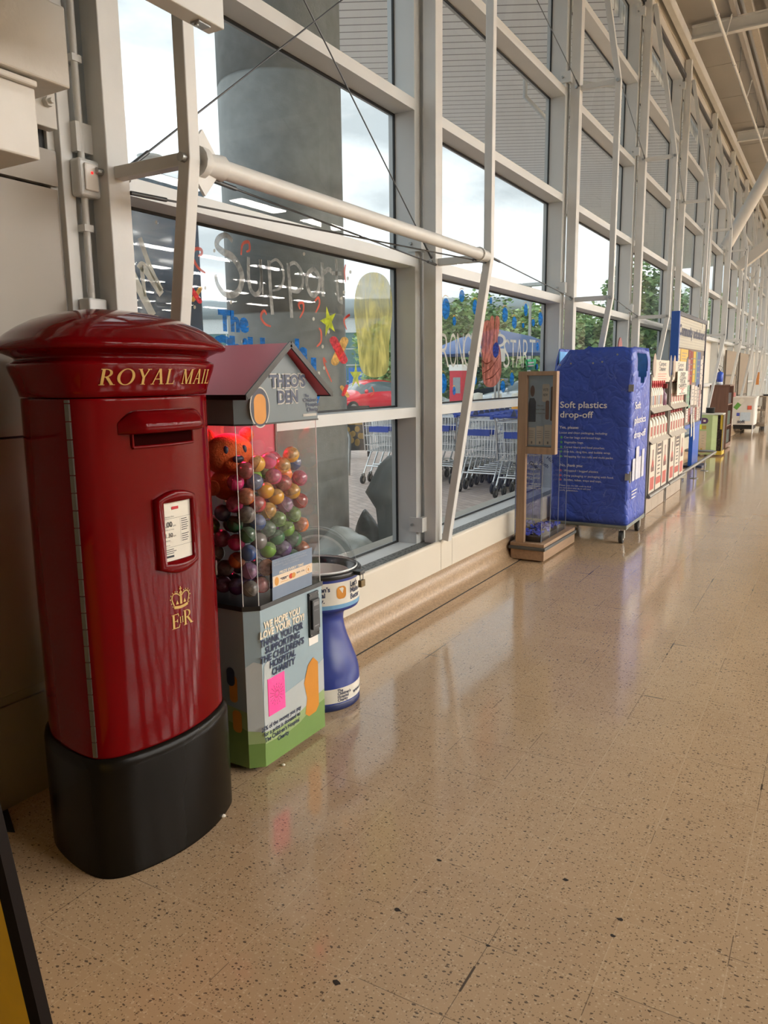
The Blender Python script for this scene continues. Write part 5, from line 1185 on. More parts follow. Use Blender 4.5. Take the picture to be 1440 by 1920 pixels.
# plain plush bear sitting on the heap
PL = mat('orange_plush', '#d5622c', .95, var=.12, scale=60, bump=.5, bscale=160)
T = thing('plush_bear', 'orange plush teddy bear sitting on the capsules under the house roof', 'soft toy', (TEDDY.x, TEDDY.y, 1.05))
ta = math.radians(-27); TB_ = lambda x, y, z: TEDDY + Vector((x * math.cos(ta) - y * math.sin(ta), x * math.sin(ta) + y * math.cos(ta), z)); tr = (0, 0, ta)
b = MB(); b.sphere(TEDDY, .088, 24, 16, 0, (1.0, 1.14, .92), tr); b.sphere(TB_(.062, 0, -.030), .045, 18, 12, 0, (.9, 1.1, .8), tr); b.sphere(TB_(-.005, 0, -.115), .072, 20, 14, 0, (.9, 1.05, .9), tr); b.build('body', PL, T)
for s_ in (-1, 1):
    b = MB(); b.sphere(TB_(-.005, s_ * .080, .070), .030, 14, 10, 0, (.6, 1, 1), tr); b.build('ear', PL, T)
    b = MB(); b.sphere(TB_(.072, s_ * .036, .022), .013, 12, 8, 0, (.8, .8, 1.4), tr); b.build('eye', NAVY, T)
    b = MB(); b.sphere(TB_(.035, s_ * .082, -.120), .030, 14, 10, 0, (1.2, .9, 1), tr); b.build('arm', PL, T)
b = MB(); b.sphere(TB_(.100, 0, -.010), .018, 12, 8, 0, (.8, 1.3, .8), tr); b.build('nose', NAVY, T)

# ================================================================== CHARITY COIN SPINNER
SB = mat('royal_blue_plastic', '#273a86', .3, var=.06, scale=3)
cx_, cy2 = -2.035, 2.845
T = thing('coin_spinner', 'royal blue coin spinner with a clear dome beside the toy machine', 'collection box', (cx_, cy2, 0))
b = MB(); b.lathe([(.0, .0), (.186, .0), (.190, .006), (.190, .032), (.188, .034)], (cx_, cy2, 0), 48); b.build('foot', mat('dark_navy_foot', '#1d2a58', .4), T)
def label_band(z0, z1, r, nm):
    b = MB(); b.lathe([(r, z0), (r, z1)], (cx_, cy2, 0), 48); return b
b = MB(); b.lathe([(.1895, .034), (.1895, .112), (.188, .150), (.178, .195), (.158, .250), (.138, .305), (.124, .355), (.119, .395), (.122, .425), (.140, .450), (.170, .463), (.190, .470), (.196, .482), (.196, .610), (.194, .622)], (cx_, cy2, 0), 56); b.build('pedestal', SB, T)
def wrap(r, a0, z0): return lambda x, z: Vector((cx_ + (r) * math.cos(a0 + x / r), cy2 + r * math.sin(a0 + x / r), z0 + z))
b = MB(); b.lathe([(.1905, .040), (.1905, .108)], (cx_, cy2, 0), 56)
b.text('www.tchc.org.uk', .030, (0, 0, 0), Y, Z, 1, .02, fn=wrap(.1912, -.02, .060)); b.text("The\nChildren's\nHospital\nCharity", .019, (0, 0, 0), Y, Z, 1, .03, line=.8, fn=wrap(.1912, -.52, .091)); b.text('uk', .034, (0, 0, 0), Y, Z, 1, .03, fn=wrap(.1912, -1.05, .058))
b.build('base_label', [PAPER, NAVYINK], T)
b = MB(); b.lathe([(.1968, .505), (.1968, .607)], (cx_, cy2, 0), 56); b.lathe([(.1966, .486), (.1966, .505)], (cx_, cy2, 0), 56, 2)
b.text("Let's\nMake it\nBetter", .034, (0, 0, 0), Y, Z, 1, .035, line=.85, fn=wrap(.1974, -.10, .575)); b.text("Children's\nHospital\nCharity.", .030, (0, 0, 0), Y, Z, 1, .035, line=.85, fn=wrap(.1974, -1.28, .570))
fn_ = wrap(.1976, -.50, .530); b.add([fn_(x, z) for x, z in rrect(0, .052, 0, .058, .018)], [tuple(range(24))], 3)
b.build('top_label', [PAPER, NAVYINK, mat('light_blue_print', '#6f9fc4', .4), ORANGE], T)
b = MB(); b.lathe([(.190, .622), (.205, .622), (.208, .628), (.208, .640), (.203, .646), (.196, .646)], (cx_, cy2, 0), 56); b.build('black_ring', BLACK, T)
b = MB(); b.lathe([(.196, .645), (.170, .635), (.13, .600), (.09, .560), (.055, .530), (.03, .50), (.03, .47)], (cx_, cy2, 0), 48); b.lathe([(.150, .622), (.125, .600), (.10, .572), (.085, .558)], (cx_, cy2, 0), 48, 1); b.build('funnel', [mat('black_funnel', '#1b1c20', .15), PWHITE], T)
b = MB(); b.sphere((cx_, cy2, .646), .188, 48, 14, 0, (1, 1, .98), z0=0.0, z1=1.0); dm = b.build('dome', glass('clear_dome', (.985, .988, .99), .3, 1.35), T)
b = MB(); b.lathe([(.188, .646), (.1905, .648), (.1905, .653), (.188, .655)], (cx_, cy2, 0), 56); b.build('dome_rim', EDGE, dm)
a_ = .10; hx, hy = cx_ + .205 * math.cos(a_), cy2 + .205 * math.sin(a_)
b = MB(); b.obox((hx + .012, hy, .636), (.045, .05, .018), (0, 0, a_)); b.build('hasp', BLACK, T, bevel=.003)
b = MB(); b.tube([(hx + .030, hy - .012, .600)] + [(hx + .030, hy - .012 * math.cos(t), .625 + .014 * math.sin(t)) for t in [PI * k / 8 for k in range(9)]] + [(hx + .030, hy + .012, .600)], .0025, 8); b.build('shackle', ZINC, T)
b = MB(); b.box(hx + .021, hx + .039, hy - .018, hy + .018, .570, .602); b.build('padlock', mat('dull_brass', '#6a5a3c', .45, .7), T, bevel=.003)

# ================================================================== WOODEN BALLOT STAND
def wood_mat(name, c, st=(18, 18, 1.4)):
    return mat(name, c, .5, var=.16, scale=2.2, stretch=st)
WOOD = wood_mat('oak_veneer', '#987d64'); WOODH = wood_mat('oak_veneer_flat', '#987d64', (18, 1.4, 18))
T = thing('ballot_stand', 'oak token voting stand with a framed notice and clear boxes', 'stand', (-2.12, 6.355, 0))
x0, x1, y0, y1 = -2.262, -1.972, 5.925, 6.785
b = MB(); b.box(x0 + .005, x1, y0, y1, .012, .096); b.build('plinth', WOODH, T, bevel=.003)
b = MB(); b.box(x0 - .012, x1 + .012, y0 - .012, y1 + .012, .096, .122); b.build('bumper_strip', mat('grey_bumper_strip', '#4b4e4e', .5), T, bevel=.004)
b = MB(); b.box(x0, x1, y0, y1, .122, .150); b.build('tray', WOODH, T, bevel=.003)
b = MB(); b.box(-2.222, -2.150, 5.94, 5.985, .150, 1.540); b.build('post', WOOD, T, bevel=.002)
b = MB(); b.box(-2.150, -1.905, 5.94, 6.005, 1.508, 1.540); b.box(-1.937, -1.905, 5.94, 6.005, .885, 1.508); b.box(-2.150, -1.937, 5.94, 6.005, .885, .940); b.build('frame', WOOD, T, bevel=.002)
b = MB(); b.box(-2.150, -1.937, 5.985, 5.997, .94, 1.508); py = 5.984
def P(pts, mi, d=0.0): b.add([(x, py - d, z) for x, z in pts], [tuple(range(len(pts)))], mi)
P([(-2.148, .942), (-1.939, .942), (-1.939, 1.506), (-2.148, 1.506)], 1)
P([(-2.145, 1.14), (-2.085, 1.14), (-2.085, 1.30), (-2.10, 1.33), (-2.135, 1.33), (-2.145, 1.29)], 2, .001); P(ell(-2.115, 1.385, .018, .045), 3, .001)
P(rrect(-2.035, -1.975, 1.30, 1.44, .012), 4, .001); P(rrect(-2.005, -1.975, 1.16, 1.31, .012), 3, .0015); P(rrect(-1.965, -1.941, 1.15, 1.42, .01), 5, .001)
for k in range(3): P([(-2.145 + .067 * k, .955), (-2.085 + .067 * k, .955), (-2.085 + .067 * k, 1.095 + .012 * k), (-2.145 + .067 * k, 1.095 + .012 * k)], 4, .002)
for k in range(3): P([(-2.12 + .067 * k, .965), (-2.108 + .067 * k, .965), (-2.108 + .067 * k, .985), (-2.12 + .067 * k, .985)], 6, .003)
for k in range(3):
    for j in range(4): P([(-2.138 + .067 * k, 1.065 - .017 * j), (-2.10 + .067 * k, 1.065 - .017 * j), (-2.10 + .067 * k, 1.068 - .017 * j), (-2.138 + .067 * k, 1.068 - .017 * j)], 6, .003)
box_text(b, 'VOTE', -2.028, -1.985, 1.385, .020, 1, py - .003, 6, .03); box_text(b, 'NOW', -2.026, -1.988, 1.345, .020, 1, py - .003, 6, .03)
box_text(b, 'Help your', -2.075, -2.02, 1.265, .012, 1, py - .003, 6, .02); box_text(b, 'local groups', -2.085, -2.01, 1.235, .012, 1, py - .003, 6, .02); box_text(b, 'do more good', -2.09, -2.00, 1.205, .012, 1, py - .003, 6, .02)
b.build('notice', [WOOD, mat('blue_grey_notice', '#a3b8c8', .4), NAVY, mat('brown_print', '#6e4c3c', .6), PAPER, mat('umber_print', '#5b4438', .6), GREYINK], T)
b = MB(); b.add([(-2.150, 5.975, .94), (-1.937, 5.975, .94), (-1.937, 5.975, 1.508), (-2.150, 5.975, 1.508)], [(0, 1, 2, 3)]); b.build('notice_glass', CLEAR, T)
b = MB(); ax0, ax1, ay0, ay1, az0, az1 = -2.250, -2.020, 5.995, 6.650, .152, .872
def pane(p, q): b.add([(p[0], p[1], az0), (q[0], q[1], az0), (q[0], q[1], az1), (p[0], p[1], az1)], [(0, 1, 2, 3)])
pane((ax0, ay0), (ax1, ay0)); pane((ax1, ay0), (ax1, ay1)); pane((ax1, ay1), (ax0, ay1)); pane((ax0, ay1), (ax0, ay0))
for k in (1, 2): y = ay0 + (ay1 - ay0) * k / 3; pane((ax0, y), (ax1, y))
b.build('clear_boxes', CLEAR, T)
b = MB()
for k in range(4):
    y = ay0 + (ay1 - ay0) * k / 3
    for x in (ax0, ax1): b.box(x - .002, x + .002, y - .002, y + .002, az0, az1)
    b.box(ax0, ax1, y - .002, y + .002, az1 - .003, az1)
b.build('box_edge', mat('acrylic_edge_grey', '#8f97a5', .2), T)
b = MB(); b.box(ax0 + .006, ax1 - .006, ay0 + .006, ay1 - .006, .152, .195); b.build('black_pad', mat('black_foam', '#1d1c1f', .9), T)
TOK = mat('blue_token', '#3a4cc0', .12, var=.1, coat=.4); rnd = random.Random(4)
b = MB()
for k in range(3):
    yk = ay0 + (ay1 - ay0) * (k + .5) / 3
    for i in range(70):
        x = rnd.uniform(ax0 + .03, ax1 - .03); y = yk + rnd.uniform(-.085, .085); z = .199 + .018 * rnd.random() * (1 + .6 * (k == 1))
        c_ = Euler((rnd.uniform(-.6, .6), rnd.uniform(-.6, .6), 0)).to_matrix(); n_ = c_ @ Z; b.tube([Vector((x, y, z)) - n_ * .0015, Vector((x, y, z)) + n_ * .0015], .0135, 10)
b.build('voting_tokens', TOK, label='heap of blue tokens in the bottom of the clear voting boxes', cat='tokens', kind='stuff')
b = MB()
for k in range(3):
    yk = ay0 + (ay1 - ay0) * k / 3 + .02; b.add([(-2.155, yk, .83), (-2.03, yk + .02, .72), (-2.03, yk + .10, .76), (-2.155, yk + .08, .87)], [(0, 1, 2, 3)], 0)
    o_ = Vector((-2.145, yk - .002, .80)); d = Vector((.11, .02, -.085)).normalized(); b.text(('Giving', 'Youth', 'Hub')[k], .042, o_, d, Vector((.55, 0, .83)), 1, .02)
b.build('slot_label', [CLEAR, NAVYINK], T)

# ================================================================== BLUE SOFT PLASTICS CAGE
def creased_tarp():
    M = mat('blue_woven_tarpaulin', '#3550ae', .40, var=.14, scale=4); t = M.node_tree; bs = t.nodes['Principled BSDF']; L_ = t.links
    g = t.nodes.new('ShaderNodeTexCoord'); nd = t.nodes.new('ShaderNodeTexNoise'); nd.inputs['Scale'].default_value = 3.5; nd.inputs['Detail'].default_value = 4
    ad = t.nodes.new('ShaderNodeVectorMath'); ad.operation = 'MULTIPLY_ADD'; ad.inputs[1].default_value = (.35, .35, .35)
    L_.new(g.outputs['Object'], nd.inputs['Vector']); L_.new(nd.outputs['Color'], ad.inputs[0]); L_.new(g.outputs['Object'], ad.inputs[2])
    hs = []
    for sc in (4.0, 10.0):
        v = t.nodes.new('ShaderNodeTexVoronoi'); v.feature = 'DISTANCE_TO_EDGE'; v.inputs['Scale'].default_value = sc; L_.new(ad.outputs[0], v.inputs['Vector'])
        r = t.nodes.new('ShaderNodeMapRange'); r.inputs[1].default_value = 0; r.inputs[2].default_value = .16; L_.new(v.outputs['Distance'], r.inputs[0]); hs.append((v, r))
    m_ = t.nodes.new('ShaderNodeMath'); m_.operation = 'MULTIPLY_ADD'; m_.inputs[1].default_value = .5; L_.new(hs[1][1].outputs[0], m_.inputs[0]); L_.new(hs[0][1].outputs[0], m_.inputs[2])
    bp = t.nodes.new('ShaderNodeBump'); bp.inputs['Strength'].default_value = .55; bp.inputs['Distance'].default_value = .012; L_.new(m_.outputs[0], bp.inputs['Height']); L_.new(bp.outputs[0], bs.inputs['Normal'])
    # worn pale creases
    cr_ = t.nodes.new('ShaderNodeMapRange'); cr_.inputs[1].default_value = .012; cr_.inputs[2].default_value = 0.0; cr_.inputs[3].default_value = 0; cr_.inputs[4].default_value = 1; L_.new(hs[1][0].outputs['Distance'], cr_.inputs[0])
    n3 = t.nodes.new('ShaderNodeTexNoise'); n3.inputs['Scale'].default_value = 6; L_.new(g.outputs['Object'], n3.inputs['Vector']); g3 = t.nodes.new('ShaderNodeMapRange'); g3.inputs[1].default_value = .52; g3.inputs[2].default_value = .68; g3.inputs[4].default_value = .55; L_.new(n3.outputs['Fac'], g3.inputs[0])
    mu = t.nodes.new('ShaderNodeMath'); mu.operation = 'MULTIPLY'; L_.new(cr_.outputs[0], mu.inputs[0]); L_.new(g3.outputs[0], mu.inputs[1])
    mx = t.nodes.new('ShaderNodeMix'); mx.data_type = 'RGBA'; src = bs.inputs['Base Color'].links[0].from_socket; L_.new(mu.outputs[0], mx.inputs[0]); L_.new(src, mx.inputs[6]); mx.inputs[7].default_value = (.42, .50, .72, 1); L_.new(mx.outputs[2], bs.inputs['Base Color'])
    return M
TB = creased_tarp()
T = thing('recycling_cage', 'blue covered roll cage for soft plastics drop off', 'roll cage', (-1.91, 7.32, 0))
x0, x1, y0, y1 = -2.268, -1.552, 6.95, 7.70; zb, zt = .168, 1.748
b = MB(); rnd = random.Random(8); per = []; r_ = .035
for (cx1, cy1, a0) in ((x1 - r_, y0 + r_, -PI / 2), (x1 - r_, y1 - r_, 0), (x0 + r_, y1 - r_, PI / 2), (x0 + r_, y0 + r_, PI)):
    for k in range(5): a = a0 + PI / 2 * k / 4; per.append((cx1 + r_ * math.cos(a), cy1 + r_ * math.sin(a)))
full = []
for i, p in enumerate(per):
    q = per[(i + 1) % len(per)]; L_ = math.hypot(q[0] - p[0], q[1] - p[1]); n = max(1, int(L_ / .045))
    for k in range(n): full.append((p[0] + (q[0] - p[0]) * k / n, p[1] + (q[1] - p[1]) * k / n))
NP = len(full); NZ = 30; cxm, cym = (x0 + x1) / 2, (y0 + y1) / 2
def topz(x, y):
    z = zt
    if y < y0 + .04: # near face outline
        if x < x0 + .13: z = zt - .17 + 1.2 * (x - x0)
        elif x < -1.98: z = zt - .016
        elif x < -1.93: z = zt + .012
        elif x > x1 - .06: z = zt - .01
    return z
rows = []
for j in range(NZ + 1):
    f_ = j / NZ; row = []
    for i, (x, y) in enumerate(full):
        zt_ = topz(x, y); z = zb + (zt_ - zb) * f_; wv = .0035 * (math.sin(9 * x + 4 * z * 3 + 1.3 * math.sin(7 * z)) + math.sin(13 * y - 9 * z)) * (1 if 0 < f_ < 1 else .3)
        d = Vector((x - cxm, y - cym, 0)).normalized(); inn = -.03 * max(0, f_ - .93) / .07
        row.append(Vector((x, y, z)) + d * (wv + inn))
    rows.append(row)
vs = [p for r in rows for p in r]; fs = []
for j in range(NZ):
    for i in range(NP):
        i2 = (i + 1) % NP; zc = (rows[j][i].z + rows[j + 1][i].z) / 2; yc_ = (rows[j][i].y + rows[j][i2].y) / 2; xc_ = rows[j][i].x
        if xc_ > x1 - .03 and zc > 1.42 and 7.13 < yc_ < 7.52 and zc > 1.42 + abs(yc_ - 7.33) * .55 and zc < zt - .04: continue
        fs.append((j * NP + i, j * NP + i2, (j + 1) * NP + i2, (j + 1) * NP + i))
b.add(vs, fs, 0, True); o = b.build('tarpaulin_cover', TB, T); sm = o.modifiers.new('solid', 'SOLIDIFY'); sm.thickness = .004
b = MB(); b.box(x0 + .05, x1 - .05, y0 + .05, y1 - .05, .20, 1.30); b.build('bag_contents', mat('dark_blue_contents', '#2c4468', .6), T)
b = MB(); b.box(x0 + .04, x0 + .05, y0 + .04, y1 - .04, 1.3, 1.72); b.box(x0 + .04, x1 - .03, y1 - .06, y1 - .05, 1.2, 1.72); b.build('light_blue_liner', mat('light_blue_liner', '#6cb0ea', .5, var=.15, bump=.3, bscale=12), T)
b = MB(); b.box(x0, x1, y0, y1, .135, .168); b.box(x0, x1, y0 - .004, y0 + .02, .142, .160); b.build('base_frame', mat('grey_green_steel', '#7f867f', .45, .4, var=.15), T, bevel=.003)
for (x, y) in ((x1 - .05, y0 + .05), (x1 - .05, y1 - .06), (x0 + .08, y0 + .05), (x0 + .08, y1 - .06)):
    b = MB()
    for s_ in (-1, 1): b.obox((x + s_ * .023, y - .006, .085), (.004, .05, .085), None, 0)
    b.box(x - .045, x + .045, y - .045, y + .045, .126, .135); cf = b.build('castor', ZINC, T)
    b = MB(); b.tube([(x - .016, y - .012, .056), (x + .016, y - .012, .056)], .055, 20, 1); b.tube([(x - .018, y - .012, .056), (x + .018, y - .012, .056)], .030, 12, 0); b.build('wheel', [ZINC, RUBBER], cf)
b = MB(); fy = y0 - .010
for body, ua, ub, v, z, cap, bo in (('Soft plastics', 1050, 1138, 765, 1.216, .056, .012), ('drop-off', 1050, 1112, 785, 1.128, .056, .012), ('Yes, please:', 1049, 1085, 803, 1.027, .024, .012), ('Loose and clean packaging, including:', 1049, 1139, 813, .981, .019, 0), ('Carrier bags and bread bags.', 1057.5, 1127, 822, .938, .019, 0), ('Vegetable bags.', 1057.5, 1094, 831, .894, .019, 0), ('Cereal liners and food pouches.', 1057.5, 1134, 841, .850, .019, 0), ('Film lids, cling film, and bubble wrap.', 1057.5, 1145, 850, .808, .019, 0), ('Wrapping for loo rolls and multi-packs.', 1057.5, 1150, 860, .764, .019, 0), ('No, thank you:', 1050, 1092.5, 877, .680, .024, .012), ('Wrapped / bagged plastics.', 1057.5, 1122, 887, .634, .019, 0), ('Dirty packaging or packaging with food.', 1057.5, 1150.5, 896, .588, .019, 0), ('Bottles, tubes, trays and toys.', 1057.5, 1127.5, 905, .548, .019, 0), ('Please scan the QR code to find', 1049, 1107.5, 917, .497, .014, 0), ('out more about what we do with your', 1049, 1107.5, 921, .474, .014, 0), ('soft plastics.', 1049, 1084, 926, .452, .014, 0)):
    box_text(b, body, px(ua, v, 1, fy).x, px(ub, v, 1, fy).x, z, cap, 1, fy, 0, bo)
for z, mi in ((.946, 1), (.902, 1), (.858, 1), (.816, 1), (.772, 1), (.642, 2), (.596, 2), (.556, 2)):
    b.poly(ell(px(1052, 850, 1, fy).x, z, .011, .011, 16), (0, fy, 0), X, Z, 0, mi)
b.build('front_lettering', [PWHITE, mat('tick_green', '#5fae6c', .5), mat('cross_red', '#c0587a', .5)], T)
b = MB(); fxx = x1 + .010
for body, ya_, yb_, z, cap in (('Soft', 7.05, 7.27, 1.205, .062), ('plastics', 7.05, 7.50, 1.075, .062), ('drop-off', 7.05, 7.53, .945, .062)): box_text(b, body, ya_, yb_, z, cap, 0, fxx, 0, .012)
for k, (h_, w_) in enumerate(((.20, .10), (.30, .12), (.20, .09), (.26, .10))): b.poly(rrect(7.04 + .125 * k, 7.04 + .125 * k + w_, .56, .56 + h_, .012), (fxx, 0, 0), Y, Z, 0, 1)
for k in range(3): b.poly(rrect(7.05, 7.27 - .03 * k, .46 - .03 * k, .47 - .03 * k, .003), (fxx, 0, 0), Y, Z, 0, 0)
b.build('side_lettering', [PWHITE, mat('pale_pack_print', '#c9cbd6', .5)], T)
b = MB()
for (x, z) in ((-2.30 + .10, 1.60), (-2.10, 1.61), (-1.90, 1.61), (-1.82, 1.62), (-1.69, 1.68)): b.poly(ell(x, z, .009, .009, 14), (0, fy, 0), X, Z, 0, 0)
b.build('eyelet', ZINC, T)
b = MB(); b.tube([(x1 + .012, y0 - .006, .56), (x1 + .012, y0 - .006, .66)], .008, 8); b.box(x1 - .03, x1 + .014, y0 - .012, y0 - .006, .58, .64); b.box(x1 - .03, x1 + .014, y0 - .012, y0 - .006, 1.36, 1.42); b.build('latch', ZINC, T)
# ================================================================== CARPET CLEANER SHELVES
SHW = mat('cream_shelf_metal', '#b9b1a4', .45, var=.04); SHG = mat('grey_shelf_metal', '#8b8781', .4, .3); BOX = mat('pale_carton_print', '#cfc6b6', .55)
MRED = mat('faded_red_print', '#b35a50', .55, var=.05); MRED2 = mat('soft_red_print', '#c98a7e', .55); DKP = mat('dark_machine_print', '#4a4040', .5)
FXR = -1.685
def shelf_unit(y0, y1, label, poster):
    T = thing('shelf_unit', label, 'shelving', ((FXR - 2.15) / 2, (y0 + y1) / 2, 0), 'carpet cleaner shelf units')
    for y in (y0, y1 - .025):
        b = MB(); b.box(-2.12, FXR - .02, y, y + .025, .0, 1.50); b.build('side_panel', SHG, T, bevel=.003)
    b = MB(); b.box(-2.15, -2.12, y0, y1, 0, 1.50); b.build('back_panel', SHW, T)
    for z in (1.145, .815):
        b = MB(); b.box(-2.12, FXR - .04, y0 + .025, y1 - .025, z - .02, z); b.add([(FXR - .04, y0 + .02, z + .012), (FXR - .04, y1 - .02, z + .012), (FXR + .02, y1 - .02, z - .045), (FXR + .02, y0 + .02, z - .045), (FXR - .045, y0 + .02, z + .008), (FXR - .045, y1 - .02, z + .008), (FXR + .012, y1 - .02, z - .050), (FXR + .012, y0 + .02, z - .050)], [(0, 3, 2, 1), (4, 5, 6, 7), (0, 1, 5, 4), (2, 3, 7, 6), (0, 4, 7, 3), (1, 2, 6, 5)])
        b.build('shelf', SHW, T)
    b = MB(); ym = (y0 + y1) / 2; hw = (y1 - y0) / 2
    b.poly([(y0 + .05, 1.44), (y1 - .05, 1.44), (y1 - .05, 1.66), (y0 + .05, 1.66)], (FXR - .03, 0, 0), Y, Z, .012, 0); b.box(-2.12, FXR - .03, y0, y1, 1.42, 1.445)
    for yy, mi in ((y0 + .09, 1), (y1 - .09, 2)): b.poly(ell(yy, 1.60, .075, .125, 24), (FXR - .016, 0, 0), Y, Z, .004, mi)
    box_text(b, 'Carpet', ym - .20, ym + .20, 1.60, .045, 0, FXR - .016, 3, .02); box_text(b, 'Cleaner', ym - .20, ym + .20, 1.545, .045, 0, FXR - .016, 3, .02)
    for k in range(3): b.poly(rrect(ym - .24, ym + .24 - .06 * (k % 2), 1.505 - .026 * k, 1.515 - .026 * k, .003), (FXR - .016, 0, 0), Y, Z, 0, 4)
    b.build('header_sign', [BOX, mat('tan_oval', '#a8978a', .5), mat('slate_oval', '#565a66', .5), GREYINK, MRED2], T)
    w_ = (y1 - y0 - .05) / 3
    for k in range(3):
        a = y0 + .025 + w_ * k; b = MB(); b.box(-2.10, FXR - .01, a + .012, a + w_ - .012, .225, .770); f_ = FXR - .0085
        def Q(s0, s1, z0, z1, mi, d=0): b.poly([(a + w_ * s0, z0), (a + w_ * s1, z0), (a + w_ * s1, z1), (a + w_ * s0, z1)], (f_ + d, 0, 0), Y, Z, 0, mi)
        Q(.08, .92, .235, .760, 1)
        if k == 1:
            Q(.15, .85, .62, .745, 2, .001); Q(.25, .75, .69, .71, 1, .002); Q(.25, .75, .65, .67, 1, .002); Q(.12, .88, .29, .37, 3, .001)
            for z in (.58, .54, .49, .45, .40): Q(.3, .7, z, z + .014, 2, .001)
        else:
            b.poly([(a + w_ * .42, .70), (a + w_ * .58, .70), (a + w_ * .56, .60), (a + w_ * .75, .50), (a + w_ * .72, .46), (a + w_ * .28, .46), (a + w_ * .25, .50), (a + w_ * .44, .60)], (f_ + .001, 0, 0), Y, Z, 0, 4)
            b.poly(ell(a + w_ * .5, .545, w_ * .16, .04, 14), (f_ + .002, 0, 0), Y, Z, 0, 3); Q(.2, .8, .26, .40, 3, .001)
        b.build('machine_carton', [SHG, BOX, DKP, MRED, mat('carton_machine_print', '#6e4a44', .5)], T)
    b = MB(); b.tube([(FXR + .005, y0, .205), (FXR + .005, y1, .205)], .020, 10); b.build('bumper_rail', ALU, T)
    for k in range(3):
        a = y0 + w_ * k + .02; b = MB(); b.box(-2.08, FXR - .03, a, a + w_, .003, .180); b.build('plinth_carton', mat('plain_carton', '#a99c8c', .7), T, bevel=.003)
    if poster:
        b = MB(); b.box(FXR + .01, FXR + .014, ym - .36, ym + .36, 1.255, 1.545); fp = FXR + .0155
        for body, hw_, z, cap, mi in (('DEEP', .17, 1.487, .040, 1), ('CLEAN', .22, 1.440, .040, 1), ('YOUR', .19, 1.393, .040, 1), ('CARPETS', .29, 1.346, .040, 1), ('FROM ONLY', .20, 1.327, .012, 2), ('£7', .08, 1.285, .036, 2), ('PER HOUR', .20, 1.266, .013, 1)): box_text(b, body, ym - hw_, ym + hw_, z, cap, 0, fp, mi, .02)
        b.build('price_poster', [PAPER, INK, REDINK], T)
    return T
shelf_unit(8.50, 9.58, 'nearer carpet cleaner shelf unit with red topped spray bottles', False)
shelf_unit(9.64, 10.72, 'farther carpet cleaner shelf unit with the DEEP CLEAN poster', True)
CAPR = mat('red_bottle_cap', '#c02a38', .4); BOTW = mat('white_bottle', '#d9d2c4', .35, var=.02); BLAB = mat('bottle_label_red', '#a3463e', .5); BLAB2 = mat('bottle_label_grey', '#8a7f7c', .5); BLAB3 = mat('bottle_label_blue', '#6f7fa0', .5); DRED = mat('dark_red_cap', '#8a2a2e', .45)
def bottle(kind, lab):
    T = thing('cleaner_bottle', 'x', 'bottle', (0, 0, 0)); b = MB()
    if kind == 'spray':
        b.loft([[Vector((x * s, y * s2, z)) for x, y in rrect(-.04, .04, -.032, .032, .015, 4)] for s, s2, z in ((1, 1, 0), (1, 1, .17), (.75, .75, .205), (.35, .42, .225), (.35, .42, .235))]); b.build('body', BOTW, T)
        b = MB(); b.box(-.05, .055, -.020, .020, .255, .295); b.tube([(0, 0, .232), (0, 0, .26)], .016, 10); b.box(.022, .034, -.010, .010, .215, .26); b.build('trigger_head', CAPR, T, bevel=.004)
    else:
        tall = kind == 'tall'; h = .26 if tall else .225
        b.loft([[Vector((x * s, y * s2, z)) for x, y in rrect(-.045, .045, -.058, .058, .018, 4)] for s, s2, z in ((.95, .95, 0), (1, 1, .02), (1, 1, h * .62), (.85, .72, h * .84), (.42, .36, h * .95), (.42, .36, h))]); b.build('body', BOTW, T)
        b = MB(); b.tube([(0, 0, h), (0, 0, h + .03)], .024, 12); b.build('cap', DRED, T)
    b = MB(); b.box(.0395 if kind == 'spray' else .0445, .0405 if kind == 'spray' else .0460, -.022 if kind == 'spray' else -.034, .022 if kind == 'spray' else .034, .03, .13); b.build('label', lab, T)
    return T
protos = {}
def place_bottle(kind, lab, lm, x, y, z, label, grp):
    if (kind, lm) not in protos: t = bottle(kind, lab); protos[(kind, lm)] = t; t.location = (x, y, z); t['label'] = label; t['group'] = grp
    else: dup(protos[(kind, lm)], (x, y, z), label, grp)
for i in range(7):
    lm = (BLAB2, BLAB3, BLAB)[i % 3]; place_bottle('spray', lm, lm.name, -1.76, 8.60 + .105 * i, 1.148, 'white spray bottle with red trigger head on the nearer unit top shelf', 'red topped spray bottles')
b = MB(); b.sphere((0, 0, 0), .01, 4, 3)
T = thing('cleaner_can', 'dark red and blue bottle at the far end of the spray bottles', 'bottle', (-1.76, 9.44, 1.148))
b = MB(); b.lathe([(.0, 0), (.042, 0), (.045, .01), (.045, .13), (.020, .16), (.018, .20)], (-1.76, 9.44, 1.148), 18); b.build('body', mat('dark_blue_red_bottle', '#6a3f58', .35), T)
b = MB(); b.box(-1.785, -1.715, 9.425, 9.455, 1.345, 1.40); b.build('trigger_head', DRED, T, bevel=.005)
for i in range(6): place_bottle('tall', BLAB, 't', -1.765, 9.74 + .165 * i, 1.148, 'tall white cleaner bottle below the DEEP CLEAN poster', 'white bottles below the poster')
for i in range(6): place_bottle('jug', BLAB, 'j', -1.75, 8.62 + .165 * i, .818, 'white jug with dark red cap on the nearer unit lower shelf', 'white jugs on the nearer shelf unit')
for i in range(6): place_bottle('jug', BLAB, 'j', -1.75, 9.76 + .165 * i, .818, 'white jug with dark red cap on the farther unit lower shelf', 'white jugs on the farther shelf unit')
b = MB(); b.poly(ell(0, 0, .10, .20, 24), (-2.16, 8.95, 1.72), Y, Z, .01); b.box(-2.158, -2.15, 8.94, 8.96, 1.40, 1.56); b.build('oval_sign', mat('dull_red_oval', '#8d4a4c', .5), label='dull red oval sign standing behind the nearer shelf unit', cat='sign')

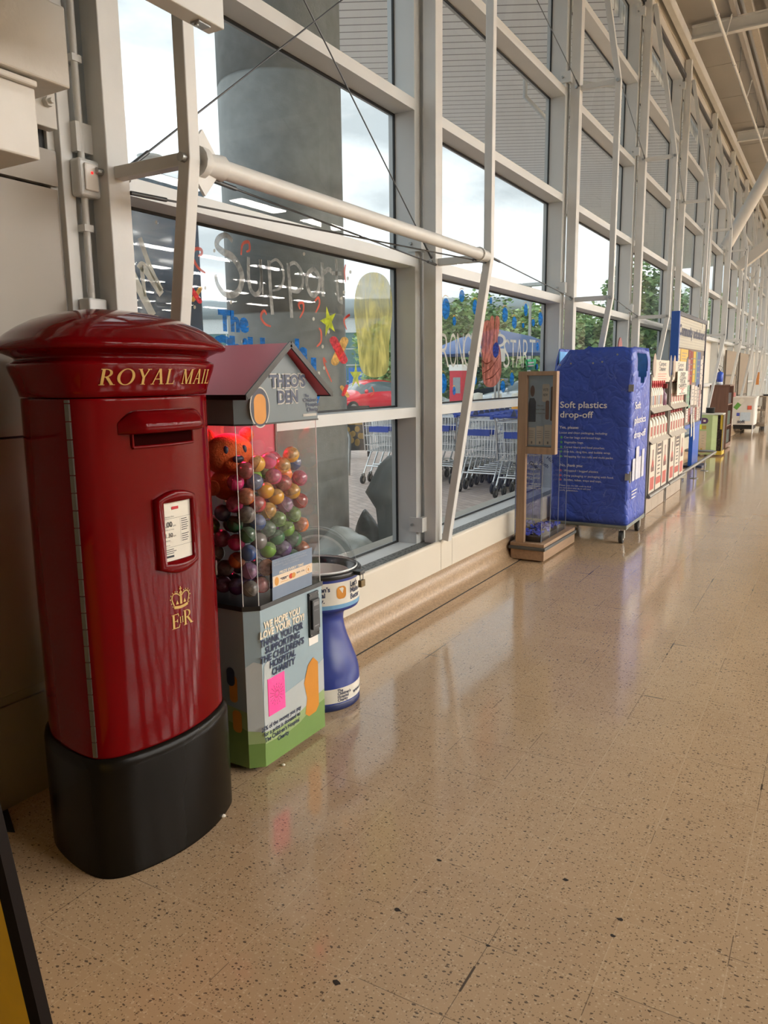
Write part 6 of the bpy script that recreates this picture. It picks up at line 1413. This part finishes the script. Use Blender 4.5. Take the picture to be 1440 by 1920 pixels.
# ================================================================== NOTICE BOARD
BLUEF = mat('blue_board_frame', '#2a56a8', .4, var=.05); HEAD = mat('pale_slatted_header', '#b2afa0', .5, var=.02)
bx, by0, by1 = -1.95, 11.40, 13.92
T = thing('notice_board', 'tall blue framed community notice board covered in papers', 'notice board', (bx - .05, (by0 + by1) / 2, 0))
b = MB(); b.box(bx - .11, bx, by0 - .02, by0 + .04, .72, 2.36); b.box(bx - .11, bx, by1 - .05, by1, .72, 2.36, 1); b.box(bx - .11, bx, by0, by1, 2.30, 2.36, 1); b.box(bx - .11, bx - .005, by0, by1, .68, .74); b.build('frame', [BLUEF, mat('dark_navy_edge', '#2a3348', .4)], T, bevel=.004)
b = MB(); b.box(bx - .10, bx - .02, by0 + .04, by1 - .05, .74, 1.88); b.build('pin_board', mat('grey_pin_board', '#7d746c', .8), T)
b = MB(); b.box(bx - .10, bx - .015, by0 + .04, by1 - .05, 1.88, 2.30)
for k in range(10): b.box(bx - .015, bx - .0135, by0 + .04, by1 - .05, 1.90 + .04 * k, 1.902 + .04 * k, 1)
b.build('header', [HEAD, GREYINK], T)
b = MB(); box_text(b, 'Community noticeboard', by0 + .08, by1 - .12, 2.05, .14, 0, bx - .012, 0, .05); b.build('lettering', NAVYINK, T)
for ya_, yb_ in ((by0 + .02, by0 + .32), (by1 - .62, by1)):
    b = MB(); b.box(bx - .09, bx - .03, ya_, yb_, .03, .70); b.build('leg', mat('bright_blue_panel', '#2258b8', .35), T); b = MB(); b.box(bx - .20, bx + .12, ya_ + .05, yb_ - .05, .0, .03); b.build('foot', mat('dark_blue_foot', '#22304e', .4), T)
rnd = random.Random(12); papers = []
cols = ['#d8c79c', '#cfae62', '#c9bfb2', '#8f4a44', '#b9b2ac', '#c9a94e', '#7d9a86', '#5a6a90', '#d0c8be', '#b98e8a', '#c4bcb4', '#9c93a0']
kinds = ['buff', 'tan', 'pale', 'brick red', 'pale grey', 'mustard', 'sage green', 'slate blue', 'cream', 'dusty pink', 'off white', 'lilac grey']
spec = [(11.48, 1.50, .18, .36, 0), (11.70, 1.62, .62, .24, 1), (11.70, 1.42, .28, .19, 2), (12.02, 1.42, .28, .18, 5), (12.36, 1.42, .2, .30, 9), (12.38, 1.73, .16, .13, 3), (12.58, 1.35, .20, .50, 3), (12.82, 1.38, .22, .47, 5), (13.06, 1.38, .12, .47, 6), (13.20, 1.30, .34, .55, 7), (13.58, 1.34, .14, .40, 8), (13.72, 1.25, .12, .55, 10),
        (11.62, 1.14, .26, .30, 8), (12.36, 1.05, .22, .34, 10), (12.62, 1.04, .20, .30, 4), (12.86, 1.03, .22, .31, 8), (13.12, 1.02, .24, .30, 2), (12.10, .99, .64, .35, 6), (13.42, .98, .14, .36, 4), (13.60, .95, .10, .30, 9), (12.40, .78, .18, .24, 8), (12.62, .78, .16, .22, 3), (12.82, .76, .18, .24, 11), (13.06, .76, .14, .22, 10), (13.26, .78, .14, .20, 3), (13.46, .76, .20, .22, 2), (13.70, .78, .14, .40, 4)]
for i, (y, z, w_, h_, c) in enumerate(spec):
    b = MB(); xx = bx - .019 + .0015 * (i % 3) if True else 0; b.box(xx, xx + .0015, y, y + w_, z, z + h_); f_ = xx + .0021
    for k in range(4): b.poly(rrect(y + w_ * .15, y + w_ * (.85 - .2 * (k % 2)), z + h_ * (.75 - .17 * k), z + h_ * (.79 - .17 * k), .002), (f_, 0, 0), Y, Z, 0, 1)
    b.build('notice', [mat('paper_' + kinds[c].replace(' ', '_'), cols[c], .8), GREYINK], label='%s paper pinned on the community notice board' % kinds[c], cat='notice', group='%s papers on the notice board' % kinds[c])
for (y, z, a, lab) in ((13.10, .52, .35, 'long pale strip leaflet drooping below the notice board'), (12.85, .60, .2, 'short pale leaflet drooping lower left of the notice board')):
    b = MB(); b.obox((bx + .006, y, z + .12), (.003, .09, .36), (a, 0, 0)); b.build('leaflet', PAPER, label=lab, cat='notice')
T = thing('grey_bin', 'grey upright bin half hidden behind the carpet cleaner shelves', 'bin', (-2.13, 12.4, 0))
b = MB(); b.loft([[Vector((x, y, z)) for x, y in rrect(-2.13 - w_, -2.13 + w_, 12.2 - w_ * 1.2, 12.2 + w_ * 1.2, .05, 4)] for w_, z in ((.13, .07), (.14, .45), (.14, .62), (.11, .66))]); b.build('body', mat('grey_bin_plastic', '#7c7e7d', .4), T)
b = MB(); b.box(-2.25, -2.01, 12.06, 12.34, 0, .07); b.build('base', BLACK, T)
T = thing('guard_rail', 'low tubular steel guard rail on the floor before the notice board', 'rail', (-1.80, 12.6, 0))
b = MB(); b.tube([(-1.735, 10.76, .195), (-1.735, 14.15, .195), (-1.75, 14.22, .195), (-1.78, 14.25, .195), (-2.24, 14.25, .195)], .022, 12); b.build('rail', ALU, T)
for y in (11.95, 12.97):
    b = MB(); b.tube([(-1.735, y, .195), (-1.735, y, .006)], .011, 8); b.lathe([(0, 0), (.06, 0), (.06, .006), (0, .008)], (-1.735, y, 0), 14); b.build('stanchion', ZINC, T)

# ================================================================== FAR END
RG = mat('recycling_green', '#a9bb86', .45, var=.03)
T = thing('battery_bin', 'pale green battery recycling bin with a purple letter D', 'recycling bin', (-1.98, 15.5, 0))
b = MB(); b.box(-2.24, -1.96, 15.32, 15.7, .03, .765); b.poly([(-1.96, 15.32), (-1.88, 15.38), (-1.88, 15.7), (-1.96, 15.7)], (0, 0, .03), X, Y, .735); b.build('body', RG, T, bevel=.004)
b = MB(); b.box(-2.24, -1.79, 15.33, 15.72, .765, .79); b.build('lid', mat('white_bin_lid', '#d6d4ca', .4), T, bevel=.004)
b = MB(); b.box(-1.885, -1.79, 15.40, 15.72, .10, .765)
b.build('battery_window', mat('heap_of_batteries', '#3a2f2a', .35, .2, var=1.2, scale=45), T)
b = MB(); b.box(-1.90, -1.78, 15.39, 15.73, .03, .10); b.box(-1.795, -1.785, 15.385, 15.40, .10, .765); b.box(-1.83, -1.785, 15.385, 15.395, .5, .765); b.build('yellow_trim', mat('yellow_bin_trim', '#c9ad3c', .45), T)
b = MB(); fy = 15.318
D_o = [(-2.16, .60), (-2.08, .60), (-2.045, .615), (-2.03, .655), (-2.045, .695), (-2.08, .71), (-2.16, .71)]
b.add([(x, fy, z) for x, z in D_o], [tuple(range(7))], 0); b.box(-2.115, -2.075, fy - .002, fy - .001, .637, .673, 1)
b.box(-2.17, -2.14, fy - .002, fy, .50, .585, 3); b.box(-2.13, -2.06, fy - .002, fy, .50, .57, 4); b.box(-2.17, -2.05, fy - .001, fy, .06, .47, 2)
for k in range(4): b.box(-2.13, -2.09, fy - .003, fy - .001, .38 - .05 * k, .385 - .05 * k, 5)
b.box(-2.14, -2.11, fy - .003, fy - .001, .07, .15, 4); b.build('front_print', [mat('purple_letter', '#5a3c62', .45), CREAM, mat('beige_print', '#c7b79c', .5), mat('neon_yellow_print', '#e0e23c', .5), mat('ochre_print', '#b79a4c', .5), GREYINK], T)
b = MB(); b.lathe([(.0, 0), (.075, 0), (.078, .09), (.080, .092), (.080, .10), (.0, .10)], (-2.03, 15.5, .79), 20); b.build('black_tub', BLACK, label='round black tub standing on the pale green battery bin', cat='tub')
CW = wood_mat('dark_walnut_board', '#6e5044', (14, 14, 1.2)); CWD = mat('dark_recess', '#1f1a19', .6)
T = thing('brown_cupboard', 'tall dark brown bookcase standing by the far windows', 'bookcase', (-2.05, 17.4, 0))
b = MB(); b.box(-2.24, -1.90, 16.98, 17.0, .02, 1.26); b.box(-2.24, -1.90, 17.78, 17.80, .02, 1.26); b.box(-2.26, -2.24, 16.98, 17.80, .02, 1.26); b.box(-2.24, -1.90, 17.0, 17.78, .02, .10); b.build('carcass', CW, T)
b = MB(); b.box(-2.26, -1.88, 16.96, 17.82, 1.26, 1.285); b.build('top', CW, T)
for z in (.45, .88):
    b = MB(); b.box(-2.24, -1.91, 17.0, 17.78, z, z + .02); b.build('shelf', CW, T)
for i, (z, h_, c, nm) in enumerate(((.47, .28, '#2f4a3c', 'green'), (.10, .26, '#3a4a44', 'dark green'), (.90, .22, '#26272c', 'black'))):
    for k in range(5):
        b = MB(); b.box(-2.20, -1.93, 17.05 + .14 * k, 17.16 + .14 * k, z + .001, z + h_); b.build('file_box', mat('file_' + nm.replace(' ', '_'), c, .5), label='%s box in the dark brown bookcase' % nm, cat='box', group='%s boxes in the bookcase' % nm)
T = thing('spray_cleaner', 'blue trigger bottle standing on top of the dark brown bookcase', 'bottle', (-2.11, 17.2, 1.285))
b = MB(); b.lathe([(.0, 0), (.06, 0), (.065, .04), (.055, .06)], (-2.11, 17.2, 1.285), 16); b.build('foot', mat('pale_blue_foot', '#cfd6e2', .4), T)
b = MB(); b.lathe([(.055, .06), (.065, .10), (.065, .24), (.02, .27), (.0, .27)], (-2.11, 17.2, 1.285), 16); b.build('body', mat('bright_blue_bottle', '#2c4fb4', .3), T)
b = MB(); b.tube([(-2.11, 17.2, 1.55), (-2.16, 17.2, 1.63), (-2.14, 17.2, 1.67)], .012, 8); b.tube([(-2.10, 17.2, 1.55), (-2.07, 17.2, 1.64), (-2.14, 17.2, 1.675)], .005, 6); b.build('nozzle', BLACK, T)
# white sack cage and stacked cages
T = thing('sack_cage', 'white sacked cage with a green leaflet and the word soft', 'roll cage', (-2.08, 22.2, 0))
b = MB(); b.loft([[Vector((x, y, z)) for x, y in rrect(-2.36 - e, -1.80 + e, 21.82 - e, 22.5 + e, .05, 4)] for e, z in ((0, .21), (.004, .4), (.0, .7), (.01, .88), (.02, .90))]); b.build('sack', mat('white_sack', '#d2cec8', .6, var=.05, scale=3, bump=.3, bscale=5), T)
b = MB(); b.box(-2.38, -1.78, 21.80, 22.52, .90, .93); b.build('rim', PWHITE, T, bevel=.005)
b = MB(); b.box(-2.36, -1.82, 21.85, 22.5, .10, .20); b.build('base_tray', BLACK, T)
for x in (-2.34, -1.84):
    b = MB(); b.tube([(x, 21.86, .0), (x, 21.86, .21)], .018, 8); b.build('leg', WHITE, T)
b = MB(); fy = 21.812
def R2(cx_, cz_, w_, h_, a, mi): c, s_ = math.cos(a), math.sin(a); b.add([(cx_ + (p * c - q * s_), fy - .002 * mi, cz_ + (p * s_ + q * c)) for p, q in ((-w_, -h_), (w_, -h_), (w_, h_), (-w_, h_))], [(0, 1, 2, 3)], mi)
R2(-2.21, .70, .055, .10, -.65, 0); R2(-2.13, .81, .055, .07, -.65, 1); R2(-1.93, .65, .05, .05, 0, 2); R2(-1.93, .675, .03, .02, 0, 1); R2(-2.02, .42, .12, .11, 0, 3); R2(-2.19, .475, .035, .04, 0, 4)
b.text('soft', .12, (-2.20, fy - .006, .255), X, Z, 5, .02); b.build('print', [mat('leaf_green_print', '#5f9a44', .5), PAPER, mat('coral_print', '#c95a48', .5), mat('pale_blue_wash', '#bccbd8', .6), mat('violet_print', '#4a55a8', .5), NAVYINK], T)
CG = mat('bronze_grey_cage', '#9a8c7c', .4, .4)
cg = None
for k in range(3):
    y = 22.75 + .34 * k
    if cg is None:
        cg = thing('empty_cage', 'x', 'roll cage', (-1.95, y, 0), 'empty cages beyond the white sack cage')
        b = MB()
        for i in range(10): b.tube([(-2.28 + .072 * i, y, .18), (-2.28 + .072 * i, y, .90)], .007, 6)
        for z in (.18, .54, .90): b.tube([(-2.28, y, z), (-1.63, y, z)], .010, 6)
        for i in range(4): b.tube([(-1.63, y + .07 * i, .18), (-1.63, y + .07 * i, .90)], .010, 6)
        b.build('wire_panel', CG, cg); b = MB(); b.box(-2.28, -1.62, y, y + .25, .12, .18); b.build('base', CG, cg)
        for x in (-2.2, -1.7):
            b = MB(); b.tube([(x - .015, y + .12, .06), (x + .015, y + .12, .06)], .06, 14); b.build('castor', RUBBER, cg)
        cg['label'] = 'empty grey wire cage just beyond the white sack cage'
    else: dup(cg, (-1.95, y, 0), 'empty grey wire cage, %s in line beyond the white sack cage' % ('', 'second', 'third')[k])
T = thing('wheelchair', 'folded wheelchair with dark wheels at the right edge', 'wheelchair', (-1.62, 24.4, 0))
b = MB()
for x in (-1.85, -1.40): b.tube([Vector((x, 24.4 + .29 * math.cos(2 * PI * k / 28), .30 + .29 * math.sin(2 * PI * k / 28))) for k in range(28)], .016, 8, closed=True)
b.build('wheel', RUBBER, T)
b = MB()
for x in (-1.82, -1.43): b.tube([(x, 24.2, .95), (x, 24.25, .55), (x, 24.75, .52), (x, 24.85, .12)], .013, 8); b.tube([(x, 24.4, .30), (x, 24.25, .55)], .013, 8)
b.tube([(-1.85, 24.4, .30), (-1.40, 24.4, .30)], .012, 8); b.build('frame', ZINC, T)
b = MB(); b.box(-1.82, -1.43, 24.25, 24.72, .50, .54); b.box(-1.82, -1.43, 24.21, 24.25, .54, .93); b.build('seat', BLACK, T)
# brown boards, small boxes, door leaf on the far windows
for i, (y0_, y1_, z0_, z1_, c, lab) in enumerate(((19.6, 21.9, .95, 2.05, '#857868', 'brown grey notice panel on the far wall, left one'), (22.4, 24.8, .42, 2.05, '#857868', 'brown grey door panel on the far wall, right one'))):
    T = thing('wall_panel', lab, 'panel', (-2.30, (y0_ + y1_) / 2, z0_)); b = MB(); b.box(-2.325, -2.300, y0_, y1_, z0_, z1_); b.build('board', mat('brown_grey_board', c, .6), T, bevel=.004)
    b = MB(); b.box(-2.30, -2.29, y0_, y0_ + .06, z0_, z1_); b.box(-2.30, -2.29, y1_ - .06, y1_, z0_, z1_); b.box(-2.30, -2.29, y0_, y1_, z0_ + .5, z0_ + .54); b.build('edge_strip', mat('dark_edge_strip', '#4e463f', .6), T)
b = MB(); b.box(-2.3, -2.15, 20.2, 20.6, .96, 1.06); b.build('red_case', mat('red_case', '#8f2f28', .5), label='dark red case behind the white sack cage', cat='case')
b = MB(); b.box(-2.33, -2.26, 16.22, 16.37, 2.36, 2.52); b.tube([(-2.30, 16.3, 2.52), (-2.30, 16.3, 5.2)], .012, 6); b.build('junction_box', PWHITE, label='white junction box with vertical conduit above the brown bookcase', cat='junction box')
b = MB(); b.box(-2.33, -2.25, 27.86, 28.0, 1.15, 1.55); b.build('orange_box', mat('tan_orange_box', '#b9793f', .5), label='small tan orange box on the far wall at the right edge', cat='box')

# ================================================================== FOREGROUND BITS
YEL = mat('yellow_sign_panel', (0.95, 0.62, 0.01), .4, var=.05)
pa, pb = px(14, 1610, 1, .70), px(88, 1920, 1, .70)
d = (pb - pa).normalized(); up = -d; foot = pb + d * ((pb.z - .012) / -d.z); topp = foot + up * .95
T = thing('a_board', 'yellow sign board in a dark frame cut off at the lower left', 'sign board', (foot.x - .25, .70, 0))
n_ = X.cross(up).normalized()
def AB(s0, s1, t0, t1, th, mi, mb, off=0): mb.poly([(s0, t0), (s1, t0), (s1, t1), (s0, t1)], foot + n_ * off, X, up, th, mi)
b = MB(); AB(-.035, 0, 0, .95, .02, 0, b, -.01); AB(-.60, -.565, 0, .95, .02, 0, b, -.01); AB(-.565, -.035, 0, .06, .02, 0, b, -.01); AB(-.565, -.035, .91, .95, .02, 0, b, -.01); b.build('frame', mat('dark_brown_frame', '#150d09', .6, spec=.1), T, bevel=.003)
b = MB(); AB(-.565, -.035, .06, .91, .006, 0, b, -.003); b.build('panel', YEL, T)
b = MB(); q = topp - X * .30; b.bar(q + Vector((-.25, .02, -.02)), Vector((q.x - .25, .62, .006)), .03, .02); b.bar(q + Vector((.2, -.02, -.02)), Vector((q.x + .2, .45, .01)), .03, .02); b.build('back_leg', BLACK, T)
b = MB(); q = px(8, 1562, 2, 0); b.add([(q.x - .08, q.y - .03, 0), (q.x + .03, q.y + .02, 0), (q.x - .08, q.y + .07, 0), (q.x - .08, q.y - .03, .03), (q.x - .08, q.y + .07, .03)], [(0, 2, 1), (3, 1, 4), (0, 1, 3), (1, 2, 4), (0, 3, 4, 2)]); b.build('floor_wedge', BLACK, label='small black wedge on the floor at the left edge', cat='wedge')
for (u, v, lab, s_) in ((418, 1532, 'crumpled white paper scrap beside the pillar box plinth', .010), (531, 1436, 'tiny white paper scrap before the toy machine', .008)):
    q = px(u, v, 2, 0); b = MB(); b.sphere((q.x, q.y, .005), s_, 7, 5, 0, (1.2, 1, .45)); b.build('paper_scrap', PAPER, label=lab, cat='litter')
rnd = random.Random(6)
for i, (u, v, s_, lab) in enumerate(((745, 1706, .013, 'dark chipped hole at the corner of a floor tile'), (823, 1613, .010, 'small chip at a floor tile corner, far end of the cracked joint'), (1060, 1650, .012, 'dark pitted nick in the middle of a floor tile'), (1163, 1724, .012, 'dark chip along the right side of the cracked tile'), (1150, 1755, .010, 'second dark chip lower along the cracked tile side'), (915, 1773, .008, 'dark chip at the middle tile joint'), (632, 1843, .014, 'dark chip at a tile corner near the bottom'), (882, 1253, .008, 'small black fleck on the shiny floor before the windows'), (1015, 1144, .008, 'black fleck on the floor near the wooden stand'))):
    q = px(u, v, 2, 0); b = MB(); n = 9; s_ *= .7; b.poly([(s_ * rnd.uniform(.5, 1.2) * math.cos(2 * PI * k / n) * 1.3, s_ * rnd.uniform(.4, 1.0) * math.sin(2 * PI * k / n)) for k in range(n)], (q.x, q.y, .0002), X, Y, .0006)
    b.build('floor_chip', mat('dark_floor_chip', '#241b14', .8), label=lab, cat='floor chip', group='chips in the floor tiles')

for o in list(bpy.data.objects):
    if '_o' in o: del o['_o']
